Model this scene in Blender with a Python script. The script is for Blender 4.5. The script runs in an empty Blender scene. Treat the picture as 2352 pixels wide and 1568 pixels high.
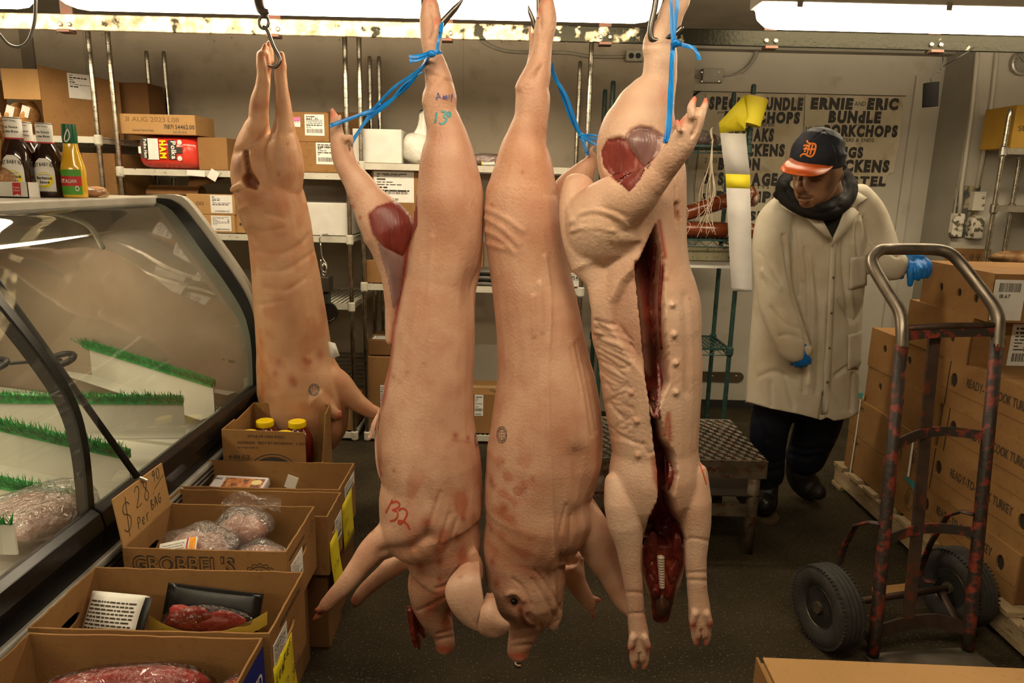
import bpy, bmesh, math, random
import numpy as np
from mathutils import Vector as V, Matrix
from mathutils.bvhtree import BVHTree
random.seed(7); rng = np.random.default_rng(7)
SC = bpy.context.scene; COL = SC.collection; R = math.radians; PI = math.pi
# ---------------------------------------------------------------- camera
F = 1640.0; PITCH = R(12.5); ROLL = R(1.35); EYE = V((0, 0, 1.55))
_f = V((0, math.cos(PITCH), -math.sin(PITCH))); _r0 = V((1, 0, 0)); _u0 = V((0, math.sin(PITCH), math.cos(PITCH)))
_r = _r0*math.cos(ROLL) + _u0*math.sin(ROLL); _u = _u0*math.cos(ROLL) - _r0*math.sin(ROLL)
cd = bpy.data.cameras.new('camera'); cam = bpy.data.objects.new('camera', cd); COL.objects.link(cam)
cd.sensor_width = 36; cd.lens = F/2352*36; cd.clip_start = .05
cam.matrix_world = Matrix(((_r.x, _u.x, -_f.x, EYE.x), (_r.y, _u.y, -_f.y, EYE.y), (_r.z, _u.z, -_f.z, EYE.z), (0, 0, 0, 1)))
SC.camera = cam
# ---------------------------------------------------------------- world, exposure
SC.view_settings.view_transform = 'Standard'; SC.view_settings.look = 'None'
SC.view_settings.gamma = 1; SC.view_settings.exposure = 0.68; SC.view_settings.use_curve_mapping = False
w = bpy.data.worlds.new('world'); SC.world = w; w.use_nodes = True
w.node_tree.nodes['Background'].inputs[0].default_value = (.9, .7, .45, 1)
w.node_tree.nodes['Background'].inputs[1].default_value = 0.0
SC.cycles.max_bounces = 8; SC.cycles.diffuse_bounces = 3; SC.cycles.glossy_bounces = 4; SC.cycles.transmission_bounces = 6; SC.cycles.transparent_max_bounces = 12
SC.cycles.use_denoising = True; SC.cycles.sample_clamp_indirect = 6
SC.cycles.caustics_reflective = False; SC.cycles.caustics_refractive = False
LAMP_STRENGTH = 15.0; LAMP_COLOR = (1.0, .83, .58)
# ---------------------------------------------------------------- pixel <-> place
def ray(px, py): return (_f*F + _r*(px-1176) + _u*(784-py)).normalized()
def at(px, py, Y): d = ray(px, py); return EYE + d*(Y/d.y)
def atz(px, py, Z): d = ray(px, py); return EYE + d*((Z-EYE.z)/d.z)
def atx(px, py, X): d = ray(px, py); return EYE + d*(X/d.x)
def mpp(Y, py=784, px=1176):                       # metres per photo pixel at a depth
    return (at(px, py, Y)-EYE).dot(_f)/F
def topx(P):
    P = np.asarray(P, float) - np.array(EYE); fw = P @ np.array(_f)
    return np.stack([1176 + F*(P @ np.array(_r))/fw, 784 - F*(P @ np.array(_u))/fw], 1)
# ---------------------------------------------------------------- object bookkeeping
MW = {}
def tag(o, label=None, cat=None, group=None, kind=None):
    if label: o['label'] = label
    if cat: o['category'] = cat
    if group: o['group'] = group
    if kind: o['kind'] = kind
    return o
def thing(name, label, cat, loc=(0, 0, 0), rz=0, group=None):
    o = bpy.data.objects.new(name, None); COL.objects.link(o); o.empty_display_size = .05
    o.location = loc; o.rotation_euler = (0, 0, rz)
    MW[o.name] = Matrix.Translation(V(loc)) @ Matrix.Rotation(rz, 4, 'Z')
    return tag(o, label, cat, group)
def copy_tree(o, parent=None):
    c = o.copy(); COL.objects.link(c); MW[c.name] = MW[o.name].copy()
    if parent: c.parent = parent
    for ch in o.children: copy_tree(ch, c)
    return c
class MB:
    def __init__(s): s.v = []; s.f = []; s.m = []
    def add(s, v, f, mi=0):
        n = len(s.v); s.v += [V(p) for p in v]; s.f += [tuple(i+n for i in q) for q in f]; s.m += [mi]*len(f); return s
    def box(s, c, d, mi=0, rot=None):
        c = V(c); o = []
        for z in (-1, 1):
            for x, y in ((-1, -1), (1, -1), (1, 1), (-1, 1)):
                p = V((x*d[0]/2, y*d[1]/2, z*d[2]/2)); o.append(c + (rot @ p if rot else p))
        return s.add(o, [(3, 2, 1, 0), (4, 5, 6, 7), (0, 1, 5, 4), (1, 2, 6, 5), (2, 3, 7, 6), (3, 0, 4, 7)], mi)
    def span(s, a, b, mi=0):
        return s.box([(a[i]+b[i])/2 for i in range(3)], [abs(b[i]-a[i]) for i in range(3)], mi)
    def quad(s, p, mi=0): return s.add(p, [tuple(range(len(p)))], mi)
    def loft(s, rings, mi=0, caps=True, closed=True):
        n = len(rings[0]); v = [p for r in rings for p in r]; f = []
        for i in range(len(rings)-1):
            for j in range(n if closed else n-1):
                k = (j+1) % n; f.append((i*n+j, i*n+k, (i+1)*n+k, (i+1)*n+j))
        if caps and closed: f += [tuple(range(n-1, -1, -1)), tuple((len(rings)-1)*n+j for j in range(n))]
        return s.add(v, f, mi)
    def tube(s, pts, r, seg=10, mi=0, smooth=0, flat=None):
        pts = [V(p) for p in pts]
        rs = list(r) if hasattr(r, '__len__') else [r]*len(pts)
        if smooth: pts, rs = spline(pts, rs, smooth)
        t = [(pts[min(i+1, len(pts)-1)]-pts[max(i-1, 0)]).normalized() for i in range(len(pts))]
        a = V((0, 0, 1)) if abs(t[0].z) < .9 else V((1, 0, 0)); nx = t[0].cross(a).normalized(); rings = []
        for i, p in enumerate(pts):
            nx = (nx - t[i]*nx.dot(t[i])).normalized(); ny = t[i].cross(nx); fl = flat or 1
            rings.append([p + nx*math.cos(2*PI*k/seg)*rs[i] + ny*math.sin(2*PI*k/seg)*rs[i]*fl for k in range(seg)])
        return s.loft(rings, mi)
    def lathe(s, prof, o, seg=24, mi=0, ax=None, sx=1, sy=1):
        o = V(o); q = V((0, 0, 1)).rotation_difference(V(ax)) if ax else None; rings = []
        for r_, z in prof:
            ring = [V((r_*sx*math.cos(2*PI*k/seg), r_*sy*math.sin(2*PI*k/seg), z)) for k in range(seg)]
            rings.append([o + (q @ p if q else p) for p in ring])
        return s.loft(rings, mi)
    def ball(s, c, r, seg=16, mi=0, rot=None):
        c = V(c); r = r if hasattr(r, '__len__') else (r, r, r); rings = []
        for i in range(seg//2+1):
            a = -PI/2 + PI*(.02 + .96*i/(seg//2)); ring = []
            for k in range(seg):
                p = V((r[0]*math.cos(a)*math.cos(2*PI*k/seg), r[1]*math.cos(a)*math.sin(2*PI*k/seg), r[2]*math.sin(a)))
                ring.append(c + (rot @ p if rot else p))
            rings.append(ring)
        return s.loft(rings, mi)
    def plate(s, outer, holes, th, O, U, W, mi=0):      # flat sheet with holes; outer/holes in (u, w) metres, thickness towards U x W
        bm = bmesh.new(); N = V(U).cross(V(W)).normalized(); O = V(O); es = []
        for lp in [outer]+list(holes):
            vs = [bm.verts.new(O + V(U)*a + V(W)*b) for a, b in lp]
            es += [bm.edges.new((vs[i], vs[(i+1) % len(vs)])) for i in range(len(vs))]
        bmesh.ops.triangle_fill(bm, use_beauty=True, use_dissolve=False, edges=es)
        fs = bm.faces[:]
        for f in fs:
            f.normal_update()
            if f.normal.dot(N) > 0: f.normal_flip()
        g = bmesh.ops.extrude_face_region(bm, geom=fs, use_keep_orig=True)
        for e in g['geom']:
            if isinstance(e, bmesh.types.BMVert): e.co += N*th
        bmesh.ops.recalc_face_normals(bm, faces=bm.faces[:]); bm.verts.index_update()
        s.add([v.co.copy() for v in bm.verts], [tuple(v.index for v in f.verts) for f in bm.faces], mi); bm.free(); return s
    def build(s, name, mats, parent=None, smooth=False, bevel=0, auto=None):
        me = bpy.data.meshes.new(name); inv = MW[parent.name].inverted() if parent else None
        me.from_pydata([tuple(inv @ p) if inv else tuple(p) for p in s.v], [], s.f)
        for m in (mats if isinstance(mats, (list, tuple)) else [mats]): me.materials.append(m)
        me.polygons.foreach_set('material_index', s.m)
        if smooth: me.polygons.foreach_set('use_smooth', [True]*len(s.f))
        me.update()
        if smooth and auto: me.set_sharp_from_angle(angle=R(auto))
        o = bpy.data.objects.new(name, me); COL.objects.link(o)
        if parent: o.parent = parent
        MW[o.name] = MW[parent.name].copy() if parent else Matrix.Identity(4)
        if bevel:
            b = o.modifiers.new('bevel', 'BEVEL'); b.width = bevel; b.segments = 2; b.limit_method = 'ANGLE'
        return o
def spline(pts, rs, n):
    P = [V(p) for p in pts]; out = []; ro = []
    for i in range(len(P)-1):
        a, b, c, d = P[max(i-1, 0)], P[i], P[i+1], P[min(i+2, len(P)-1)]
        for k in range(n):
            t = k/n; out.append(.5*((2*b) + (c-a)*t + (2*a-5*b+4*c-d)*t*t + (3*b-a-3*c+d)*t**3)); ro.append(rs[i]*(1-t)+rs[i+1]*t)
    return out+[P[-1]], ro+[rs[-1]]
def structure(name, mb, m, **k): return tag(mb.build(name, m, **k), kind='structure')
# ---------------------------------------------------------------- materials
MATS = {}
def mat(name, c1, c2=None, rough=.6, metal=0, scale=8, detail=5, bump=0, bscale=60, spec=.5, lo=.35, hi=.65, xmask=None, coords='Object', stretch=None, attr=None, c3=None, s3=30, t3=(.6, .7), coat=0, emit=None, trans=0, alpha=1, r2=None):
    if name in MATS: return MATS[name]
    m = bpy.data.materials.new(name); m.use_nodes = True; nt = m.node_tree; N = nt.nodes; L = nt.links; b = N['Principled BSDF']; MATS[name] = m
    tc = N.new('ShaderNodeTexCoord'); src = tc.outputs[coords]
    if stretch:
        mp = N.new('ShaderNodeMapping'); mp.inputs['Scale'].default_value = stretch; L.new(src, mp.inputs[0]); src = mp.outputs[0]
    def noise(sc, de=detail):
        n = N.new('ShaderNodeTexNoise'); n.inputs['Scale'].default_value = sc; n.inputs['Detail'].default_value = de; L.new(src, n.inputs['Vector']); return n.outputs['Fac']
    def ramp(fac, a, c, ca=(0, 0, 0, 1), cc=(1, 1, 1, 1)):
        r_ = N.new('ShaderNodeValToRGB'); r_.color_ramp.elements[0].position = a; r_.color_ramp.elements[1].position = c
        r_.color_ramp.elements[0].color = ca; r_.color_ramp.elements[1].color = cc; L.new(fac, r_.inputs[0]); return r_
    def mix(fac, a, c, mode='MIX'):
        x = N.new('ShaderNodeMix'); x.data_type = 'RGBA'; x.blend_type = mode
        for sck, val in ((0, fac), (6, a), (7, c)):
            if hasattr(val, 'is_linked'): L.new(val, x.inputs[sck])
            else: x.inputs[sck].default_value = val
        return x.outputs[2]
    c4 = lambda c: (*c, 1)
    col = None
    if c2: col = ramp(noise(scale), lo, hi, c4(c1), c4(c2)).outputs[0]
    if c3:
        nf = noise(s3, 6)
        if xmask:                                          # wear that grows along the object (position in metres)
            sx = N.new('ShaderNodeSeparateXYZ'); L.new(tc.outputs['Object'], sx.inputs[0]); mr = N.new('ShaderNodeMapRange'); mr.inputs[1].default_value, mr.inputs[2].default_value, mr.inputs[3].default_value, mr.inputs[4].default_value = xmask
            L.new(sx.outputs[0], mr.inputs[0]); ad = N.new('ShaderNodeMath'); ad.operation = 'ADD'; L.new(nf, ad.inputs[0]); L.new(mr.outputs[0], ad.inputs[1]); nf = ad.outputs[0]
        f3 = ramp(nf, *t3).outputs[0]; col = mix(f3, col if col else c4(c1), c4(c3))
    if attr:
        a = N.new('ShaderNodeAttribute'); a.attribute_name = attr
        col = mix(1.0, a.outputs['Color'], col, 'MULTIPLY') if col else a.outputs['Color']
    if col: L.new(col, b.inputs['Base Color'])
    else: b.inputs['Base Color'].default_value = c4(c1)
    b.inputs['Roughness'].default_value = rough; b.inputs['Metallic'].default_value = metal; b.inputs['Specular IOR Level'].default_value = spec
    if r2 is not None:
        rr = N.new('ShaderNodeMapRange'); L.new(noise(scale*1.7), rr.inputs[0]); rr.inputs[1].default_value = .35; rr.inputs[2].default_value = .65; rr.inputs[3].default_value = rough; rr.inputs[4].default_value = r2; L.new(rr.outputs[0], b.inputs['Roughness'])
    if coat: b.inputs['Coat Weight'].default_value = coat; b.inputs['Coat Roughness'].default_value = .15
    if trans: b.inputs['Transmission Weight'].default_value = trans
    if alpha < 1: b.inputs['Alpha'].default_value = alpha
    if emit: b.inputs['Emission Color'].default_value = c4(emit[0]); b.inputs['Emission Strength'].default_value = emit[1]
    if bump:
        bp = N.new('ShaderNodeBump'); bp.inputs['Strength'].default_value = bump; bp.inputs['Distance'].default_value = .01
        L.new(noise(bscale, 4), bp.inputs['Height']); L.new(bp.outputs[0], b.inputs['Normal'])
    return m
def clear(name, tint=(1, 1, 1), refl=.06, haze=0.0, hcol=(.8, .8, .8), rough=.03, bump=0, bscale=40):   # glass sheet or wrapping film: see-through, mirrors more at grazing angles
    if name in MATS: return MATS[name]
    m = bpy.data.materials.new(name); m.use_nodes = True; nt = m.node_tree; N = nt.nodes; L = nt.links; N.remove(N['Principled BSDF']); MATS[name] = m
    t = N.new('ShaderNodeBsdfTransparent'); t.inputs[0].default_value = (*tint, 1)
    g = N.new('ShaderNodeBsdfGlossy'); g.inputs['Roughness'].default_value = rough
    lw = N.new('ShaderNodeLayerWeight'); lw.inputs[0].default_value = .35
    mr = N.new('ShaderNodeMapRange'); mr.inputs[3].default_value = refl; mr.inputs[4].default_value = .75; L.new(lw.outputs['Fresnel'], mr.inputs[0])
    last = t.outputs[0]
    if haze:
        d = N.new('ShaderNodeBsdfDiffuse'); d.inputs[0].default_value = (*hcol, 1); x = N.new('ShaderNodeMixShader'); x.inputs[0].default_value = haze
        L.new(last, x.inputs[1]); L.new(d.outputs[0], x.inputs[2]); last = x.outputs[0]
    x = N.new('ShaderNodeMixShader'); L.new(mr.outputs[0], x.inputs[0]); L.new(last, x.inputs[1]); L.new(g.outputs[0], x.inputs[2])
    if bump:
        tc = N.new('ShaderNodeTexCoord'); n = N.new('ShaderNodeTexNoise'); n.inputs['Scale'].default_value = bscale; n.inputs['Detail'].default_value = 3; n.inputs['Distortion'].default_value = 1.5; L.new(tc.outputs['Object'], n.inputs[0])
        bp = N.new('ShaderNodeBump'); bp.inputs['Strength'].default_value = bump; bp.inputs['Distance'].default_value = .02; L.new(n.outputs[0], bp.inputs['Height']); L.new(bp.outputs[0], g.inputs['Normal'])
        L.new(bp.outputs[0], lw.inputs['Normal'])
    L.new(x.outputs[0], N['Material Output'].inputs[0]); return m
m_board = mat('cardboard', (.255, .130, .044), (.305, .163, .058), rough=.8, scale=5, bump=.12, bscale=160, c3=(.225, .112, .038), s3=40, t3=(.55, .75), spec=.25)
m_board_l = mat('cardboard_light', (.38, .215, .08), (.44, .255, .10), rough=.8, scale=4, bump=.1, bscale=120, c3=(.35, .195, .07), s3=60, t3=(.6, .75), spec=.25)
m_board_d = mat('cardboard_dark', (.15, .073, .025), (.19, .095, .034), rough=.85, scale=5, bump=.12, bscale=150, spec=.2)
m_edge = mat('cardboard_edge', (.50, .30, .12), (.34, .18, .07), rough=.9, scale=220, bump=.4, bscale=260)
m_black = mat('black_plastic', (.008, .0075, .007), (.013, .012, .011), rough=.5, scale=20, spec=.3)
m_blackg = mat('black_gloss', (.006, .006, .006), (.010, .009, .008), rough=.24, scale=60, c3=(.05, .045, .04), s3=170, t3=(.66, .74), spec=.35)
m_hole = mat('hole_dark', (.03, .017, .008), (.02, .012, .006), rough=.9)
m_print = mat('print_ink', (.035, .025, .018), (.05, .035, .02), rough=.7, scale=60)
m_white = mat('white_paper', (.72, .70, .64), (.66, .63, .56), rough=.75, scale=12)
m_label = mat('label_paper', (.80, .78, .73), (.74, .72, .66), rough=.6, scale=20)
m_wmetal = mat('white_shelf_paint', (.50, .47, .38), (.60, .57, .47), rough=.5, scale=10, c3=(.20, .14, .08), s3=35, t3=(.62, .72), bump=.1)
m_galv = mat('galvanized', (.30, .27, .20), (.62, .56, .42), rough=.32, metal=.9, scale=26, c3=(.10, .08, .05), s3=50, t3=(.58, .7), bump=.1, bscale=80)
m_post = mat('post_chrome', (.32, .29, .24), (.55, .51, .43), rough=.22, metal=1, scale=30, c3=(.12, .09, .06), s3=60, t3=(.6, .72))
m_steel = mat('steel', (.42, .39, .34), (.52, .49, .44), rough=.25, metal=1, scale=20, r2=.4)
m_hook = mat('hook_steel', (.13, .12, .105), (.20, .185, .16), rough=.32, metal=.95, scale=20)
m_green = mat('green_epoxy', (.018, .05, .042), (.03, .075, .06), rough=.4, scale=30, c3=(.09, .08, .06), s3=60, t3=(.66, .74))
m_blue = mat('blue_strap', (.0, .16, .55), (.005, .25, .72), rough=.35, scale=60, stretch=(1, 1, .15))
m_red = mat('red_ink', (.62, .05, .02), (.45, .06, .03), rough=.6, scale=80)
m_yel = mat('yellow_paper', (.80, .68, .02), (.74, .60, .02), rough=.6, scale=12, bump=.1, bscale=25)
m_rust = mat('stool_steel', (.10, .075, .05), (.19, .15, .105), rough=.6, metal=.4, scale=14, c3=(.11, .04, .015), s3=26, t3=(.52, .62), bump=.25, bscale=70)
# ---------------------------------------------------------------- lettering
_tc = {}
def glyph(ch, off=0.0):
    k = (ch, off)
    if k not in _tc:
        cu = bpy.data.curves.new('t', 'FONT'); cu.body = ch; cu.size = 1; cu.offset = off; cu.resolution_u = 3; cu.fill_mode = 'FRONT'
        ob = bpy.data.objects.new('t', cu); me = ob.to_mesh()
        vs = [v.co.copy() for v in me.vertices]; fs = [tuple(p.vertices) for p in me.polygons]
        if off: a0, b0 = glyph(ch)[2]; vs = [V((min(max(v.x, a0-off*1.2), b0+off*1.2), v.y, v.z)) for v in vs]
        xs = [v.x for v in vs]; _tc[k] = (vs, fs, (min(xs), max(xs)) if xs else (0, .28)); ob.to_mesh_clear(); bpy.data.objects.remove(ob); bpy.data.curves.remove(cu)
    return _tc[k]
def lettering(mb, s, O, U, W, h, width=None, bold=.0, jit=0, mi=0, gap=.07, slant=0, align='l', arc=0):
    """write s on the plane U (right) / W (up) from O; cap height h; optional total width, jitter, arc (height in cap heights)"""
    O, U, W = V(O), V(U).normalized(), V(W).normalized(); N = U.cross(W); x = 0; items = []
    for ch in s:
        if ch == ' ': x += .3; continue
        vs, fs, (a, b) = glyph(ch, bold); items.append((vs, fs, a, x, b-a)); x += b-a+gap-(.09 if ch in 'RK' else 0)
    tot = max(x-gap, .01); k = h/.70; sx = (width/tot) if width else k
    ofs = -tot*sx/2 if align == 'c' else 0
    for vs, fs, a, x0, wd in items:
        an = random.uniform(-jit, jit)*.5; dy = random.uniform(-jit, jit)*.06; sc = 1+random.uniform(-jit, jit)*.25
        t = (x0+wd/2)/tot*2-1; dyA = arc*h*(1-t*t); sl = -2*t*arc*h/(tot*sx/2) if arc else 0; out = []
        for p in vs:
            lx, ly = (p.x-a-wd/2), p.y-.35; lx, ly = lx*math.cos(an)-ly*math.sin(an), (lx*math.sin(an)+ly*math.cos(an))*sc
            X = ofs + (x0+wd/2+lx+slant*(ly+.35))*sx; Y = (ly+.35+dy)*k + dyA + sl*lx*sx
            out.append(O + U*X + W*Y + N*.0006)
        mb.add(out, fs, mi)
STR = {  # pen strokes for handwriting in a 1 x 1.4 cell
 '$': [[(.9, 1.1), (.6, 1.3), (.2, 1.15), (.25, .85), (.6, .7), (.85, .45), (.7, .1), (.3, .0), (.05, .2)], [(.6, 1.55), (.45, -.3)]],
 '0': [[(.5, 1.3), (.15, 1.1), (.05, .6), (.25, .05), (.6, .05), (.85, .5), (.8, 1.1), (.5, 1.3)]], '1': [[(.6, 1.4), (.4, 0)]],
 '2': [[(.1, 1.1), (.35, 1.35), (.7, 1.3), (.75, .95), (.4, .4), (.1, .1), (.4, .05), (.9, .1)]],
 '3': [[(.15, 1.3), (.8, 1.25), (.45, .8), (.85, .6), (.75, .15), (.35, 0), (.1, .15)]],
 '5': [[(.85, 1.3), (.3, 1.3), (.25, .8), (.7, .8), (.85, .4), (.5, 0), (.1, .15)]], '7': [[(.1, 1.3), (.85, 1.3), (.35, 0)]],
 '8': [[(.75, 1.15), (.45, 1.35), (.2, 1.1), (.5, .75), (.8, .35), (.5, 0), (.15, .3), (.5, .75), (.75, 1.15)]],
 '9': [[(.8, 1.2), (.45, 1.35), (.15, 1.0), (.45, .75), (.8, 1.15), (.65, .5), (.5, 0)]], '.': [[(.2, .05), (.3, .1)]],
 'A': [[(.05, 0), (.5, 1.35), (.9, 0)], [(.2, .5), (.8, .5)]], 'B': [[(.2, 0), (.25, 1.3)], [(.25, 1.3), (.7, 1.2), (.3, .75), (.85, .5), (.7, .05), (.2, 0)]],
 'G': [[(.9, 1.1), (.5, 1.3), (.1, .7), (.4, 0), (.85, .2), (.85, .6), (.55, .6)]], 'P': [[(.15, 0), (.2, 1.3), (.8, 1.25), (.75, .75), (.2, .65)]],
 'e': [[(.15, .45), (.7, .6), (.5, .95), (.15, .6), (.3, .05), (.8, .15)]], 'r': [[(.2, .9), (.25, 0)], [(.25, .6), (.5, .95), (.8, .85)]],
 'L': [[(.2, 1.3), (.1, .05), (.8, .1)]], 'O': [[(.5, 1.3), (.1, .8), (.3, .05), (.8, .3), (.8, 1.0), (.5, 1.3)]], 'I': [[(.5, 1.3), (.45, 0)]], 'N': [[(.1, 0), (.15, 1.3), (.75, .1), (.85, 1.35)]],
 'K': [[(.15, 1.3), (.1, 0)], [(.8, 1.3), (.15, .6), (.85, 0)]], 'F': [[(.85, 1.3), (.2, 1.25), (.15, 0)], [(.2, .7), (.7, .75)]], 'M': [[(.05, 0), (.2, 1.3), (.5, .4), (.8, 1.3), (.95, 0)]],
 'E': [[(.85, 1.3), (.2, 1.25), (.15, .05), (.85, .05)], [(.2, .7), (.7, .7)]], 'm': [[(.05, 0), (.1, .9), (.1, .6), (.4, .9), (.42, 0), (.45, .6), (.75, .9), (.8, 0)]], 'i': [[(.4, .9), (.4, 0)], [(.4, 1.2), (.42, 1.25)]], 'p': [[(.2, .9), (.15, -.4)], [(.2, .7), (.6, .95), (.8, .5), (.5, .1), (.2, .2)]],
}
def ribbon(mb, pts, wd, N, mi=0, sm=4):
    pts = [V(p) for p in pts]
    if sm and len(pts) > 2: pts, _ = spline(pts, [1]*len(pts), sm)
    L = []; n = len(pts)
    for i, p in enumerate(pts):
        t = (pts[min(i+1, n-1)]-pts[max(i-1, 0)]); nn = N[i] if isinstance(N, list) else N
        s_ = t.cross(nn).normalized()*wd/2; L += [p+s_, p-s_]
    mb.add(L, [(2*i, 2*i+1, 2*i+3, 2*i+2) for i in range(n-1)], mi)
def handwrite(mb, s, O, U, W, h, pen, slant=.15, mi=0, gap=.25, sq=.8):
    O, U, W = V(O), V(U).normalized(), V(W).normalized(); N = U.cross(W); x = 0; k = h/1.4
    for ch in s:
        if ch == ' ': x += .7; continue
        for st in STR[ch]: ribbon(mb, [O + U*((x+a*sq+b*slant)*k) + W*(b*k) + N*.0008 for a, b in st], pen, N, mi)
        x += sq+gap if ch not in '.1I' else .55
# ================================================================ the room
m_wall = mat('wall_cream', (.36, .30, .225), (.40, .34, .26), rough=.7, scale=3, c3=(.30, .25, .18), s3=9, t3=(.55, .8), bump=.05, bscale=300, spec=.3)
m_wallw = mat('wall_white', (.47, .43, .35), (.52, .475, .385), rough=.65, scale=3, c3=(.40, .35, .26), s3=7, t3=(.6, .8), spec=.3)
m_wallg = mat('wall_grey', (.27, .25, .20), (.31, .285, .23), rough=.65, scale=4)
m_ceil = mat('ceiling_paint', (.22, .19, .145), (.27, .235, .18), rough=.8, scale=4)
m_floor = mat('floor_concrete', (.022, .0165, .009), (.050, .038, .021), rough=.62, scale=2.3, detail=9, c3=(.16, .125, .07), s3=130, t3=(.60, .67), bump=.6, bscale=170, spec=.12, r2=.8)
WB, WRC, WR = 4.80, 4.98, 4.66                      # back wall, recessed bay, right-hand wall face
xa = at(1571, 500, WB).x; xb = at(2190, 500, WR).x
structure('floor', MB().span((-3.4, -2.2, -.06), (3.6, 5.1, 0)), m_floor)
structure('ceiling', MB().span((-3.4, -2.2, 2.5), (3.6, 5.1, 2.56)), m_ceil)
structure('wall_back', MB().span((-3.4, WB, 0), (xa, 5.1, 2.5)), m_wall)
structure('wall_bay', MB().span((xa, WRC, 0), (xb, 5.1, 2.5)), m_wallw)
structure('wall_right_face', MB().span((xb, WR, 0), (3.6, 5.1, 2.5)), m_wallw)
structure('wall_left', MB().span((-3.46, -2.2, 0), (-3.4, 5.1, 2.5)), m_wall)
structure('wall_right', MB().span((3.6, -2.2, 0), (3.66, 5.1, 2.5)), m_wallw)
structure('wall_front', MB().span((-3.4, -2.26, 0), (3.6, -2.2, 2.5)), m_wallg)
z = at(1700, 112, WRC).z
structure('trim_1', MB().span((xa, WRC-.10, z-.02), (xb, WRC, z+.06)), m_wallg)          # header ledges of the bay
structure('trim_2', MB().span((xa, WRC-.03, at(1700, 212, WRC).z), (xb-.25, WRC, at(1700, 172, WRC).z)), m_wallw)
structure('trim_3', MB().span((xb-.012, WRC-.33, 0), (xb, WRC, 2.5)), m_wallg)            # return face of the bay
structure('trim_4', MB().span((xb-.20, WRC-.02, 0), (xb-.14, WRC, 2.3)), m_wallw)
p = at(84, 250, WB); structure('trim_5', MB().span((p.x-.05, WB-.012, 0), (p.x+.03, WB, 2.5)), mat('trim_dark', (.16, .13, .09), (.2, .165, .12), rough=.6))
structure('baseboard_bay', MB().span((xa, WRC-.015, 0), (xb, WRC, .05)), mat('base_black', (.02, .018, .015), rough=.6))
mb = MB()
for x in (-2.75, -1.55, -.35): mb.span((x-.002, WB-.003, 0), (x+.002, WB, 2.5))
structure('trim_6', mb, m_wallg)
for n_, (px, py) in enumerate([(131, 76), (247, 87), (530, 88), (1151, 98), (690, 86)]): pass
mb = MB()
for px, py in [(131, 76), (235, 80), (492, 94), (532, 87), (1152, 97), (1091, 210), (780, 92)]:
    p = at(px, py, WB); mb.lathe([(0.006, 0), (.006, .003), (.003, .005)], (p.x, WB, p.z), 10, ax=(0, -1, 0))
tag(mb.build('wall_rivet', m_wallg, smooth=True), 'small round rivet heads along the top of the cream back wall', 'rivets', kind='structure')
# steel wall plate low in the bay
o = MB(); p0, p1 = at(1610, 852, WRC), at(1706, 876, WRC); cz = (p0.z+p1.z)/2; hh = .035
o.plate([(p0.x-.3, cz-hh)] + [(p1.x-hh+hh*math.sin(a), cz-hh*math.cos(a)) for a in np.linspace(0, PI, 9)] + [(p0.x-.3, cz+hh)], [], .006, (0, WRC-.006, 0), (1, 0, 0), (0, 0, 1))
for px in (1635, 1690): q = at(px, 864, WRC); o.lathe([(.012, 0), (.012, .006), (.006, .009)], (q.x, WRC-.006, q.z), 12, ax=(0, -1, 0))
tag(o.build('push_plate', mat('plate_steel', (.22, .17, .11), (.28, .22, .15), rough=.4, metal=.8)), 'rounded steel plate screwed low on the pale wall behind the green rack', 'plate')
# ---------------------------------------------------------------- overhead carcass rail (flat galvanised bar) with couplings
def rail(name, label, Yc, z0, z1, xL, xR, m, y2=None):
    y2 = Yc if y2 is None else y2; t = thing(name, label, 'rail', (0, Yc, z0))
    MB().add([(xL, Yc-.006, z0), (xR, y2-.006, z0), (xR, y2-.006, z1), (xL, Yc-.006, z1), (xL, Yc+.006, z0), (xR, y2+.006, z0), (xR, y2+.006, z1), (xL, Yc+.006, z1)],
             [(0, 1, 2, 3), (7, 6, 5, 4), (0, 4, 5, 1), (3, 2, 6, 7), (0, 3, 7, 4), (1, 5, 6, 2)]).build('bar', m, t, bevel=.004)
    return t
m_rail = mat('rail_galvanized', (.20, .165, .10), (.62, .53, .36), rough=.45, metal=.7, scale=16, detail=9, c3=(.022, .021, .015), s3=14, t3=(.52, .60), xmask=(-.5, .95, -.06, .27), bump=.25, bscale=60, spec=.05)
YR = 3.58; zr0, zr1 = at(1176, 94, YR).z, at(1176, 56, YR).z
rl = rail('overhead_rail', 'galvanised overhead rail blotched with black, running behind the hanging pigs', YR, zr0, zr1, -3.35, 3.55, m_rail)
m_clip = mat('rail_clip', (.16, .05, .03), (.10, .07, .05), rough=.6, metal=.4, scale=30)
for px in (155, 630, 1025, 1390, 1770, 2150):
    p = at(px, 90, YR); b = MB().span((p.x-.03, YR-.03, zr0-.012), (p.x+.03, YR+.03, zr0+.002)).span((p.x-.03, YR+.006, zr0), (p.x+.03, YR+.02, zr1)).span((p.x-.03, YR+.012, zr1), (p.x+.03, YR+.03, 2.5)).build('hanger_clip', m_clip, rl, bevel=.003)
    for dx in (-.022, .022): MB().lathe([(.011, 0), (.011, .007), (.006, .009)], (p.x+dx, YR-.006, zr0+.026), 6, ax=(0, -1, 0)).build('bolt', m_galv, b)
YP = 1.86
r2 = rail('overhead_rail', 'overhead meat rail carrying the three large pigs and the small pig hook', YP, 2.30, 2.37, -1.2, 1.4, m_galv, 1.86)
for x in (-.9, .4, 1.2): MB().span((x-.03, YP+.006, 2.30), (x+.03, YP+.02, 2.37)).span((x-.03, YP+.012, 2.37), (x+.03, YP+.03, 2.5)).build('hanger_clip', m_clip, r2)
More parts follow.
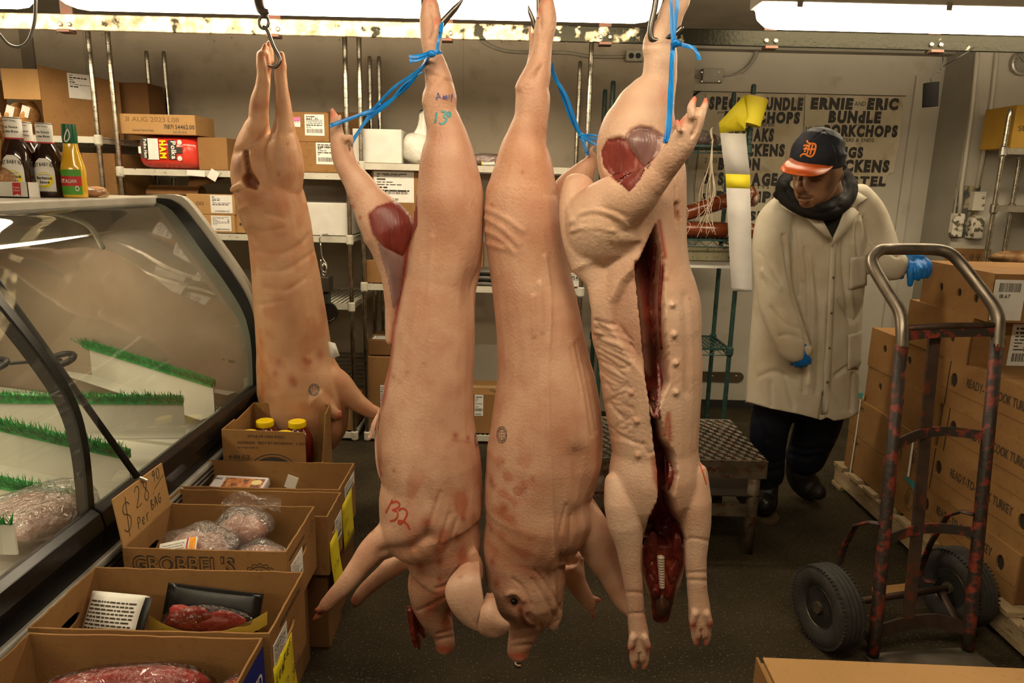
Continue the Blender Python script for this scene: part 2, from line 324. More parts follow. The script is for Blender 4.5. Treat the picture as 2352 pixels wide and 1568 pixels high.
# ---------------------------------------------------------------- fluorescent fixtures
m_lens = mat('lamp_lens', (.9, .9, .85), emit=(LAMP_COLOR, LAMP_STRENGTH), rough=.4)
m_house = mat('lamp_housing', (.50, .47, .41), (.56, .53, .46), rough=.5, scale=6)
def fixture(label, x0, x1, Y, z, grp='ceiling fluorescent fixtures'):
    t = thing('fluorescent_fixture', label, 'ceiling light', ((x0+x1)/2, Y, z), 0, grp)
    h = .085; rings = []
    for x, k in ((x0, .25), (x0+.012, .62), (x0+.05, .92), (x0+.10, 1), (x1-.10, 1), (x1-.05, .92), (x1-.012, .62), (x1, .25)):
        kk = .3+.7*k; rings.append([(x, Y-.075*(.75+.25*k), z+h), (x, Y-.068*kk, z+h*(1-.75*k)), (x, Y-.045*kk, z+h*(1-k)), (x, Y+.045*kk, z+h*(1-k)), (x, Y+.068*kk, z+h*(1-.75*k)), (x, Y+.075*(.75+.25*k), z+h)])
    MB().loft(rings).build('lens', m_lens, t, smooth=True, auto=40)
    MB().span((x0-.012, Y-.085, z+h), (x1+.012, Y+.085, z+h+.05)).build('housing', m_house, t, bevel=.006)
    for i in range(4):
        xx = x0+.15+(x1-x0-.3)*i/3
        for s in (-1, 1): MB().span((xx-.012, Y+s*.078, z+h-.02), (xx+.012, Y+s*.088, z+h+.012)).build('clip', m_steel, t)
    for xx in (x0+.3, x1-.3): MB().tube([(xx, Y, z+h+.05), (xx, Y, 2.5)], .006, 8).build('hanger_rod', m_steel, t)
YF = 3.26
xm0, xm1 = at(136, 2, YF).x, at(1515, 36, YF).x; zf = at(1176, 36, YF-.05).z
fixture('long lit fluorescent fixture crossing above the hanging pigs', xm0, xm1, YF, zf)
xl1 = at(78, 5, YF).x; fixture('lit fluorescent fixture cut off at the upper left corner', xl1-2.0, xl1, YF, zf)
YF2 = 3.36; xr0 = at(1740, 30, YF2).x; fixture('lit fluorescent fixture above the man and the sign wall', xr0, xr0+2.2, YF2, at(1900, 60, YF2-.05).z)
for x0, y0, lb in ((-.95, .92, 'lit fluorescent fixture over the open aisle in front of the pigs'), (-3.2, -1.3, 'lit fluorescent fixture near the front wall')):
    fixture(lb, x0, x0+2.3, y0, 2.33)
# ================================================================ modelling soft bodies: lofted limbs fused into one skin, then sculpted and coloured
class Body:
    def __init__(s, Y0): s.Y0 = Y0; s.mb = MB()
    def chain(s, secs, kd=1.0, dY=0.0, n=5, seg=22, flat_end=False):
        """secs: (px, py, width_px[, dY[, kd]]) in the photo's pixels at depth Y0 + dY"""
        P = []; W = []; K = []
        for q in secs:
            px, py, wd = q[:3]; d = (q[3] if len(q) > 3 else 0)+dY; k = q[4] if len(q) > 4 else kd
            P.append(at(px, py, s.Y0+d)); W.append(wd/2*mpp(s.Y0+d, py, px)); K.append(k)
        P2, W2 = spline(P, W, n); _, K2 = spline(P, K, n); rings = []
        for i, p in enumerate(P2):
            t = (P2[min(i+1, len(P2)-1)]-P2[max(i-1, 0)]).normalized()
            side = t.cross(_f).normalized(); dep = side.cross(t).normalized()
            rings.append([p + side*W2[i]*math.cos(2*PI*k/seg) + dep*W2[i]*K2[i]*math.sin(2*PI*k/seg) for k in range(seg)])
        # rounded ends
        for e, sgn in ((0, -1), (-1, 1)):
            if W2[e] > .004:
                c = P2[e]; t = (P2[1]-P2[0] if e == 0 else P2[-1]-P2[-2]).normalized()*sgn; nr = []
                for a in (.45, .8, .97):
                    nr.append([c + (q-c)*math.sqrt(1-a*a) + t*W2[e]*min(K2[e], 1)*a*.7 for q in rings[e]])
                rings = nr[::-1]+rings if e == 0 else rings+nr
        s.mb.loft(rings); return s
    def fuse(s, voxel=.006, smooth=6):
        me = bpy.data.meshes.new('tmp'); me.from_pydata([tuple(p) for p in s.mb.v], [], s.mb.f); me.update()
        bm = bmesh.new(); bm.from_mesh(me); bmesh.ops.recalc_face_normals(bm, faces=bm.faces[:]); bm.to_mesh(me); bm.free()
        o = bpy.data.objects.new('tmp', me); COL.objects.link(o)
        m = o.modifiers.new('r', 'REMESH'); m.mode = 'VOXEL'; m.voxel_size = voxel
        m2 = o.modifiers.new('s', 'SMOOTH'); m2.factor = .5; m2.iterations = smooth
        dg = bpy.context.evaluated_depsgraph_get(); s.me = bpy.data.meshes.new_from_object(o.evaluated_get(dg)); bpy.data.objects.remove(o); bpy.data.meshes.remove(me)
        s.read(); s.col = np.ones((s.n, 3)); return s
    def read(s):
        me = s.me; s.n = len(me.vertices); s.P = np.empty(s.n*3); me.vertices.foreach_get('co', s.P); s.P = s.P.reshape(-1, 3)
        s.N = np.empty(s.n*3); me.vertices.foreach_get('normal', s.N); s.N = s.N.reshape(-1, 3); s.px = topx(s.P)
        d = np.array(EYE)-s.P; d /= np.linalg.norm(d, axis=1)[:, None]; s.front = np.clip(((s.N*d).sum(1)+.15)/.3, 0, 1)
    def write(s):
        s.me.vertices.foreach_set('co', s.P.ravel()); s.me.update(); s.read()
    # --- masks in photo pixels (front-facing side)
    def m_line(s, pts, wd):
        pts = np.array(pts, float); best = np.full(s.n, 1e9); L = 0
        if len(pts) > 2:
            q, _ = spline([(*p, 0) for p in pts], [1]*len(pts), 4); pts = np.array([(v.x, v.y) for v in q])
        for a, b in zip(pts[:-1], pts[1:]):
            ab = b-a; t = np.clip(((s.px-a) @ ab)/(ab @ ab+1e-9), 0, 1); best = np.minimum(best, np.linalg.norm(s.px-(a+t[:, None]*ab), axis=1))
        return np.exp(-(best/wd)**2)
    def m_poly(s, pts, feather=4):
        pts = np.array(pts, float); x, y = s.px[:, 0], s.px[:, 1]; ins = np.zeros(s.n, bool); best = np.full(s.n, 1e9); j = len(pts)-1
        for i in range(len(pts)):
            a, b = pts[i], pts[j]
            c = (a[1] > y) != (b[1] > y); ins ^= c & (x < (b[0]-a[0])*(y-a[1])/(b[1]-a[1]+1e-12)+a[0])
            ab = b-a; t = np.clip(((s.px-a) @ ab)/(ab @ ab+1e-9), 0, 1); best = np.minimum(best, np.linalg.norm(s.px-(a+t[:, None]*ab), axis=1)); j = i
        return np.clip(.5+np.where(ins, best, -best)/(2*feather), 0, 1)
    def m_blob(s, x, y, rx, ry, p=2): return np.exp(-(((s.px[:, 0]-x)/rx)**2+((s.px[:, 1]-y)/ry)**2)**(p/2))
    def near(s, d0, d1): return (s.P[:, 1] >= s.Y0+d0) & (s.P[:, 1] <= s.Y0+d1)
    def noise(s, sc, seed=0):
        r_ = np.random.default_rng(seed); o = np.zeros(s.n)
        for i in range(6):
            k = r_.normal(size=3)*sc; o += np.sin(s.P @ k + r_.uniform(0, 6.28))
        return np.clip(o/4+.5, 0, 1)
    def paint(s, m, c, k=1.0, all_sides=False):
        m = (m*k*(1 if all_sides else s.front))[:, None]; s.col = s.col*(1-m)+np.array(c)*m; return s
    def push(s, m, d, view=False):
        s.P = s.P + (np.array(_f)[None]*(m*s.front*d)[:, None] if view else s.N*(m*s.front*d)[:, None]); return s
    def creases(s, L, wd, d):
        for p in L: s.push(s.m_line(p, wd), d)
        return s
    def finish(s, name, m, parent):
        inv = np.array(MW[parent.name].inverted()) if parent else np.eye(4); P = s.P @ inv[:3, :3].T + inv[:3, 3]
        s.me.vertices.foreach_set('co', P.ravel()); s.me.update()
        a = s.me.color_attributes.new('skin', 'FLOAT_COLOR', 'POINT'); a.data.foreach_set('color', np.hstack([np.clip(s.col, 0, 1), np.ones((s.n, 1))]).ravel())
        s.me.polygons.foreach_set('use_smooth', [True]*len(s.me.polygons)); s.me.materials.append(m); s.me.name = name
        o = bpy.data.objects.new(name, s.me); COL.objects.link(o); o.parent = parent; MW[o.name] = MW[parent.name].copy() if parent else Matrix.Identity(4)
        s.bvh = BVHTree.FromPolygons([V(p) for p in s.P], [tuple(p.vertices) for p in s.me.polygons]); return o
    def hit(s, px, py, off=.0012):
        d = ray(px, py); h = s.bvh.ray_cast(EYE, d)
        return (h[0]+h[1]*off, h[1]) if h[0] else None
    def marks(s, name, strokes, wpx, m, parent, off=.0012, sm=3):
        mb = MB()
        for st in strokes:
            if len(st) > 2: q, _ = spline([(*p, 0) for p in st], [1]*len(st), sm*2); st = [(v.x, v.y) for v in q]
            seg = []
            for p in st:
                h = s.hit(*p, off)
                if h and (not seg or (h[0]-seg[-1][0]).length < .03): seg.append(h)
            if len(seg) > 1: ribbon(mb, [a for a, b in seg], wpx*mpp(s.Y0), [b for a, b in seg], sm=0)
        return mb.build(name, m, parent)
def skin(name, c1, c2, **k):
    a = dict(rough=.40, scale=7, detail=9, bump=.22, bscale=130, attr='skin', spec=.45, r2=.55); a.update(k); return mat(name, c1, c2, **a)
m_skin = skin('pig_skin', (.49, .245, .150), (.67, .41, .28), lo=.30, hi=.68, c3=(.50, .225, .14), s3=19, t3=(.50, .95))
m_ear = mat('ear_skin', (.52, .29, .19), (.64, .40, .28), rough=.42, scale=16, detail=8, bump=.2, bscale=120, c3=(.40, .17, .11), s3=22, t3=(.60, .75))
m_flap = mat('belly_skin', (.55, .30, .21), (.66, .42, .32), rough=.4, scale=20, bump=.2)
m_skin_o = skin('pig_skin_amber', (.42, .205, .10), (.58, .33, .185), lo=.28, hi=.70)
m_skin_p = skin('pig_skin_pale', (.57, .33, .22), (.73, .50, .36), lo=.30, hi=.68)
m_meat = mat('raw_meat', (.10, .008, .006), (.22, .03, .02), rough=.28, scale=30, detail=6, bump=.5, bscale=60, c3=(.40, .16, .11), s3=45, t3=(.60, .70), spec=.6)
m_ham = mat('ham_muscle', (.13, .012, .008), (.24, .036, .024), rough=.42, scale=22, detail=8, stretch=(1, 1, .3), bump=.35, bscale=45, c3=(.45, .20, .15), s3=26, t3=(.62, .74), spec=.6)
m_grey = mat('muscle_sheath', (.20, .10, .09), (.32, .18, .16), rough=.3, scale=20, detail=8, stretch=(1, 1, .3), bump=.3, bscale=40, c3=(.50, .38, .34), s3=30, t3=(.60, .72), spec=.55)
m_hoof = (1.0, .16, .09)
BLOOD = (.55, .16, .10); FLESH = (.30, .05, .035); FAT = (1.12, 1.15, 1.2); BRUISE = (.80, .70, .66); AMBER = (1.05, .72, .42); DIRT = (.55, .38, .27)
def speckle(b, pts, c=BLOOD, k=.8):
    for x, y, r_ in pts: b.paint(b.m_blob(x, y, r_, r_*1.3), c, k)
def blobby(mb, c, r, seed, amp=.25, seg=20, rot=None):
    q = np.random.default_rng(seed); ks = q.normal(size=(5, 3))*2.4; ph = q.uniform(0, 6, 5); rings = []
    for i in range(seg//2+1):
        a = -PI/2+PI*(.02+.96*i/(seg//2)); ring_ = []
        for k in range(seg):
            d = V((math.cos(a)*math.cos(2*PI*k/seg), math.cos(a)*math.sin(2*PI*k/seg), math.sin(a))); f = 1+amp*sum(math.sin(float(V(kk).dot(d))+p) for kk, p in zip(ks, ph))/2.5
            p = V((d.x*r[0]*f, d.y*r[1]*f, d.z*r[2]*f)); ring_.append(V(c)+(rot @ p if rot else p))
        rings.append(ring_)
    mb.loft(rings)
def flesh(b, name, items, m, parent):
    for i, (px, py, rx, ry, an, dep) in enumerate(items):
        h = b.hit(px, py, 0)
        if not h: continue
        s_ = mpp(b.Y0); mb = MB(); k = 1; blobby(mb, h[0]+_f*(.0022 if k < 1 else .002), (rx*s_*(1.12 if k < 1 else 1), dep*k, ry*s_*(1.12 if k < 1 else 1)), 7+i*3+int(px), .22, 22, Matrix.Rotation(R(an), 3, 'Y')); mb.build(name, m, parent, smooth=True)
def flesh_sheet(b, name, poly, m, parent, bulge=.004, st=3.0):
    poly = np.array(poly, float); lo, hi = poly.min(0), poly.max(0); G = {}; mb = MB(); nx, ny = int((hi[0]-lo[0])/st)+2, int((hi[1]-lo[1])/st)+2
    for j in range(ny):
        for i in range(nx):
            p = lo+np.array((i, j))*st; ins = False; best = 1e9; k = len(poly)-1
            for q in range(len(poly)):
                a, c = poly[q], poly[k]; ins ^= bool(((a[1] > p[1]) != (c[1] > p[1])) and (p[0] < (c[0]-a[0])*(p[1]-a[1])/(c[1]-a[1]+1e-12)+a[0]))
                ab = c-a; t = min(max(((p-a) @ ab)/(ab @ ab+1e-9), 0), 1); best = min(best, float(np.linalg.norm(p-(a+t*ab)))); k = q
            d = best if ins else -best
            if d > -st*.8:
                h = b.hit(p[0], p[1], 0)
                if h: e = min(max(d/14, 0), 1); G[i, j] = h[0]+h[1]*(.0008+bulge*e*(2-e)+.0011*math.sin(p[0]*.9+math.sin(p[1]*.13)*2)*e)
    idx = {k: n for n, k in enumerate(G)}; V_ = list(G.values()); F_ = []
    for (i, j) in G:
        q = [(i, j), (i, j+1), (i+1, j+1), (i+1, j)]
        if all(k in G for k in q) and max((G[k]-G[q[0]]).length for k in q) < .022: F_.append(tuple(idx[k] for k in q))
    mb.add(V_, F_); return mb.build(name, m, parent, smooth=True)
def ring(x, y, rx, ry, n=18, a0=0, a1=2*PI): return [(x+rx*math.cos(a0+(a1-a0)*i/n), y+ry*math.sin(a0+(a1-a0)*i/n)) for i in range(n+1)]
def stamp(b, name, x, y, rx, ry, m, parent):
    st = [ring(x, y, rx, ry), ring(x, y, rx*.72, ry*.72)]
    for i in range(9):
        a = i*.7; st.append([(x+rx*.84*math.cos(a), y+ry*.84*math.sin(a)), (x+rx*.88*math.cos(a+.25), y+ry*.88*math.sin(a+.25))])
    for k in (-.35, 0, .35): st += [[(x-rx*.4, y+ry*k), (x-rx*.1, y+ry*k)], [(x+rx*.1, y+ry*k+1), (x+rx*.42, y+ry*k)]]
    return b.marks(name, st, 1.7, m, parent)
m_stamp = mat('stamp_ink', (.10, .085, .085), (.16, .12, .11), rough=.6, scale=90)
m_ink = mat('marker_blue', (.06, .07, .26), (.15, .13, .3), rough=.6, scale=90); m_teal = mat('marker_teal', (.02, .27, .31), (.08, .36, .38), rough=.6, scale=60)
def ear(rows, Y, parent, cup=.012, th=.009):
    mb = MB(); R_ = []
    for y, l, r, d in rows: R_.append([at(l+(r-l)*u, y+2*math.sin(PI*u), Y+d-cup*math.sin(PI*u)) for u in (0, .12, .3, .5, .7, .88, 1)])
    mb.loft(R_, caps=False, closed=False); o = mb.build('ear', m_ear, parent, smooth=True); m1 = o.modifiers.new('s', 'SOLIDIFY'); m1.thickness = th; m1.offset = 0; m2 = o.modifiers.new('d', 'SUBSURF'); m2.levels = m2.render_levels = 2; return o
# ---------------------------------------------------------------- pig A: centre left, side on, marked 132
t = thing('pig_carcass', 'hanging pig carcass marked 132 in red, side on, head hanging lowest', 'pig carcass', at(1010, 40, 1.87))
b = Body(1.87)
b.chain([(988, -14, 18), (988, 10, 40), (989, 43, 51), (991, 86, 51), (992, 120, 41), (998, 143, 50), (1006, 178, 62), (1010, 201, 68), (1010, 222, 80), (1011, 258, 76), (1020, 287, 84), (1026, 316, 99), (1028, 344, 118), (1030, 387, 136), (1034, 450, 155), (1030, 530, 162), (1023, 600, 170), (1016, 645, 164), (1008, 687, 171), (999, 759, 186), (991, 850, 196), (984, 905, 207), (981, 960, 216), (982, 1010, 230), (986, 1058, 237), (992, 1101, 231), (990, 1150, 240), (992, 1200, 236), (1012, 1245, 188), (1018, 1285, 165), (1015, 1319, 158), (1000, 1345, 132), (994, 1375, 104), (998, 1405, 84), (1008, 1430, 66), (1018, 1455, 50), (1022, 1476, 46), (1020, 1487, 42)], kd=.95)
b.chain([(940, 1180, 120, 0, .6), (905, 1228, 92, -.02), (858, 1262, 66, -.03), (826, 1300, 51, -.04), (796, 1339, 43, -.05), (772, 1365, 39, -.05), (748, 1391, 33, -.05)], kd=.95)
b.chain([(752, 1382, 22, -.05), (735, 1398, 17, -.055), (724, 1400, 7, -.055)]); b.chain([(752, 1392, 22, -.045), (734, 1411, 18, -.045), (719, 1424, 6, -.045)])
b.chain([(925, 1280, 60), (880, 1318, 40), (838, 1356, 34), (818, 1380, 27)], dY=.13); b.chain([(828, 1368, 18), (811, 1372, 9)], dY=.13); b.chain([(826, 1378, 18), (814, 1393, 10)], dY=.13)
b.chain([(766, 262, 16), (771, 280, 27), (773, 300, 31), (777, 330, 37), (783, 360, 42), (800, 390, 52), (822, 420, 66), (842, 455, 80), (866, 490, 104), (892, 530, 124), (908, 580, 104), (914, 640, 76), (912, 700, 56), (915, 780, 60)], dY=.06, kd=.8)
b.chain([(768, 268, 20), (762, 250, 9)], dY=.06); b.chain([(778, 275, 14), (783, 262, 6)], dY=.05); b.chain([(792, 318, 18), (806, 314, 12), (810, 330, 8)], dY=.05); b.chain([(805, 320, 7), (812, 360, 9), (830, 400, 12)], dY=.06)
b.chain([(1070, 1275, 60), (1085, 1300, 50), (1090, 1330, 40)], dY=-.06, kd=.5)
b.fuse(.0046, 4)
b.creases([[(1012, 1130), (975, 1240)], [(1032, 1180), (1010, 1250)], [(1048, 1195), (1030, 1262)], [(960, 1402), (1000, 1384), (1022, 1372)], [(1002, 1352), (1030, 1340), (1056, 1300)], [(1000, 1470), (1040, 1462)], [(1005, 1456), (1038, 1447)], [(1085, 1405), (1060, 1400)]], 4, -.0035)
b.creases([[(992, 545), (985, 690), (975, 830)], [(930, 690), (905, 860)], [(944, 690), (918, 870)], [(957, 690), (938, 850)]], 6, .003)
b.push(b.m_line([(880, 1270), (940, 1262), (985, 1235)], 16), -.014); b.push(b.m_blob(1090, 660, 26, 60), -.02); b.push(b.m_line([(868, 1080), (890, 1150), (880, 1200)], 22), -.008); b.push(b.m_blob(1020, 470, 50, 60), .008); b.push(b.m_line([(1020, 178), (990, 205), (975, 235)], 8), .004); b.push(b.m_line([(980, 168), (1040, 190)], 6), -.004)
b.push(b.m_blob(1045, 1405, 14, 14), -.018); b.push(b.m_line([(985, 10), (1000, 55), (990, 90)], 5), -.005)
b.write()
fl = b.m_poly([(846, 492), (866, 474), (905, 462), (958, 450), (962, 520), (940, 560), (926, 590), (880, 568), (856, 535)], 5)*(b.P[:, 1] > 1.83)
b.paint(fl, FLESH); b.paint(fl*b.noise(90, 3)**2, (.5, .16, .12), .7)
b.paint(b.m_poly([(866, 556), (930, 588), (936, 600), (915, 700), (900, 740), (902, 660), (888, 610)], 8)*(b.P[:, 1] > 1.84), (.62, .50, .47), .9)
b.paint(b.m_line([(938, 560), (928, 620), (915, 700), (908, 740)], 5), (.42, .07, .05), .95); b.paint(b.m_line([(905, 745), (895, 840), (882, 910), (868, 960), (862, 1030), (874, 1090)], 6), (.50, .13, .09), .85)
b.paint(b.m_blob(1000, 500, 46, 60), BRUISE, .7); b.paint(b.m_blob(1010, 310, 30, 26), (.8, .62, .55), .5); b.paint(b.m_blob(990, 70, 22, 30), (.8, .64, .6), .5)
b.paint(b.m_blob(760, 262, 12, 12), m_hoof, .7); b.paint(b.m_blob(988, -6, 14, 13), m_hoof, .55); b.paint(b.m_blob(1003, 48, 6, 9), (1, .35, .25), .8)
for x, y in ((722, 1402), (718, 1424)): b.paint(b.m_blob(x, y, 14, 14), m_hoof, .75)
b.paint(b.m_blob(812, 1378, 12, 14), (.5, .1, .08), .7); b.paint(b.m_blob(1020, 1490, 30, 9), (1, .30, .22), .9)
b.paint(b.m_poly([(938, 1290), (990, 1280), (1040, 1400), (1040, 1440), (985, 1440), (940, 1395)], 30), DIRT, .45); b.paint(b.noise(70, 5)**3*b.m_poly([(930, 1100), (1108, 1100), (1108, 1470), (930, 1470)], 40), (.7, .28, .18), .7)
speckle(b, [(855, 1216, 5), (1064, 1190, 6), (980, 1200, 12), (1048, 1232, 7), (965, 1300, 9), (1010, 1290, 7), (1036, 1410, 12), (1052, 1380, 4), (1063, 1411, 5), (1046, 1000, 6), (1075, 1006, 4), (1010, 1330, 6), (800, 455, 5), (810, 475, 5), (827, 500, 4), (905, 1080, 3)]); b.paint(b.m_line([(1038, 1010), (1080, 1016)], 3), BLOOD, .4)
body = b.finish('carcass_body', m_skin, t)
ear([(1282, 1076, 1100, -.045), (1300, 1058, 1102, -.085), (1325, 1032, 1104, -.12), (1352, 1019, 1108, -.135), (1382, 1025, 1113, -.14), (1408, 1041, 1110, -.138), (1428, 1060, 1106, -.132), (1440, 1082, 1104, -.126), (1446, 1096, 1101, -.122)], 1.87, t)
cut = MB()
for i, (pts, r_) in enumerate([([(942, 1398), (944, 1425), (950, 1462), (954, 1486)], 7), ([(955, 1402), (952, 1430), (960, 1465), (963, 1490)], 6), ([(950, 1410), (965, 1440), (975, 1462)], 9), ([(938, 1392), (940, 1412)], 6)]):
    cut.tube([at(x, y, 1.87-.015+.02*i) for x, y in pts], [r_*mpp(1.87)]*(len(pts)-1)+[r_*.5*mpp(1.87)], 10, smooth=4)
cut.build('jaw_flesh', m_meat, t, smooth=True)
flesh_sheet(b, 'ham_muscle', [(848, 492), (866, 475), (905, 463), (956, 452), (958, 520), (938, 560), (925, 588), (880, 566), (857, 535)], m_ham, t, .0035); flesh_sheet(b, 'sheathed_muscle', [(868, 558), (928, 592), (918, 680), (904, 710), (892, 640)], m_grey, t, .003)
fl_ = MB().tube([at(868, 950, 1.80), at(858, 975, 1.79), at(852, 1000, 1.79), at(846, 1003, 1.79)], [.004, .009, .009, .004], 8, smooth=4, flat=.35).tube([at(870, 940, 1.80), at(864, 1000, 1.80), at(866, 1060, 1.80), at(873, 1098, 1.80)], [.004, .008, .007, .003], 8, smooth=4, flat=.5)
fl_.build('belly_flap', m_flap, t, smooth=True)
b.marks('number_marking', [[(902, 1147), (895, 1160), (886, 1177)], [(900, 1155), (910, 1151), (918, 1157), (914, 1166), (902, 1171), (913, 1175), (913, 1186), (906, 1194), (896, 1196)], [(916, 1172), (924, 1167), (934, 1172), (934, 1184), (925, 1198), (917, 1203), (916, 1196), (924, 1196), (935, 1203), (942, 1216)]], 4.4, m_red, t)
b.marks('number_marking', [[(1003, 258), (1000, 283)], [(1013, 256), (1024, 258), (1019, 268), (1026, 274), (1018, 284), (1009, 283)], ring(1031, 263, 3.5, 5, 8)], 4.0, m_teal, t)
b.marks('pen_marking', [[(1006, 213), (1003, 230)], [(1006, 213), (1012, 226)], [(1001, 225), (1011, 222)], [(1017, 229), (1019, 220), (1022, 228), (1025, 219), (1027, 229)], [(1031, 218), (1031, 228)], [(1036, 234), (1037, 217), (1040, 221), (1036, 226)]], 2.2, m_ink, t)
stamp(b, 'inspection_stamp', 1095, 1008, 6, 16, m_stamp, t)
pigA = b
# ---------------------------------------------------------------- pig B: centre right, back towards us
t = thing('pig_carcass', 'hanging pig carcass seen from the back with a pale spine line and one eye showing', 'pig carcass', at(1240, 40, 1.87))
b = Body(1.87)
b.chain([(1256, -14, 22), (1256, 5, 34), (1255, 43, 50), (1251, 72, 49), (1247, 100, 43), (1243, 129, 48), (1233, 172, 66), (1223, 205, 77), (1224, 230, 81), (1220, 273, 79), (1210, 316, 95), (1205, 344, 114), (1203, 387, 138), (1200, 430, 160), (1198, 457, 170), (1202, 515, 181), (1209, 572, 181), (1218, 630, 183), (1228, 687, 191), (1237, 744, 196), (1244, 802, 206), (1250, 848, 217), (1254, 886, 231), (1256, 943, 249), (1256, 1000, 258), (1252, 1044, 263), (1245, 1087, 258), (1237, 1130, 250), (1236, 1173, 250), (1224, 1215, 232), (1208, 1255, 200), (1206, 1290, 188), (1208, 1330, 184), (1212, 1368, 168), (1214, 1400, 130), (1208, 1430, 84), (1200, 1460, 65), (1192, 1485, 54), (1190, 1500, 50)], kd=.95)
b.chain([(1310, 1170, 120, 0, .6), (1355, 1222, 96, -.0), (1380, 1276, 76), (1399, 1312, 58), (1416, 1356, 44), (1436, 1392, 34), (1458, 1408, 28)], kd=.9, dY=.02); b.chain([(1455, 1404, 20), (1480, 1405, 10)], dY=.03); b.chain([(1455, 1412, 20), (1484, 1416, 10)], dY=.03)
b.chain([(1305, 1290, 80), (1322, 1335, 48), (1342, 1368, 38), (1356, 1390, 30)], dY=.14); b.chain([(1352, 1372, 18), (1378, 1378, 10)], dY=.14); b.chain([(1356, 1392, 22), (1364, 1418, 9)], dY=.14)
b.chain([(1256, 1350, 80), (1268, 1400, 50), (1272, 1432, 30), (1277, 1440, 18)], dY=-.02, kd=.8)
b.chain([(1362, 352, 14), (1356, 372, 34), (1338, 400, 60), (1318, 430, 84), (1298, 470, 104), (1270, 530, 110)], dY=.10, kd=.8)
b.chain([(1355, 345, 8), (1366, 335, 6), (1385, 332, 5)], dY=.10); b.chain([(1216, 60, 9), (1219, 110, 9), (1214, 150, 12)], dY=.01)
b.chain([(1236, 40, 14), (1236, 26, 6)], dY=-.05)
b.fuse(.0046, 4)
b.creases([[(1300, 1160), (1285, 1230), (1292, 1285)], [(1312, 1185), (1304, 1290)], [(1230, 1310), (1260, 1350), (1290, 1400)], [(1222, 1330), (1250, 1372), (1280, 1425)], [(1180, 1448), (1236, 1440)], [(1176, 1470), (1228, 1462)], [(1180, 1484), (1222, 1480)], [(1178, 1330), (1200, 1350), (1222, 1390)], [(1216, 50), (1218, 90)], [(1100+140, 30), (1242, 70)]], 4, -.0035)
b.creases([[(1118, 480), (1160, 500), (1200, 530)], [(1114, 500), (1150, 522), (1190, 560)], [(1116, 530), (1150, 548), (1180, 580)], [(1122, 560), (1160, 572)]], 6, .0035)
b.creases([[(1252, 590), (1265, 700), (1258, 850), (1262, 1000), (1270, 1200), (1272, 1300), (1276, 1420)], [(1240, 650), (1246, 760)], [(1225, 680), (1228, 770)]], 5, .0045)
b.creases([[(1330, 780), (1352, 880), (1370, 990)], [(1322, 790), (1345, 900), (1360, 1000)], [(1312, 800), (1335, 900)]], 4, -.003)
b.push(b.m_blob(1150, 1020, 60, 60), .006); b.push(b.m_line([(1330, 1050), (1350, 1150), (1340, 1180)], 24), -.014); b.push(b.m_line([(1300, 1290), (1330, 1290)], 16), -.02); b.push(b.m_blob(1181, 1381, 13, 13), -.016); b.push(b.m_line([(1165, 1365), (1182, 1362), (1200, 1378)], 6), .007)
b.push(b.m_line([(1215, 1415), (1250, 1440)], 6), -.012); b.push(b.m_line([(1236, 148), (1210, 172), (1192, 200)], 9), .005); b.push(b.m_line([(1243, 150), (1230, 180)], 4), -.004)
b.write()
b.paint(b.m_blob(1230, 290, 18, 30), DIRT, .55); b.paint(b.m_blob(1215, 380, 70, 90), (.98, .78, .58), .6); b.paint(b.m_line([(1262, 820), (1264, 1000), (1270, 1200), (1276, 1410)], 3), (1.2, 1.2, 1.15), .6)
b.paint(b.m_blob(1200, 1250, 80, 60), (.9, .70, .55), .5); b.paint(b.m_blob(1190, 1385, 26, 20), (.55, .30, .18), .7); b.paint(b.m_line([(1195, 1400), (1205, 1430), (1225, 1440)], 7), (.30, .08, .05), .9); b.paint(b.m_blob(1181, 1381, 10, 9), (.04, .02, .02), .97)
b.paint(b.m_blob(1190, 1506, 30, 9), (1, .28, .2), .9); b.paint(b.m_blob(1150, 1418, 14, 12), (.6, .42, .42), .6); b.paint(b.m_blob(1172, 1440, 9, 9), (1.1, .9, .6), .6)
b.paint(b.m_blob(1236, 22, 7, 10), (1, .35, .2), .8); b.paint(b.m_blob(1252, -5, 12, 10), m_hoof, .5)
for x, y in ((1482, 1405), (1486, 1416), (1378, 1378), (1364, 1418)): b.paint(b.m_blob(x, y, 11, 11), (.7, .14, .09), .75)
b.paint(b.m_poly([(1362, 1160), (1385, 1190), (1408, 1235), (1404, 1290), (1372, 1290), (1366, 1240)], 6), (1.0, .95, .93), .6); b.paint(b.noise(60, 9)**3*b.m_poly([(1110, 1040), (1220, 1040), (1220, 1300), (1110, 1300)], 50), (.75, .28, .18), .55)
speckle(b, [(1128, 1105, 5), (1134, 1116, 6), (1152, 1172, 12), (1160, 1168, 9), (1192, 1128, 10), (1222, 1102, 6), (1205, 1118, 8), (1200, 395, 4), (1260, 300, 8), (1130, 470, 4), (1155, 1060, 5), (1130, 1290, 7), (1140, 1340, 8)], k=.6)
b.finish('carcass_body', m_skin, t)
b.marks('faded_marking', [[(1213, 1098), (1228, 1114)], ring(1202, 1110, 7, 8, 8), ring(1188, 1126, 8, 9, 8), [(1228, 1114), (1224, 1124)]], 2.6, mat('faded_ink', (.62, .22, .12), (.66, .3, .18), rough=.6), t)
stamp(b, 'inspection_stamp', 1153, 998, 11.5, 18.5, m_stamp, t)
ear([(1360, 1120, 1130, -.08), (1374, 1114, 1136, -.115), (1390, 1107, 1139, -.14), (1406, 1103, 1145, -.15), (1420, 1101, 1155, -.155), (1431, 1098, 1174, -.155), (1443, 1096, 1171, -.15), (1454, 1102, 1159, -.145), (1462, 1124, 1147, -.14)], 1.87, t)
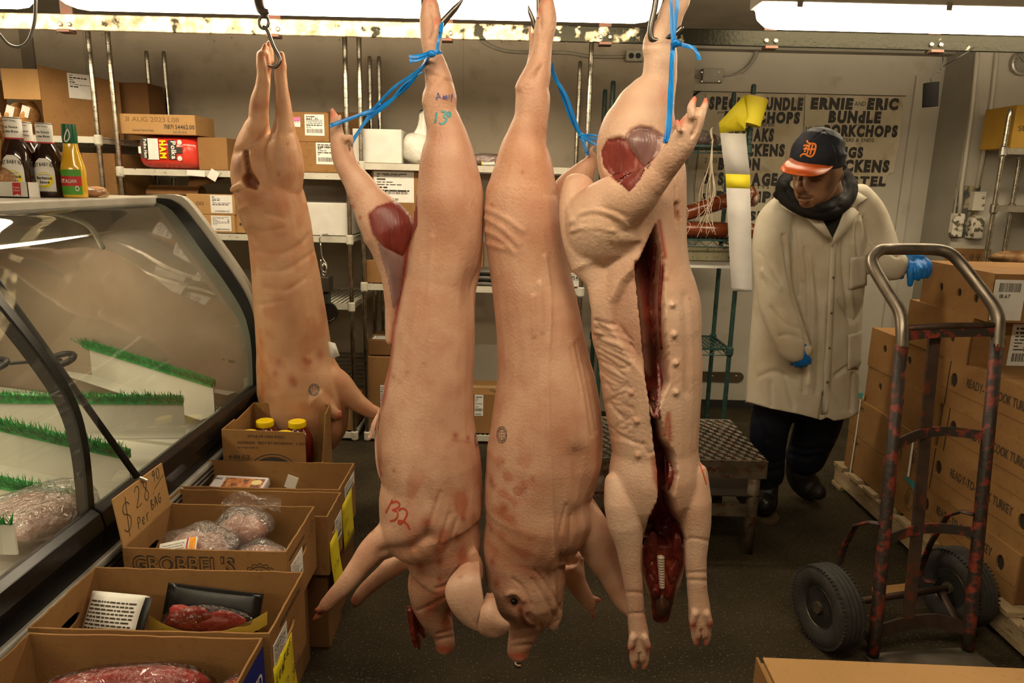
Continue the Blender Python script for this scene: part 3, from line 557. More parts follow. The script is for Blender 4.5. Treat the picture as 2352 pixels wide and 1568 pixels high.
MB().ball(at(1181, 1381, 1.775), (.009, .007, .009)).build('eye', mat('pig_eye', (.01, .006, .005), rough=.08), t, smooth=True)
pigB = b
# ---------------------------------------------------------------- pig O: small amber pig further back, on a hook
t = thing('pig_carcass', 'smaller amber hanging pig with tail, both hind feet on one hook by the glass case', 'pig carcass', at(625, 150, 3.08))
b = Body(3.08)
b.chain([(604, 125, 30), (606, 150, 35), (606, 172, 31), (603, 201, 34), (597, 230, 42), (594, 255, 44), (594, 275, 46), (590, 301, 66), (588, 340, 96), (594, 387, 126), (606, 430, 140), (621, 460, 158), (634, 500, 152), (643, 529, 144), (648, 572, 144), (657, 633, 152), (663, 687, 157), (670, 744, 162), (676, 802, 167), (681, 843, 178), (690, 880, 196), (700, 920, 200), (705, 965, 190), (690, 1010, 150), (680, 1050, 110), (676, 1085, 70)], kd=.95)
b.chain([(617, 95, 8), (618, 115, 20), (618, 140, 24)], dY=.03); b.chain([(610, 100, 7), (606, 120, 18), (606, 140, 24)], dY=.0)
b.chain([(646, 122, 14), (645, 150, 27), (644, 172, 29), (647, 201, 29), (649, 225, 34), (652, 250, 36), (653, 275, 42), (652, 301, 54), (650, 340, 84), (648, 387, 100), (640, 450, 100)], dY=-.02, kd=.95)
b.chain([(635, 148, 7), (634, 175, 9), (636, 208, 7)], dY=-.03)
b.chain([(730, 870, 100), (772, 885, 76), (802, 908, 54), (826, 928, 42), (850, 943, 34), (868, 950, 30), (884, 962, 20)], dY=-.02, kd=.85)
b.chain([(725, 915, 60), (752, 938, 36), (768, 950, 28), (778, 956, 22)], dY=-.12); b.chain([(774, 948, 14), (783, 944, 7)], dY=-.12); b.chain([(774, 955, 14), (782, 963, 7)], dY=-.12)
b.chain([(600, 432, 18), (575, 430, 18), (555, 427, 16), (540, 432, 17), (533, 438, 13)], dY=-.11)
b.fuse(.0056, 5)
b.creases([[(578, 525), (610, 532), (650, 522)], [(590, 575), (640, 585), (690, 560), (708, 540)], [(600, 622), (650, 622), (690, 600), (720, 578)], [(610, 660), (660, 665), (700, 640)], [(610, 490), (650, 500)], [(600, 700), (650, 690)], [(562, 352), (590, 335), (625, 318)], [(650, 312), (668, 305)]], 6, -.003)
b.push(b.m_poly([(560, 345), (566, 345), (574, 392), (592, 420), (588, 432), (566, 427), (558, 408), (566, 396)], 4), .05, True); b.push(b.m_blob(546, 378, 12, 22), .006); b.push(b.m_line([(540, 350), (600, 320), (625, 290)], 8), -.01); b.push(b.m_line([(627, 190), (628, 260), (626, 300)], 4), -.014); b.push(b.m_blob(690, 860, 60, 30), .006)
b.push(b.m_line([(612, 130), (622, 180)], 5), -.008)
b.write()
b.paint(b.m_blob(545, 380, 12, 26), (.50, .40, .38), .85); b.paint(b.m_poly([(560, 345), (567, 345), (575, 392), (593, 420), (588, 434), (566, 428), (557, 408), (566, 396)], 4), (.16, .05, .03), .9)
b.paint(b.m_line([(598, 760), (602, 850), (600, 920)], 7), AMBER, .7); b.paint(b.m_blob(640, 470, 30, 60), (.95, .62, .48), .4); b.paint(b.m_blob(650, 560, 50, 60), (1.1, 1.05, 1.05), .4); b.paint(b.m_blob(610, 100, 14, 24), (.9, .36, .12), .7); b.paint(b.m_blob(646, 140, 10, 26), (.85, .32, .12), .7); b.paint(b.m_blob(618, 155, 8, 14), (.45, .2, .16), .7)
b.paint(b.m_blob(590, 245, 10, 14), (.6, .25, .2), .7); b.paint(b.m_blob(616, 240, 6, 10), (.6, .25, .22), .6); b.paint(b.m_blob(780, 955, 10, 14), (.6, .09, .05), .8); b.paint(b.noise(45, 11)**3, (.72, .36, .2), .35)
speckle(b, [(640, 830, 6), (705, 832, 7), (670, 872, 9), (676, 880, 8), (632, 858, 7), (712, 830, 5), (640, 400, 5), (700, 825, 6), (735, 815, 9), (660, 330, 4)], k=.6)
b.finish('carcass_body', m_skin_o, t); stamp(b, 'inspection_stamp', 721, 895, 12, 13.5, m_stamp, t)
q = at(768, 800, 2.98); tg = MB(); tg.loft([[(q.x-.02, q.y-.02, q.z+.035), (q.x-.006, q.y-.035, q.z+.036), (q.x+.012, q.y-.03, q.z+.03)], [(q.x-.016, q.y-.02, q.z-.03), (q.x+.004, q.y-.042, q.z-.034), (q.x+.03, q.y-.03, q.z-.024)]], caps=False, closed=False); tgo = tg.build('paper_tag', m_white, t, smooth=True)
md = tgo.modifiers.new('solid', 'SOLIDIFY'); md.thickness = .001
pigO = b
# ---------------------------------------------------------------- pig C: right, belly towards us and slit open
t = thing('pig_carcass', 'hanging pig carcass slit open down the belly, one hind leg bent across the front', 'pig carcass', at(1520, 100, 1.80))
b = Body(1.80)
b.chain([(1570, -30, 40), (1558, 0, 56), (1543, 29, 58), (1535, 57, 57), (1520, 84, 72), (1514, 106, 78), (1517, 129, 76), (1516, 158, 77), (1513, 187, 83), (1500, 215, 110), (1486, 244, 138), (1476, 273, 156), (1466, 301, 172), (1462, 330, 184), (1466, 365, 190), (1476, 400, 196), (1476, 450, 200), (1474, 500, 204), (1470, 560, 214), (1470, 615, 226), (1474, 660, 242), (1482, 710, 252), (1484, 760, 252), (1490, 802, 240), (1494, 848, 236), (1497, 900, 226), (1500, 960, 212), (1504, 1030, 196), (1504, 1080, 212), (1508, 1120, 232, .01, .75), (1512, 1155, 232, .03, .6), (1516, 1185, 196, .05, .5)], kd=.85)
b.chain([(1418, 1100, 60, -.02), (1428, 1150, 84, -.03), (1436, 1200, 84, -.03), (1444, 1247, 64, -.03), (1450, 1304, 49, -.03), (1457, 1362, 43, -.03), (1461, 1410, 41, -.03), (1467, 1455, 47, -.03), (1470, 1490, 45, -.03), (1469, 1506, 40, -.03)], dY=-.01, kd=.9)
b.chain([(1596, 1080, 56, -.02), (1597, 1150, 74, -.03), (1600, 1200, 66, -.03), (1600, 1240, 56, -.03), (1598, 1284, 50, -.03), (1601, 1350, 46, -.03), (1605, 1385, 49, -.03), (1608, 1420, 53, -.03), (1610, 1450, 46, -.03)], dY=-.01, kd=.9)
for cx, cy, tw in ((1468, 1500, -.03), (1610, 1445, -.03)):
    b.chain([(cx-10, cy-14, 22), (cx-13, cy+12, 20), (cx-10, cy+34, 11)], dY=tw-.014); b.chain([(cx+10, cy-14, 22), (cx+14, cy+12, 20), (cx+11, cy+34, 11)], dY=tw-.014)
    b.chain([(cx-15, cy-38, 18), (cx-20, cy-18, 15), (cx-22, cy-6, 6)], dY=tw-.035); b.chain([(cx+13, cy-38, 18), (cx+20, cy-20, 15), (cx+26, cy-8, 5)], dY=tw-.035)
b.chain([(1395, 545, 190, -.03, .75), (1400, 505, 205, -.06, .7), (1425, 470, 150, -.09, .75), (1462, 448, 106, -.13), (1494, 420, 76, -.16), (1522, 390, 62, -.18), (1545, 360, 61, -.20), (1568, 326, 62, -.215), (1585, 292, 57, -.225), (1597, 270, 46, -.23), (1602, 258, 38, -.23)], kd=.9)
b.chain([(1591, 268, 24), (1589, 245, 22), (1597, 222, 9)], dY=-.25); b.chain([(1613, 262, 19), (1619, 240, 16), (1621, 222, 7)], dY=-.225); b.chain([(1560, 300, 16), (1556, 282, 14), (1558, 272, 7)], dY=-.25)
b.chain([(1330, 420, 70, -.0), (1322, 470, 76, -.02), (1335, 540, 92, -.03), (1362, 600, 110, -.03), (1378, 650, 64, -.05, .6), (1380, 710, 46, -.06, .6), (1388, 760, 54, -.05, .6)], kd=.8)
b.chain([(1524, 1170, 70), (1524, 1225, 98), (1523, 1290, 100), (1521, 1335, 84), (1520, 1372, 56), (1519, 1398, 46), (1518, 1418, 40)], dY=.06, kd=.8)
b.chain([(1505, 905, 10), (1504, 945, 16), (1510, 960, 10)], dY=-.12); b.chain([(1475, 740, 18), (1478, 770, 16), (1484, 788, 6)], dY=-.10)
b.fuse(.0044, 4)
cav = [(1488, 470), (1500, 500), (1512, 560), (1524, 620), (1522, 690), (1526, 760), (1533, 830), (1534, 880), (1519, 905), (1508, 940), (1522, 1010), (1545, 1040), (1552, 1090), (1543, 1140), (1552, 1180), (1566, 1205), (1570, 1250), (1480, 1250), (1492, 1200), (1516, 1150), (1516, 1090), (1505, 1010), (1497, 930), (1486, 860), (1478, 790), (1470, 700), (1462, 620), (1466, 560)]
far = b.P[:, 1] > 1.80-.22
cm = b.m_poly(cav, 5); ham_leg = b.m_poly([(1400, 480), (1500, 410), (1600, 215), (1640, 240), (1560, 400), (1505, 520), (1470, 600), (1300, 600)], 3)
cm = cm*(1-ham_leg); b.push(cm, .11, True)
hamcut = b.m_poly([(1382, 346), (1394, 322), (1420, 314), (1436, 318), (1448, 300), (1470, 290), (1497, 294), (1524, 313), (1516, 344), (1490, 388), (1470, 412), (1446, 440), (1415, 413), (1388, 384)], 5)*(b.P[:, 1] > 1.66); b.push(hamcut, -.012)
b.push(b.m_blob(1461, 330, 30, 30)*hamcut, .012)
b.push(b.m_poly([(1430, 650), (1466, 615), (1480, 720), (1492, 860), (1478, 850), (1440, 805), (1404, 745), (1406, 700)], 8), -.02)
_q = random.Random(3)
b.creases([[(1366+_q.uniform(-3, 10), 735+i*11+_q.uniform(-4, 4)), (1395+_q.uniform(-6, 6), 742+i*12+_q.uniform(-5, 5)), (1422, 756+i*12+_q.uniform(-6, 6)), (1440+_q.uniform(-12, 14), 778+i*10+_q.uniform(-8, 8))] for i in range(11)], 3.4, -.0042)
b.creases([[(1380+_q.uniform(0, 70), 880+i*9), (1400+_q.uniform(0, 60), 892+i*9), (1420+_q.uniform(0, 60), 886+i*10)] for i in range(14)], 4, -.0022)
b.creases([[(1385, 870), (1410, 900), (1440, 880)], [(1395, 920), (1430, 960)], [(1400, 980), (1440, 1010), (1480, 1020)], [(1476, 1022), (1490, 1042), (1500, 1038)], [(1552, 430), (1556, 520)], [(1575, 1240), (1590, 1236), (1625, 1242)], [(1576, 1316), (1625, 1314)], [(1578, 1332), (1626, 1334)], [(1434, 1360), (1484, 1362)], [(1437, 1410), (1484, 1408)], [(1478, 105), (1550, 100)]], 4, -.003)
b.creases([[(1603, 236), (1602, 262), (1598, 292), (1590, 312)]], 3, -.012)
b.creases([[(1468, 1502), (1468, 1536)], [(1611, 1448), (1612, 1482)]], 2.6, -.010)
b.creases([[(1320, 500), (1370, 494), (1420, 512)], [(1340, 478), (1400, 480), (1440, 498)], [(1310, 540), (1360, 520), (1400, 524)]], 4, -.002)
b.creases([[(1310, 510), (1360, 480), (1420, 500), (1440, 520)], [(1315, 530), (1370, 520), (1410, 530)], [(1478, 620), (1494, 700), (1500, 790)]], 6, .0035)
b.push(b.m_line([(1575, 680), (1580, 800), (1578, 900)], 10), -.003); b.push(b.m_line([(1556, 470), (1558, 500)], 5), -.02)
for x, y in ((1543, 700), (1548, 768), (1552, 833), (1552, 900), (1450, 900), (1462, 966), (1466, 1044), (1525, 636)): b.push(b.m_blob(x, y, 6, 6), .010)
b.write()
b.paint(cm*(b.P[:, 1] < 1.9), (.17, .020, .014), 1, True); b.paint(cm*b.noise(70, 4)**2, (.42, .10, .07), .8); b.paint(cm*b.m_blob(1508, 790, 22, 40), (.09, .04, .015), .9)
b.paint(hamcut, (.34, .055, .035), 1); b.paint(hamcut*b.m_poly([(1435, 316), (1461, 290), (1495, 293), (1524, 313), (1515, 344), (1484, 385), (1461, 356)], 5), (.38, .22, .21), .85); b.paint(hamcut*b.noise(120, 14)**3, (.62, .28, .22), .5)
b.paint(b.m_poly([(1426, 655), (1466, 618), (1480, 720), (1492, 860), (1478, 850), (1440, 805), (1404, 745), (1406, 700)], 7), (.66, .54, .50), .7)
b.paint(b.m_poly([(1470, 620), (1478, 640), (1486, 740), (1480, 740)], 4), (.55, .12, .09), .8); b.paint(b.m_line([(1514, 508), (1520, 545), (1528, 590)], 5), (.5, .09, .06), .9); b.paint(b.m_line([(1505, 640), (1512, 600)], 8), (1.1, 1.05, 1), .6)
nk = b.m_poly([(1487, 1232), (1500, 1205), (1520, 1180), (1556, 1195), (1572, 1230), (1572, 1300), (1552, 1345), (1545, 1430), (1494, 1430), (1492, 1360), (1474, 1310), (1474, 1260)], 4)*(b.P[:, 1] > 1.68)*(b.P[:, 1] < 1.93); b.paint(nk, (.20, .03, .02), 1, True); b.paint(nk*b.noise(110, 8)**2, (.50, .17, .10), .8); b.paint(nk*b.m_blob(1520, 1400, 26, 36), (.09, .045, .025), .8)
b.paint(b.m_poly([(1495, 1048), (1512, 1042), (1520, 1090), (1516, 1140), (1500, 1100)], 5), (.5, .16, .11), .8); b.paint(b.m_line([(1538, 1010), (1535, 950), (1528, 1000)], 6), (.5, .12, .08), .8)
for cx, cy in ((1468, 1500), (1610, 1445)):
    for dx, dy, r_ in ((-9, 36, 12), (11, 36, 12), (-21, -8, 9), (25, -10, 9)): b.paint(b.m_blob(cx+dx, cy+dy, r_, r_+2), m_hoof, .7)
for x, y in ((1598, 224), (1620, 224), (1558, 274)): b.paint(b.m_blob(x, y, 14, 16), m_hoof, .85)
b.paint(b.m_blob(1522, 215, 10, 30), (.9, .5, .48), .5); b.paint(b.m_line([(1556, 485), (1558, 505)], 4), (.5, .16, .06), .9); b.paint(b.m_blob(1400, 520, 60, 50), (1.08, 1.0, .88), .5)
speckle(b, [(1405, 556, 4), (1475, 570, 5), (1450, 901, 5), (1462, 966, 5), (1466, 1044, 5), (1525, 636, 4), (1584, 686, 3), (1586, 900, 3)], k=.5)
b.finish('carcass_body', m_skin_p, t)
b.marks('faded_marking', [[(1606, 1062), (1614, 1085), (1622, 1112)], [(1612, 1066), (1616, 1080)]], 3, m_red, t)
flesh_sheet(b, 'ham_muscle', [(1382, 346), (1394, 322), (1420, 316), (1434, 320), (1452, 350), (1482, 388), (1470, 412), (1446, 440), (1415, 413), (1388, 384)], m_ham, t); flesh_sheet(b, 'sheathed_muscle', [(1436, 316), (1461, 292), (1495, 294), (1524, 313), (1516, 344), (1488, 388), (1462, 360)], m_grey, t, .005)
flesh(b, 'neck_flesh', [(1494, 1262, 18, 44, 8, .012), (1556, 1262, 17, 50, -8, .012), (1500, 1318, 16, 34, -14, .011), (1548, 1312, 15, 36, 14, .011), (1524, 1225, 24, 26, 0, .012), (1508, 1350, 12, 26, -8, .010), (1540, 1352, 12, 24, 8, .010), (1540, 1190, 15, 30, 10, .010), (1510, 1198, 12, 28, -10, .010)], m_meat, t)
flesh(b, 'jaw_bone', [(1523, 1388, 19, 32, 0, .016)], mat('jaw_dark', (.05, .022, .012), (.11, .05, .028), rough=.35, scale=26, bump=.4), t)
for i, L_ in enumerate(([(1508, 560), (1500, 640), (1496, 720), (1505, 800)], [(1520, 600), (1516, 700), (1520, 800)], [(1512, 830), (1516, 900), (1506, 960)], [(1526, 1040), (1530, 1100), (1528, 1160)], [(1540, 1060), (1542, 1110), (1536, 1170)])):
    P = [b.hit(x, y, .0) for x, y in L_]; MB().tube([h[0] for h in P if h], [.006, .009, .007, .004][:len([h for h in P if h])], 8, smooth=5, flat=.6).build('belly_flesh', m_meat, t, smooth=True)
w_ = MB(); cpt = [at(1518+ (i*.25), 1280+i*6, 1.722) for i in range(12)]
for i, p in enumerate(cpt): w_.ball(p, (.0105-.0003*i, .010, .0062), 12)
w_.build('windpipe', mat('cartilage', (.34, .25, .19), (.40, .31, .24), rough=.35), t, smooth=True)
pigC = b
# ================================================================ cartons
def label_mesh(mb, O, U, W, w, h, seed=0, bar=None, lines=True, pink=False):
    """printed sticker: paper (slot 0), ink (slot 1), pink band (slot 2)"""
    O, U, W = V(O), V(U).normalized(), V(W).normalized(); N = U.cross(W); r_ = random.Random(seed)
    def rc(a, b, c, d, mi, k): mb.quad([O+U*a*w+W*b*h+N*k, O+U*c*w+W*b*h+N*k, O+U*c*w+W*d*h+N*k, O+U*a*w+W*d*h+N*k], mi)
    c = [O, O+U*w, O+U*w+W*h, O+W*h]; mb.add(c+[p+N*.0012 for p in c], [(4, 5, 6, 7), (0, 1, 5, 4), (1, 2, 6, 5), (2, 3, 7, 6), (3, 0, 4, 7)], 0)
    if pink: rc(0, .55, 1, 1, 2, .0016)
    bx = bar or (.1, .12, .9, .32)
    if bar is not False:
        x = bx[0]
        while x < bx[2]:
            q = r_.choice((.008, .012, .02)); rc(x, bx[1], min(x+q, bx[2]), bx[3], 1, .0016); x += q+r_.choice((.008, .012, .02))
    if lines:
        y = .92
        while y > .40:
            hh = r_.choice((.025, .03, .05)); x = .08
            while x < .85:
                q = r_.uniform(.05, .22); rc(x, y-hh, min(x+q, .92), y, 1, .0016); x += q+.03
                if r_.random() < .22: break
            y -= hh+.05
m_pink = mat('pink_band', (.70, .17, .40), rough=.6)
LBL = [m_label, m_print, m_pink]
def carton(label, X, Y, Z, size, rz=0, m=None, group=None, stickers=(), prints=(), holes=(), tape=True, name='cardboard_carton', lid=False, cat='carton', bev=.004):
    """closed carton: X, Y = centre, Z = underside; size (w, d, h). faces: f (-Y) l (-X) r (+X) t (top)"""
    m = m or m_board; w_, d_, h_ = size
    t = thing(name, label, cat, (X, Y, Z), rz, group); M = MW[t.name]; rot = M.to_3x3()
    def fr(face, u, v, off=.0):
        if face == 'f': p, U, W = (-w_/2+u*w_, -d_/2-off, v*h_), (1, 0, 0), (0, 0, 1)
        elif face == 'l': p, U, W = (-w_/2-off, d_/2-u*d_, v*h_), (0, -1, 0), (0, 0, 1)
        elif face == 'r': p, U, W = (w_/2+off, -d_/2+u*d_, v*h_), (0, 1, 0), (0, 0, 1)
        else: p, U, W = (-w_/2+u*w_, -d_/2+v*d_, h_+off), (1, 0, 0), (0, 1, 0)
        return M @ V(p), rot @ V(U), rot @ V(W)
    dim = {'f': (w_, h_), 'l': (d_, h_), 'r': (d_, h_), 't': (w_, d_)}
    ins = .008 if holes else 0
    hf = {h[0] for h in holes}
    lo = [-w_/2+(ins if 'l' in hf else 0), -d_/2+(ins if 'f' in hf else 0), .001]; hi = [w_/2-(ins if 'r' in hf else 0), d_/2, h_-.001]
    c = [(lo[i]+hi[i])/2 for i in range(3)]
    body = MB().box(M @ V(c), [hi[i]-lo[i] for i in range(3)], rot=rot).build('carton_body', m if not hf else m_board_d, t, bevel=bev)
    for face in hf:
        W0, H0 = dim[face]; O, U, W = fr(face, 0, 0); N = U.cross(W); hs = []
        for f_, u, v, ru, rv in holes:
            if f_ == face: hs.append([(u*W0+ru*math.cos(a), v*H0+rv*math.sin(a)) for a in np.linspace(0, 2*PI, 15)[:-1]])
        pw_ = MB().plate([(0, 0), (W0, 0), (W0, H0), (0, H0)], hs, ins, O-N*ins, U, W)
        for hh in hs: pw_.quad([O-N*(ins-.0012)+U*a+W*b for a, b in hh], 1)  # dark disc at the back of each hole, painted shade of the interior
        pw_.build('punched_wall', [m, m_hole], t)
    if lid:
        for s in (-1, 1): MB().box(M @ V((0, s*(d_/4+.001), h_+.0015)), (w_, d_/2-.003, .003), rot=rot).build('top_flap', m, t)
    if tape and not lid: MB().box(M @ V((0, 0, h_)), (w_*.98, .05, .0016), rot=rot).build('tape', mat('packing_tape', (.40, .26, .12), (.45, .3, .15), rough=.25), t)
    for k, st in enumerate(stickers):
        face, u0, v0, u1, v1 = st[:5]; kw = st[5] if len(st) > 5 else {}
        O, U, W = fr(face, u0, v0, .0004); mb = MB(); txt = kw.pop('text', None) if kw else None
        label_mesh(mb, O, U, W, (u1-u0)*dim[face][0], (v1-v0)*dim[face][1], seed=sum(map(ord, label)) % 999+k, **kw); N = U.cross(W)
        if txt:
            for s, a, b, hh in txt: lettering(mb, s, O+U*a*(u1-u0)*dim[face][0]+W*b*(v1-v0)*dim[face][1]+N*.0014, U, W, hh, bold=.02, mi=1)
        mb.build('shipping_label', LBL, t)
    for pr in prints:
        face, s, u, v, hh = pr[:5]; kw = pr[5] if len(pr) > 5 else {}; O, U, W = fr(face, u, v, .0006); mb = MB()
        an = kw.pop('rot', 0) if kw else 0; rm = kw.pop('mat', m_print) if kw else m_print
        if an: q = Matrix.Rotation(an, 3, U.cross(W)); U, W = q @ U, q @ W
        lettering(mb, s, O, U, W, hh, **kw); mb.build('printed_lettering', rm, t)
    return t
def carton_px(label, px0, py0, px1, py1, Y, depth, z=None, **k):
    a, c = at(px0, py1, Y), at(px1, py0, Y); Z0 = a.z if z is None else z
    return carton(label, (a.x+c.x)/2, Y+depth/2, Z0, (c.x-a.x, depth, c.z-Z0), **k)
def open_carton(label, x0, x1, y0, y1, z0, z1, m=None, rz=0, front_h=None, slots=True, th=.005, group=None, right_h=None):
    """open-topped carton: each wall a part; slot hand-holes in the two end walls"""
    m = m or m_board; t = thing('open_carton', label, 'carton', ((x0+x1)/2, (y0+y1)/2, z0), rz, group); M = MW[t.name]; rot = M.to_3x3(); w_, d_, h_ = x1-x0, y1-y0, z1-z0
    X, Yv, Zv = rot @ V((1, 0, 0)), rot @ V((0, 1, 0)), rot @ V((0, 0, 1))
    def wall(o, U, W0, H0, hole):
        O = M @ V(o); jag = [(W0, H0)]
        jag += [(W0*(1-i/14), H0+random.uniform(-.0025, .001)) for i in range(1, 14)]+[(0, H0)]
        hs = [[(W0/2+.045*math.copysign(abs(math.cos(a))**.6, math.cos(a)), H0*.62+.014*math.sin(a)) for a in np.linspace(0, 2*PI, 17)[:-1]]] if hole else []
        return MB().plate([(0, 0), (W0, 0)]+jag, hs, th, O, U, Zv, 0).build('side_wall', [m], t)
    fh = front_h or h_; rh = right_h or h_
    wall((w_/2-th, d_/2-th, 0), -X, w_-2*th, h_, False)
    wall((-w_/2+th, -d_/2+th, 0), X, w_-2*th, fh, False)
    wall((-w_/2+th, d_/2, 0), -Yv, d_, h_, slots)
    wall((w_/2-th, -d_/2, 0), Yv, d_, rh, slots)
    MB().box(M @ V((0, 0, th/2)), (w_-2*th, d_-2*th, th), rot=rot).build('bottom_panel', m, t)
    e = MB()
    for a, b_ in (((-w_/2, -d_/2, fh), (w_/2, -d_/2, fh)), ((-w_/2, d_/2, h_), (w_/2, d_/2, h_))):
        pass
    t['w'] = w_; t['d'] = d_; t['h'] = h_
    return t
def note(parent_or_none, name, label, O, U, W, w_, h_, m, writes=(), curl=.0, pen=.0035, cat='price note'):
    """handwritten paper note as a thing"""
    O, U, W = V(O), V(U).normalized(), V(W).normalized(); N = U.cross(W); t = thing(name, label, cat, O); mb = MB(); rows = []
    for i in range(7):
        v = i/6; rows.append([O+U*w_*u+W*h_*v+N*(.0015+curl*(1-v)**2) for u in (0, .5, 1)])
    mb.loft(rows, caps=False, closed=False); p = mb.build('paper_sheet', m, t, smooth=True); s = p.modifiers.new('solid', 'SOLIDIFY'); s.thickness = .0008
    for s_, u, v, hh in writes:
        mb = MB(); handwrite(mb, s_, O+U*u*w_+W*v*h_+N*(.0022+curl*(1-v)**2), U, W, hh, pen); mb.build('handwriting', m_print, p)
    return t
# ================================================================ glass meat case along the left
K = 1.3; Y0C, Y1C = .40, 3.146
m_cgrey = mat('case_grey_edge', (.42, .39, .32), (.48, .45, .38), rough=.4, scale=14)
m_csil = mat('case_silver', (.33, .315, .28), (.44, .42, .37), rough=.4, metal=.25, scale=18, r2=.5)
m_cin = mat('case_interior', (.40, .34, .26), (.46, .40, .32), rough=.45, scale=4)
m_cend = mat('case_end_lining', (.27, .205, .145), (.33, .26, .19), rough=.35, scale=5)
m_cwhite = mat('case_white', (.74, .72, .63), (.80, .78, .70), rough=.35, scale=4, c3=(.55, .48, .36), s3=25, t3=(.66, .75))
m_glass = clear('case_glass', (.93, .95, .91), refl=.07, haze=.025, hcol=(.75, .72, .62))
case = thing('display_case', 'long glass-fronted meat display case with black rails and grey bumper', 'display case', (-1.35, 1.4, 0))
pf = [(at(px, py, Y1C).x, at(px, py, Y1C).z) for px, py in [(360, 462), (392, 474), (418, 500), (470, 572), (530, 655), (568, 722), (583, 790), (587, 886)]]
pfs, _ = spline([(x, 0, z) for x, z in pf], [1]*len(pf), 5); pf = [(p.x, p.z) for p in pfs]
oe = [(at(px, py, Y1C).x, at(px, py, Y1C).z) for px, py in [(300, 449), (385, 446), (412, 449), (436, 462), (500, 545), (556, 625), (583, 675), (596, 730), (600, 800), (600, 890)]]
oes, _ = spline([(x, 0, z) for x, z in oe], [1]*len(oe), 4); oe = [(p.x, p.z) for p in oes]
ZT = oe[0][1]; XB = -2.36; XT = pf[0][0]; zr = pf[-1][1]; xr = pf[-1][0]
def sheet(prof, ya, yb, th=.005):
    mb = MB(); mb.loft([[(x, ya, z) for x, z in prof], [(x, yb, z) for x, z in prof]], caps=False, closed=False); return mb
SEAM = 1.42*K
for a, b_ in ((Y0C, SEAM-.012), (SEAM+.012, Y1C-.035)): sheet(pf, a, b_).build('front_glass', m_glass, case, smooth=True)
# far end panel: grey edge band, black gasket, lining
ring_in = pf
def band(outer, inner, ya, yb):
    mb = MB(); n = min(len(outer), len(inner))
    A = [outer[int(i*(len(outer)-1)/30)] for i in range(31)]; B = [inner[int(i*(len(inner)-1)/30)] for i in range(31)]
    mb.loft([[(a[0], y, a[1]), (b[0], y, b[1])] for a, b in zip(A, B) for y in (ya,)], caps=False, closed=False)
    rings = [[(a[0], ya, a[1]), (b[0], ya, b[1]), (b[0], yb, b[1]), (a[0], yb, a[1])] for a, b in zip(A, B)]
    return MB().loft(rings)
mid1 = [(o[0]*.62+i[0]*.38, o[1]*.62+i[1]*.38) for o, i in zip([oe[int(k*(len(oe)-1)/30)] for k in range(31)], [pf[int(k*(len(pf)-1)/30)] for k in range(31)])]
band(oe, mid1, Y1C-.02, Y1C+.02).build('end_edge', m_cgrey, case, smooth=True, auto=40)
band(mid1, pf, Y1C-.034, Y1C+.01).build('end_gasket', m_blackg, case, smooth=True, auto=40)
inn = [(x-.034, z-.016) for x, z in pf]
band(pf, inn, Y1C-.03, Y1C).build('end_frame', mat('end_frame_grey', (.20, .20, .16), (.25, .25, .2), rough=.35), case, smooth=True, auto=40)
MB().plate(list(reversed([(x, z) for x, z in inn]))[::-1]+[(inn[-1][0], zr-.10), (XB, zr-.10), (XB, ZT-.03)], [], .012, (0, Y1C-.004, 0), (1, 0, 0), (0, 0, 1)).build('end_panel', m_cend, case)
# top, back, deck, base
MB().span((XB, Y0C, ZT-.035), (XT+.015, Y1C+.015, ZT)).build('top_cap', m_cgrey, case, bevel=.005)
MB().span((XT-.0, Y0C, ZT-.045), (XT+.012, Y1C-.03, ZT-.035)).build('top_gasket', m_blackg, case)
bk = MB().span((XB-.01, Y0C, zr-.1), (XB+.01, Y1C, ZT-.035)).build('back_panel', m_cin, case)
for a in (.7, 1.4, 2.1, 2.85): MB().span((XB+.01, a-.03, zr+.05), (XB+.04, a+.03, ZT-.1)).build('door_frame', m_cgrey, bk)
dk = MB().add([(xr-.03, Y0C, zr-.15), (xr-.03, Y1C-.03, zr-.15), (XB, Y1C-.03, zr-.02), (XB, Y0C, zr-.02), (xr-.03, Y0C, zr-.17), (xr-.03, Y1C-.03, zr-.17), (XB, Y1C-.03, zr-.04), (XB, Y0C, zr-.04)], [(0, 1, 2, 3), (7, 6, 5, 4), (0, 4, 5, 1), (1, 5, 6, 2), (2, 6, 7, 3), (3, 7, 4, 0)]).build('deck', m_cwhite, case)
lh = MB().add([(XT-.17, Y0C, ZT-.05), (XT-.40, Y0C, ZT-.09), (XT-.42, Y0C, ZT-.20), (XT-.16, Y0C, ZT-.15), (XT-.17, Y1C-.06, ZT-.05), (XT-.40, Y1C-.06, ZT-.09), (XT-.42, Y1C-.06, ZT-.20), (XT-.16, Y1C-.06, ZT-.15)], [(0, 1, 2, 3), (7, 6, 5, 4), (0, 4, 5, 1), (1, 5, 6, 2), (2, 6, 7, 3), (3, 7, 4, 0)]).build('lamp_hood', m_cin, case, bevel=.006)
MB().add([(XT-.19, Y0C+.1, ZT-.160), (XT-.38, Y0C+.1, ZT-.196), (XT-.38, Y1C-.2, ZT-.196), (XT-.19, Y1C-.2, ZT-.160)], [(0, 1, 2, 3)]).build('case_fill_strip', mat('case_fill_strip', (.9, .9, .85), emit=(LAMP_COLOR, 7.0)), lh)  # unseen glowing strip added under the hood to brighten the case interior
MB().tube([(XT-.28, 2.5, ZT-.05), (XT-.13, 2.6, ZT-.05), (XT-.08, 2.75, ZT-.10), (XT-.09, 2.86, ZT-.2)], .010, 8, smooth=5).build('lamp_cable', m_cgrey, case, smooth=True)
MB().span((XB, Y0C, .10), (-1.50, Y1C, zr-.17)).build('base_cabinet', mat('case_base', (.05, .012, .009), (.07, .018, .012), rough=.5), case)
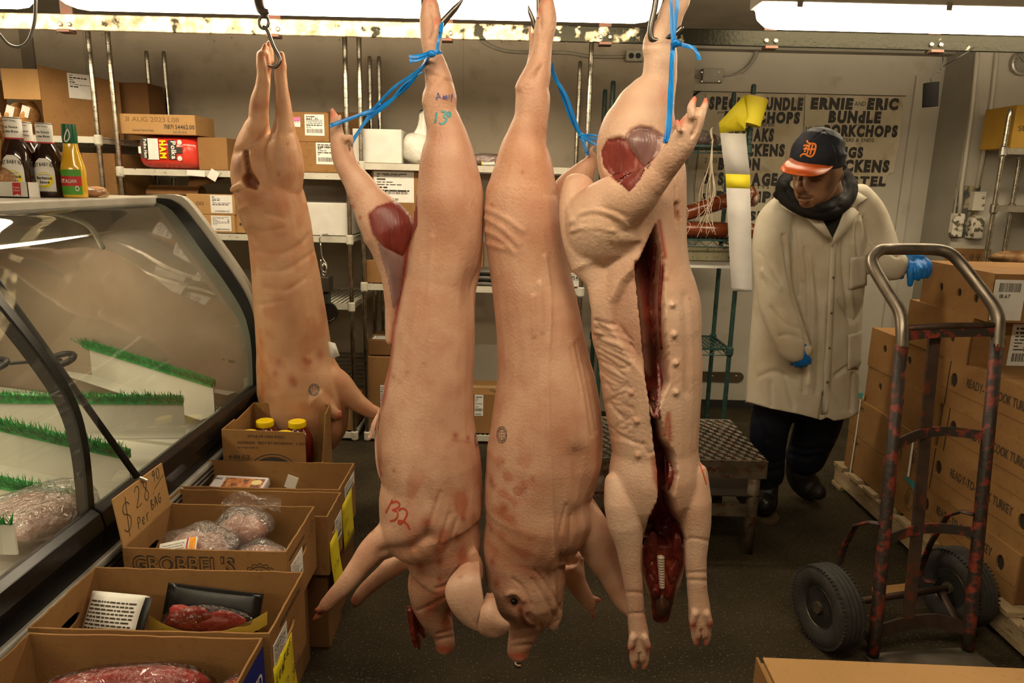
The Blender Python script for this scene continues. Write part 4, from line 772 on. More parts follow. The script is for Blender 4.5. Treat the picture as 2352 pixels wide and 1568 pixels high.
MB().span((XB+.05, Y0C, 0), (-1.54, Y1C-.02, .10)).build('toe_kick', m_black, case)
for a, b_ in ((Y0C, SEAM-.004), (SEAM+.004, Y1C+.02)):
    MB().loft([[(xr-.016, y, zr-.078), (xr+.028, y, zr-.084), (xr+.039, y, zr-.04), (xr+.031, y, zr+.005), (xr+.008, y, zr+.02), (xr-.018, y, zr+.008)] for y in (a, b_)]).build('bottom_rail', m_blackg, case, bevel=.003)
MB().span((xr-.026, Y0C, zr-.13), (xr+.016, Y1C+.02, zr-.086)).build('lower_gasket', m_black, case)
bp = MB().span((xr-.03, Y0C, zr-.20), (xr+.034, Y1C+.02, zr-.13)).build('bumper', m_csil, case, bevel=.008)
for k in (.150, .168, .186): MB().span((xr+.032, Y0C, zr-k-.0025), (xr+.038, Y1C+.02, zr-k+.0025)).build('bumper_groove', m_black, bp)
# curved mullion and gas strut at the glass joint
for off, wd, mm in ((0, .028, m_blackg),):
    rings = [[(x+.004, SEAM-wd/2, z+.003), (x+.004, SEAM+wd/2, z+.003), (x-.030, SEAM+wd/2, z-.02), (x-.030, SEAM-wd/2, z-.02)] for x, z in pf]
    MB().loft(rings).build('mullion', mm, case, smooth=True, auto=40)
s0 = at(0, 655, 1.46*K); s1 = at(316, 1096, 1.50*K)
MB().tube([s0+(s0-s1)*.35, s1], .0098, 8).build('gas_strut', m_black, case, smooth=True)
MB().tube([(s1.x+.0, s1.y, s1.z), (s1.x+.02, s1.y+.01, s1.z-.015)], .006, 8).build('strut_clip', m_steel, case)
# ---- dividers with green garnish fringe inside the case
m_fr = mat('green_fringe', (.006, .16, .025), (.02, .34, .06), rough=.5, scale=60); m_acr = mat('divider_board', (.60, .58, .50), (.66, .64, .56), rough=.3, scale=6)
def divider(label, pxL, xL, pxR, h=.13, rows=2, fr=.04):
    a = atx(*pxL, xL); b_ = atx(*pxR, xr-.08); a.z = min(a.z, b_.z+.12); t = thing('fringed_divider', label, 'divider', ((a.x+b_.x)/2, (a.y+b_.y)/2, b_.z-h), 0, 'green fringed case dividers')
    U = (b_-a).normalized(); S = U.cross(V((0, 0, 1))).normalized(); dn = V((0, 0, -h))
    c = [a+S*.003, b_+S*.003, b_-S*.003, a-S*.003]
    MB().add([p+dn for p in c]+c, [(3, 2, 1, 0), (4, 5, 6, 7), (0, 1, 5, 4), (1, 2, 6, 5), (2, 3, 7, 6), (3, 0, 4, 7)]).build('board', m_acr, t)
    fo = MB().add([a+S*.003+dn, b_+S*.003+dn, b_+S*.08+dn*1.0+V((0, 0, .004)), a+S*.08+dn+V((0, 0, .004))], [(0, 1, 2, 3)]).build('foot', m_acr, t)
    fo.modifiers.new('s', 'SOLIDIFY').thickness = .004
    mb = MB(); n = int((b_-a).length/.0032)
    for i in range(n):
        for r_ in range(rows*2):
            p = a+(b_-a)*((i+random.random())/n)+S*(.004+.006*(r_/2-rows*.5+.5)); L = fr*random.uniform(.7, 1.2); d = (V((0, 0, 1))*random.uniform(.5, 1)+S*random.uniform(-.2, 1.0)+U*random.uniform(-.5, .5)).normalized()*L
            q = d.cross(U).cross(d); mb.add([p-q-V((0, 0, .01)), p+q-V((0, 0, .01)), p+d*.7+q, p+d], [(0, 1, 2, 3)])
    c = [a+S*.014+V((0, 0, .018)), b_+S*.014+V((0, 0, .018)), b_-S*.014+V((0, 0, .018)), a-S*.014+V((0, 0, .018))]; d0 = V((0, 0, -.03)); mb.add([p+d0 for p in c]+c, [(3, 2, 1, 0), (4, 5, 6, 7), (0, 1, 5, 4), (1, 2, 6, 5), (2, 3, 7, 6), (3, 0, 4, 7)])
    mb.build('fringe', m_fr, t); return t
divider('farthest green-fringed white divider against the end wall of the glass case', (132, 752), -2.2, (545, 836), .13)
divider('slanting green-fringed white divider, second from the end wall of the case', (128, 762), -2.1, (490, 882), .14)
divider('straight green-fringed white divider behind the black mullion of the case', (-120, 915), -1.95, (421, 920), .13)
divider('thick green-fringed white divider crossing behind mullion and strut of the case', (-150, 935), -1.9, (295, 1045), .14, 3, .046)
divider('nearest long green-fringed divider, just above the wrapped meat in the case', (-130, 1085), -1.8, (200, 1148), .10, 2, .044)
m_film = clear('cling_film', (.97, .97, .97), refl=.10, haze=.10, hcol=(.8, .76, .72), rough=.08, bump=.9, bscale=26)
m_pork = mat('pale_meat', (.46, .19, .13), (.60, .33, .25), rough=.4, scale=22, c3=(.68, .48, .38), s3=14, t3=(.55, .68), bump=.3, bscale=40)
m_beef = mat('red_meat', (.27, .020, .016), (.42, .055, .042), rough=.35, scale=16, detail=8, c3=(.62, .30, .22), s3=9, t3=(.60, .70), bump=.4, bscale=30)
def lump(mb, c, r, seed, amp=.18, seg=22, mi=0, rot=None):
    q = np.random.default_rng(seed); ks = q.normal(size=(5, 3))*2.2; ph = q.uniform(0, 6, 5); c = V(c); rings = []
    for i in range(seg//2+1):
        a = -PI/2+PI*(.02+.96*i/(seg//2)); ring = []
        for k in range(seg):
            d = V((math.cos(a)*math.cos(2*PI*k/seg), math.cos(a)*math.sin(2*PI*k/seg), math.sin(a))); f = 1+amp*sum(math.sin(float(V(kk).dot(d))+p) for kk, p in zip(ks, ph))/2.5
            p = V((d.x*r[0]*f, d.y*r[1]*f, d.z*r[2]*f)); ring.append(c+(rot @ p if rot else p))
        rings.append(ring)
    mb.loft(rings, mi)
def meat_pack(name, label, c, r, seed, mm, film=True, n=3, rot=None, cat='meat package', group=None):
    t = thing(name, label, cat, (c[0], c[1], c[2]-r[2]), 0, group); q = random.Random(seed)
    for i in range(n):
        mb = MB(); k = (i-(n-1)/2)/max(n, 1)*1.3; lump(mb, (c[0]+k*r[0]*.8, c[1]+q.uniform(-.2, .2)*r[1], c[2]-.1*r[2]), (r[0]*(.9 if n == 1 else .55), r[1]*.8, r[2]*.85), seed+i*13, rot=rot); mb.build('meat_cut', mm, t, smooth=True)
    if film: mb = MB(); lump(mb, c, (r[0]*1.12, r[1]*1.08, r[2]*1.12), seed+77, .16, 32, rot=rot); mb.build('film_wrap', m_film, t, smooth=True)
    return t
p = atx(70, 1185, -1.36); meat_pack('wrapped_pork', 'film-wrapped pale pork in the near corner of the glass case', (p.x, p.y, max(p.z, zr-.055)), (.15, .16, .055), 5, m_pork, n=3)
p = at(10, 1190, 1.16*K); lp = MB(); tt = thing('fringed_divider', 'short green-fringed divider at the lower left corner of the case glass', 'divider', (p.x, p.y, p.z-.08), 0, 'green fringed case dividers')
MB().box((p.x-.05, p.y, p.z-.05), (.14, .006, .08)).build('board', m_acr, tt); mb = MB()
for i in range(160):
    q = V((p.x-.12+random.random()*.14, p.y-random.random()*.012, p.z-.012)); d = V((random.uniform(-.5, .5), random.uniform(-1, .2), random.uniform(.4, 1))).normalized()*.035; mb.add([q, q+V((.004, 0, 0)), q+d], [(0, 1, 2)])
mb.build('fringe', m_fr, tt)
# black hook bar lying on the deck
t = thing('hook_bar', 'black bar with looped ends lying across the white deck of the case', 'bar', at(100, 830, 2.8)); a = atx(-30, 838, -1.88); c = atx(138, 826, -1.85)
MB().tube([a, a*.5+c*.5, c], .011, 8, flat=.6).build('bar', m_black, t, smooth=True)
MB().tube([c+V((.045*math.cos(k), .06*math.sin(k), .012*math.sin(k))) for k in np.linspace(0, 2*PI, 17)], .013, 8).build('loop', m_black, t, smooth=True)
MB().tube([a+V((.02+.04*math.cos(k), .05*math.sin(k), .01*math.sin(k))) for k in np.linspace(0, 2*PI, 13)], .011, 8).build('loop', m_black, t, smooth=True)
for k, (y_, l) in enumerate(((2.55, 'far shallow white tray set into the deck of the glass case'), (2.12, 'middle shallow white tray set into the deck of the glass case'))):
    t = thing('deck_tray', l, 'tray', (-1.65, y_, zr-.08), 0); zz = lambda x: zr-.148+(xr-.03-x)/(xr-.03-XB)*.13
    x0, x1 = -2.15, xr-.06; o = [(x0, y_-.17), (x1, y_-.17), (x1, y_+.17), (x0, y_+.17)]; i_ = [(x0+.03, y_-.14), (x1-.03, y_-.14), (x1-.03, y_+.14), (x0+.03, y_+.14)]
    vs = [(x, y, zz(x)+.002) for x, y in o]+[(x, y, zz(x)+.022) for x, y in o]+[(x, y, zz(x)+.022) for x, y in i_]+[(x, y, zz(x)+.006) for x, y in i_]
    fs = [(8+0+4, 13, 14, 15)]+[(a, (a+1) % 4, 4+(a+1) % 4, 4+a) for a in range(4)]+[(4+a, 4+(a+1) % 4, 8+(a+1) % 4, 8+a) for a in range(4)]+[(8+a, 8+(a+1) % 4, 12+(a+1) % 4, 12+a) for a in range(4)]
    MB().add(vs, fs).build('tray_pan', m_cwhite, t, bevel=.004)
# ================================================================ sauce bottles and bags on top of the case
YT = 2.70; zt = ZT+.0005
m_sauce = mat('sauce_bottle', (.018, .005, .003), (.03, .008, .004), rough=.08, scale=8, coat=.6, spec=.6); m_dress = mat('dressing_bottle', (.72, .40, .015), (.78, .48, .03), rough=.1, scale=10, coat=.5)
m_cap = mat('white_cap', (.78, .76, .70), rough=.45); m_gcap = mat('green_cap', (.0, .10, .035), rough=.3)
m_lyel = mat('label_yellow', (.85, .70, .0), rough=.4); m_lred = mat('label_red', (.5, .02, .02), rough=.4); m_lgrn = mat('label_green', (.07, .30, .02), rough=.4)
def wrapc(c, r, a0, ang, z):                      # point on a cylinder facing the camera
    return V((c[0]+r*math.sin(a0+ang), c[1]-r*math.cos(a0+ang), z))
def cyl_text(mb, s, c, r, a0, z, h, bold=.0, mi=0, arc=0, wide=1.0):
    tmp = MB(); lettering(tmp, s, (0, 0, 0), (1, 0, 0), (0, 1, 0), h, bold=bold, align='c', arc=arc)
    mb.add([wrapc(c, r+.0012, a0, p.x*wide/r, z+p.y) for p in tmp.v], tmp.f, mi)
def rescale(t, k):
    for o in t.children_recursive: o.data.transform(Matrix.Scale(k, 4))
def bbq(label, px, Y, hgt=.222, a0=.25):
    gs = hgt/.222; hgt = .222
    x = at(px, 430, Y).x; c = (x, Y); t = thing('sauce_bottle', label, 'sauce bottle', (x, Y, zt), 0, 'barbecue sauce bottles on the case'); s = hgt/.222
    bd = MB().lathe([(.001, 0), (.040, .001), (.043, .006), (.043, .03), (.042, .034), (.043, .04), (.042, .10), (.040, .122), (.033, .142), (.024, .156), (.0215, .162), (.0215, .168)], (x, Y, zt), 32, sx=s, sy=s).build('bottle', m_sauce, t, smooth=True, auto=50)
    cp = MB().lathe([(.0225, .160), (.0228, .215), (.021, .220), (.001, .221)], (x, Y, zt), 28, sx=s, sy=s).build('cap_sleeve', m_cap, t, smooth=True, auto=40)
    mb = MB(); mb.lathe([(.0236, .160), (.0236, .164)], (x, Y, zt), 28, sx=s, sy=s); mb.build('red_band', m_lred, cp)
    MB().lathe([(.0232, .2165), (.0226, .2185)], (x, Y, zt), 28, sx=s, sy=s).build('black_band', m_print, cp)
    mb = MB(); cyl_text(mb, 'SWEET BABY', c, .0228*s, a0, zt+.206, .0042, .0, arc=.5); cyl_text(mb, 'The Sauce', c, .0228*s, a0, zt+.190, .006, .02); cyl_text(mb, 'is the Boss', c, .0228*s, a0, zt+.178, .006, .02); mb.build('sleeve_lettering', m_print, cp)
    # arched paper label following the bottle
    mb = MB(); rr = .0434*s; n = 12; rows = []
    for i in range(n+1):
        v = i/n; hw = .68*(1 if v < .55 else math.sqrt(max(0, 1-((v-.55)/.47)**2))); z_ = zt+.018+.098*v; rows.append([wrapc(c, rr*(1 if z_-zt < .105 else .985), a0, hw*(2*j/10-1), z_) for j in range(11)])
    mb.loft(rows, caps=False, closed=False); lb = mb.build('front_label', m_label, t, smooth=True)
    mb = MB(); rim = [wrapc(c, rr+.0008, a0, .023*math.cos(k)*(1+.04*math.cos(16*k))/rr, zt+.052+.023*math.sin(k)*(1+.04*math.cos(16*k))) for k in np.linspace(0, 2*PI, 49)[:-1]]; mb.quad(rim); mb.build('yellow_seal', m_lyel, lb)
    mb = MB(); cyl_text(mb, "SWEET BABY RAY'S", c, rr, a0, zt+.084, .010, .02, arc=.9, wide=.62); cyl_text(mb, 'Barbecue', c, rr+.0006, a0, zt+.054, .0085, .03, wide=.8); cyl_text(mb, 'Sauce', c, rr+.0006, a0, zt+.042, .008, .03, wide=.9); cyl_text(mb, 'Award Winning', c, rr+.0006, a0, zt+.066, .0032, wide=.9); mb.build('label_lettering', m_print, lb); rescale(t, gs); return t
bbq('leftmost brown barbecue sauce bottle, standing nearest the clear bread bag', 46, 2.64, .280)
bbq('partly hidden barbecue sauce bottle standing behind the other two', 70, 2.80, .275)
bbq('brown barbecue sauce bottle right beside the yellow dressing bottle', 116, 2.70, .266)
x = at(172, 430, YT).x; t = thing('dressing_bottle', 'yellow Italian dressing bottle with green cap on the glass case', 'dressing bottle', (x, YT, zt))
MB().lathe([(.001, 0), (.034, .001), (.037, .006), (.037, .086), (.034, .10), (.024, .140), (.0205, .165), (.0205, .170)], (x, YT, zt), 32, sy=.8).build('bottle', m_dress, t, smooth=True, auto=50)
cp = MB().lathe([(.0215, .165), (.0225, .19), (.0205, .222), (.001, .223)], (x, YT, zt), 24, sy=.9).build('cap', m_gcap, t, smooth=True, auto=40)
mb = MB(); ribbon(mb, [wrapc((x, YT), .024, .25, a, zt+z_) for a, z_ in ((.1, .205), (-.25, .185), (-.3, .172), (-.1, .170), (.25, .18), (.3, .195), (.15, .207))], .004, V((0, -1, 0))); mb.build('cap_drop', m_cap, cp)
for za, zb, mm, nm in ((.066, .086, m_lgrn, 'label_top'), (.036, .066, m_lred, 'label_band'), (.010, .036, m_lgrn, 'label_foot')):
    rows = [[wrapc((x, YT), .0374, .1, a, zt+q) for a in np.linspace(-.95, .95, 13)] for q in (za, zb)]
    mb = MB(); mb.loft([[V((p.x, YT+(p.y-YT)*.815, p.z)) for p in r_] for r_ in rows], caps=False, closed=False); mb.build(nm, mm, t, smooth=True)
mb = MB(); lettering(mb, 'ITALIAN', (x+.004, YT-.0325, zt+.046), (1, .12, 0), (0, 0, 1), .011, width=.042, bold=.02, align='c'); mb.build('label_lettering', m_cap, t)
mb = MB(); o = (x+.026, YT-.0315, zt+.029); mb.add([V(o)+V((r_*math.cos(a), .15*r_*math.cos(a), r_*1.4*math.sin(a))) for a in np.linspace(0, 2*PI, 17)[:-1] for r_ in (.0035, .006)], [(2*i, 2*i+1, (2*i+3) % 32, (2*i+2) % 32) for i in range(16)]); mb.build('round_emblem', m_cap, t); rescale(t, 1.18)
m_bag = clear('amber_bag', (1, .86, .62), refl=.12, haze=.30, hcol=(.62, .28, .07), rough=.1, bump=1, bscale=40); m_crust = mat('bread_crumb', (.45, .20, .05), (.62, .35, .13), rough=.8, scale=30, bump=.5)
def bag(label, c, r, seed, cat='snack bag'):
    t = thing('snack_bag', label, cat, (c[0], c[1], zt)); mb = MB(); lump(mb, (c[0], c[1], zt+r[2]), (r[0]*.8, r[1]*.8, r[2]*.85), seed, .2); mb.build('contents', m_crust, t, smooth=True)
    mb = MB(); lump(mb, (c[0], c[1], zt+r[2]*1.02), r, seed+3, .22, 30); mb.build('clear_wrap', m_bag, t, smooth=True); return t
q = at(-18, 400, 2.6); bag('tall amber crouton bag cut off by the left edge, on the glass case', (q.x, 2.6), (.06, .06, .17), 3)
q = at(222, 430, 2.78); bag('small amber crouton bag lying right of the dressing bottle', (q.x-.01, 2.78), (.06, .04, .021), 9)
a, c = at(-40, 440, 2.54), at(62, 408, 2.54); t = thing('display_tray_box', 'low white snack box with a red ribbon tag on the case top', 'box', ((a.x+c.x)/2, 2.62, zt)); hgt = .054
MB().span((a.x, 2.54, zt), (c.x, 2.60, zt+.004)).build('bottom_panel', m_cap, t)
for q0, q1 in (((a.x, 2.54, zt), (c.x, 2.544, zt+hgt)), ((a.x, 2.596, zt), (c.x, 2.60, zt+hgt)), ((a.x, 2.54, zt), (a.x+.004, 2.60, zt+hgt)), ((c.x-.004, 2.54, zt), (c.x, 2.60, zt+hgt))): MB().span(q0, q1).build('side_wall', m_white, t)
rx = at(38, 430, 2.54).x; rb = MB(); rb.quad([(rx-.013, 2.5392, zt+.052), (rx-.016, 2.5392, zt+.008), (rx, 2.5392, zt+.014), (rx+.013, 2.5392, zt+.008), (rx+.015, 2.5392, zt+.052)]); rb.build('red_ribbon_tag', m_lred, t)
mb = MB()
for i, s in enumerate(('Crunchy', '& Better')): lettering(mb, s, (rx, 2.5388, zt+.033-.010*i), (1, 0, 0), (0, 0, 1), .006, align='c', width=.022)
mb.build('tag_lettering', m_cap, t)
q = at(20, 405, 2.62); t = thing('snack_bag', 'folded amber crouton bag resting in the low white snack box', 'snack bag', (q.x, 2.62, zt+.03)); mb = MB(); lump(mb, (q.x-.012, 2.62, zt+.056), (.06, .06, .042), 15, .2); mb.build('contents', m_crust, t, smooth=True); mb = MB(); lump(mb, (q.x-.008, 2.62, zt+.057), (.07, .066, .048), 18, .2, 30); mb.build('clear_wrap', m_bag, t, smooth=True)
# ================================================================ cartons of meat in front of the case
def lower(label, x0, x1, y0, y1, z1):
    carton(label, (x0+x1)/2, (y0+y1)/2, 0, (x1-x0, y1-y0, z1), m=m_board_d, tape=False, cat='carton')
zt1 = .54
def xr_(px, py, Y): return at(px, py, Y).x
def right_face(t): M = MW[t.name]; w_, d_, h_ = t['w'], t['d'], t['h']; return M @ V((w_/2+.0008, -d_/2, 0)), M.to_3x3() @ V((0, 1, 0)), V((0, 0, 1)), d_, h_
def sticker_r(t, u0, v0, u1, v1, seed):
    O, U, W, d_, h_ = right_face(t); mb = MB(); label_mesh(mb, O+U*u0*d_+W*v0*h_, U, W, (u1-u0)*d_, (v1-v0)*h_, seed=seed); mb.build('shipping_label', LBL, t)
xL = min(xr_(70, 1475, 1.42), -.60)
XR = xr+.045
# nearest: red vacuum-packed beef
x0, x1 = xr_(70, 1476, 1.42), xr_(604, 1476, 1.42)
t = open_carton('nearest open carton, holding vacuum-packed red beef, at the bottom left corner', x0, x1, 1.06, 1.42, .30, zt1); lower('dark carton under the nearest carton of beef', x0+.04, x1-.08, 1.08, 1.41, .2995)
O, U, W, d_, h_ = right_face(t)
mb = MB(); mb.quad([O+U*a*d_+W*b*h_+V((.0008, 0, 0)) for a, b in ((.35, .35), (.99, .35), (.99, .93), (.35, .93))]); mb.build('blue_label', mat('label_blue', (.01, .02, .22), rough=.5), t)
mb = MB(); lettering(mb, 'APPROVED', O+U*.42*d_+W*.55*h_+V((.001, 0, 0)), U, W, .040, width=.52*d_, bold=.02); mb.build('label_lettering', m_cap, t)
m_film2 = clear('vacuum_film', (1, .95, .95), refl=.05, haze=.0, rough=.06, bump=.9, bscale=30)
def slab(name, label, c, r, seed, mm, cat='beef package'):
    t = thing(name, label, cat, (c[0], c[1], c[2]-r[2])); mb = MB(); lump(mb, c, r, seed, .22, 30); mb.build('meat_cut', mm, t, smooth=True)
    mb = MB(); lump(mb, c, (r[0]*1.05, r[1]*1.05, r[2]*1.10), seed, .22, 34); mb.build('vacuum_film', m_film2, t, smooth=True); return t
q = at(300, 1562, 1.30); slab('beef_package', 'large vacuum-packed red beef cut filling the nearest carton', (q.x-.01, 1.315, .435), (.185, .085, .092), 31, m_beef)
q = at(500, 1568, 1.33); slab('beef_package', 'second vacuum-packed red beef cut at the right end of the nearest carton', (q.x+.015, 1.335, .40), (.06, .07, .085), 44, m_beef)
# second: marinated packets
x0, x1 = xr_(218, 1302, 1.70), xr_(697, 1312, 1.70)
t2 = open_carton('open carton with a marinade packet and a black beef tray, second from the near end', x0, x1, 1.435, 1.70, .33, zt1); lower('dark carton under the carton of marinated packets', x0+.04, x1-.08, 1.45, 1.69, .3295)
sticker_r(t2, .05, .35, .42, .80, 12); O, U, W, d_, h_ = right_face(t2)
note(None, 'price_note', 'yellow price note on the carton with the marinade packet', O+U*.02*d_+W*-.25*h_, U, W, .52*d_, .80*h_, m_yel, [('LOIN', .08, .70, .022), ('KIE', .5, .80, .022), ('F', .80, .86, .020), ('$7.99', .12, .28, .045)], curl=.012, pen=.003)
mb = MB(); lettering(mb, 'KEEP REFRIGERATED', O+U*.25*d_+W*.86*h_+V((.0006, 0, 0)), U, W, .011, width=.6*d_, bold=.02); mb.build('printed_lettering', m_print, t2)
for i, q_ in enumerate((.2,)): pass
q = at(255, 1425, 1.60); t = thing('marinade_packet', 'white and yellow printed marinade packet lying in the second carton', 'packet', (q.x, 1.60, .40))
def pillow(mb, C, U, W, w_, h_, bulge, mi=0, n=10):
    C, U, W = V(C), V(U).normalized(), V(W).normalized(); N = U.cross(W).normalized(); rows = []
    for i in range(n+1):
        rows.append([C+U*w_*(j/n-.5)+W*h_*(i/n-.5)+N*bulge*math.sin(PI*i/n)**.6*math.sin(PI*j/n)**.6 for j in range(n+1)])
    mb.loft(rows, mi, caps=False, closed=False); return N
def pk_text(name, C, U, W, w_, h_, bulge, rows, m_, par, seed, N_, u0=.08, u1=.92):
    r_ = random.Random(seed); C, U, W = V(C), V(U).normalized(), V(W).normalized(); mb = MB()
    for i in range(rows):
        v = .12+.76*i/rows; x = u0
        while x < u1-.04:
            q = min(r_.uniform(.03, .12), u1-x); pts = [C+U*w_*(a-.5)+W*h_*(b-.5)+N_*(bulge*max(0, math.sin(PI*a)*math.sin(PI*b))**.6+.0016) for a, b in ((x, v), (x+q, v), (x+q, v+.03), (x, v+.03))]; mb.quad(pts); x += q+.02
    return mb.build(name, m_, par)
U, W = V((.92, -.25, .1)), V((.10, .45, .80)); C = V((q.x+.01, 1.585, .462)); mb = MB(); N_ = pillow(mb, C, U, W, .165, .13, .018); pw = mb.build('packet_front', m_label, t, smooth=True); pw.modifiers.new('s', 'SOLIDIFY').thickness = .02
pk_text('printed_lettering', C, U, W, .165, .13, .018, 11, m_print, pw, 4, N_)
mb = MB(); pillow(mb, C-W.normalized()*.062+N_*.004, U, W, .19, .035, .006); mb.build('yellow_edge', m_yel, t, smooth=True)
mb = MB(); pillow(mb, C+U.normalized()*.088+N_*-.002, U, W, .03, .12, .004); mb.build('black_edge', m_blackg, t, smooth=True)
q = at(475, 1420, 1.62); t = thing('beef_tray', 'black tray of red sliced beef with a yellow sleeve, in the second carton', 'beef tray', (q.x, 1.60, .40))
U, W = V((1, -.12, -.03)), V((.05, .42, .85)); C = V((q.x+.01, 1.625, .468)); mb = MB(); N_ = pillow(mb, C, U, W, .255, .11, .004); tr = mb.build('black_tray', m_blackg, t, smooth=True); tr.modifiers.new('s', 'SOLIDIFY').thickness = .012
for i, (dx, dz, rx_) in enumerate(((-.045, -.010, .065), (.04, -.022, .07))):
    mb = MB(); lump(mb, C+V((dx, -.02, dz)), (rx_, .013, .034), 61+i, .22, 24); mb.build('beef_slice', m_beef, t, smooth=True)
mb = MB(); lump(mb, C+V((0, -.022, -.016)), (.128, .018, .042), 90, .15, 28); mb.build('film_wrap', m_film2, t, smooth=True)
m_must = mat('mustard_print', (.30, .19, .02), (.36, .24, .03), rough=.4)
sl = MB(); rows = []
for i in range(13):
    u = i/12-.5; a = C+V((u*.30, -.045+.09*u*u, -.070+.16*u*u+.02*u)); rows.append([a, a+V((0, .004, .030+.0*u)), a+V((0, .006, .034))])
sl.loft(rows, caps=False, closed=False); so = sl.build('printed_sleeve', m_must, t, smooth=True)
mb = MB(); lettering(mb, "EL'S", C+V((-.045, -.0465, -.066)), (1, 0, 0), (0, .1, 1), .016, bold=.03); mb.build('sleeve_lettering', m_cap, so)
# third: bags of meat, printed front, tall price flap
YA, YB = 1.80, 2.085; x0, x1 = xr_(281, 1262, YA), xr_(657, 1257, YA)
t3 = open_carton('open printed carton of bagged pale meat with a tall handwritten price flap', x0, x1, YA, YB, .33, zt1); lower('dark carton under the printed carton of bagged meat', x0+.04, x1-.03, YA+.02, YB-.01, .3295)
mb = MB(); lettering(mb, "GROBBEL'S", V((x0+.025, YA-.0008, .472)), (1, 0, 0), (0, 0, 1), .046, width=.285, bold=.05); mb.build('printed_lettering', m_print, t3)
mb = MB(); lettering(mb, "GROBBEL'S", V((x0+.028, YA-.0016, .4732)), (1, 0, 0), (0, 0, 1), .0435, width=.278, bold=.0); mb.build('printed_lettering', m_board, t3)
cx, cz = x1-.075, .455; mb = MB()
ribbon(mb, [V((cx+(.046+.003*math.cos(16*a))*math.cos(a), YA-.001, cz+(.046+.003*math.cos(16*a))*math.sin(a))) for a in np.linspace(0, 2*PI, 97)], .002, V((0, -1, 0)), sm=0); ribbon(mb, [V((cx+.038*math.cos(a), YA-.001, cz+.038*math.sin(a))) for a in np.linspace(0, 2*PI, 49)], .0025, V((0, -1, 0)), sm=0)
lettering(mb, '18', (cx, YA-.001, cz+.006), (1, 0, 0), (0, 0, 1), .022, bold=.04, align='c'); lettering(mb, 'MONTHS', (cx, YA-.001, cz-.014), (1, 0, 0), (0, 0, 1), .012, width=.06, bold=.03, align='c'); mb.build('round_emblem', m_print, t3)
sticker_r(t3, .10, .28, .48, .72, 21); O, U, W, d_, h_ = right_face(t3); mb = MB(); lettering(mb, 'KEEP REFRIGERATED', O+U*.08*d_+W*.80*h_, U, W, .010, width=.5*d_, bold=.02); ribbon(mb, [O+U*(.86*d_+.016*math.cos(a))+W*(.78*h_+.016*math.sin(a))+V((.0008, 0, 0)) for a in np.linspace(0, 2*PI, 25)], .002, V((1, 0, 0)), sm=0); mb.build('printed_lettering', m_print, t3)
fl = MB(); A0, A1 = V((x0, YA+.005, zt1)), V((x0, YB-.005, zt1)); H = at(282, 1146, YA+.01).z; H2 = at(386, 1062, YB).z
fl.plate([(0, 0), (YB-YA-.01, 0), (YB-YA-.01, H2-zt1), (0, H-zt1)], [], .004, V((x0-.002, YA+.005, zt1)), (0, 1, 0), (-.12, 0, 1)); pfl = fl.build('price_flap', m_board_l, t3)
W_ = V((-.12, 0, 1)).normalized(); N_ = V((0, 1, 0)).cross(W_)
hb = MB(); O = V((x0+.0035, YA+.005, zt1)); U = V((0, 1, 0)); k = YB-YA-.01
Of = V((x0+.0012, YA+.005, zt1))
def flap_write(s, u, v, h, pen, slant=.1): 
    mb = MB(); UU, WW = U, W_; Nn = V((1, 0, .12)).normalized(); x = 0; kk = h/1.4
    for ch in s:
        if ch == ' ': x += .7; continue
        for st in STR[ch]: ribbon(mb, [Of+U*(u*k+(x+a*.8+b*slant)*kk)+W_*(v*(H-zt1)+b*kk)+Nn*.0016 for a, b in st], pen, Nn)
        x += 1.05 if ch not in '.1I' else .55
    mb.build('handwriting', m_print, pfl)
flap_write('$', .06, .22, .085, .0028); flap_write('28.', .34, .48, .062, .0028); flap_write('90', .74, .72, .034, .0025); flap_write('Per', .30, .08, .032, .0026); flap_write('BAG', .60, .22, .030, .003)
mb = MB(); ribbon(mb, [Of+U*.74*k+W_*.58*(H-zt1)+V((.0016, 0, 0)), Of+U*.98*k+W_*.72*(H-zt1)+V((.0016, 0, 0))], .0025, V((1, 0, .12))); mb.build('handwriting', m_print, pfl)
for i, (px, py, Y, r_, sd, lb) in enumerate(((455, 1222, 1.90, (.105, .07, .055), 71, 'front bag of pale meat with an orange tag in the printed carton'), (555, 1185, 1.985, (.09, .065, .065), 82, 'puffed clear bag of pale meat standing highest in the printed carton'), (600, 1240, 1.90, (.075, .06, .04), 93, 'small clear bag of pale meat at the right end of the printed carton'))):
    q = at(px, py, Y); cz_ = .335+r_[2]+(.10 if i < 2 else .085); tb = meat_pack('bagged_meat', lb, (q.x, Y, cz_), r_, sd, m_pork, n=2 if i < 2 else 1, cat='bag of meat', group=None)
    if i == 0:
        C = V((q.x-.035, Y-.055, cz_+.032)); U, W = V((1, .05, .22)), V((-.15, .75, .65)); mb = MB(); N_ = pillow(mb, C, U, W, .11, .04, .004); lb_ = mb.build('bag_label', m_label, tb, smooth=True); mb = MB(); pillow(mb, C+U.normalized()*.042+N_*.001, U, W, .018, .04, .004); mb.build('orange_stripe', mat('orange_print', (.85, .32, .0), rough=.4), lb_)
        mb = MB(); pillow(mb, C+U.normalized()*.028+N_*.001, U, W, .006, .04, .004); mb.build('red_stripe', m_lred, lb_); pk_text('printed_lettering', C, U, W, .11, .04, .004, 4, m_print, lb_, 8, N_, .1, .68)
    if i == 1:
        C = V((q.x+.02, Y+.03, cz_+.045)); mb = MB(); rows = [[C+V((-.09+.18*j/8, .01*math.sin(i2*2+j), .055*(i2/5)+.012*math.sin(j*1.3+i2)+.012*math.sin(PI*j/8))) for j in range(9)] for i2 in range(6)]; mb.loft(rows, caps=False, closed=False); mb.build('bag_top', m_film, tb, smooth=True)
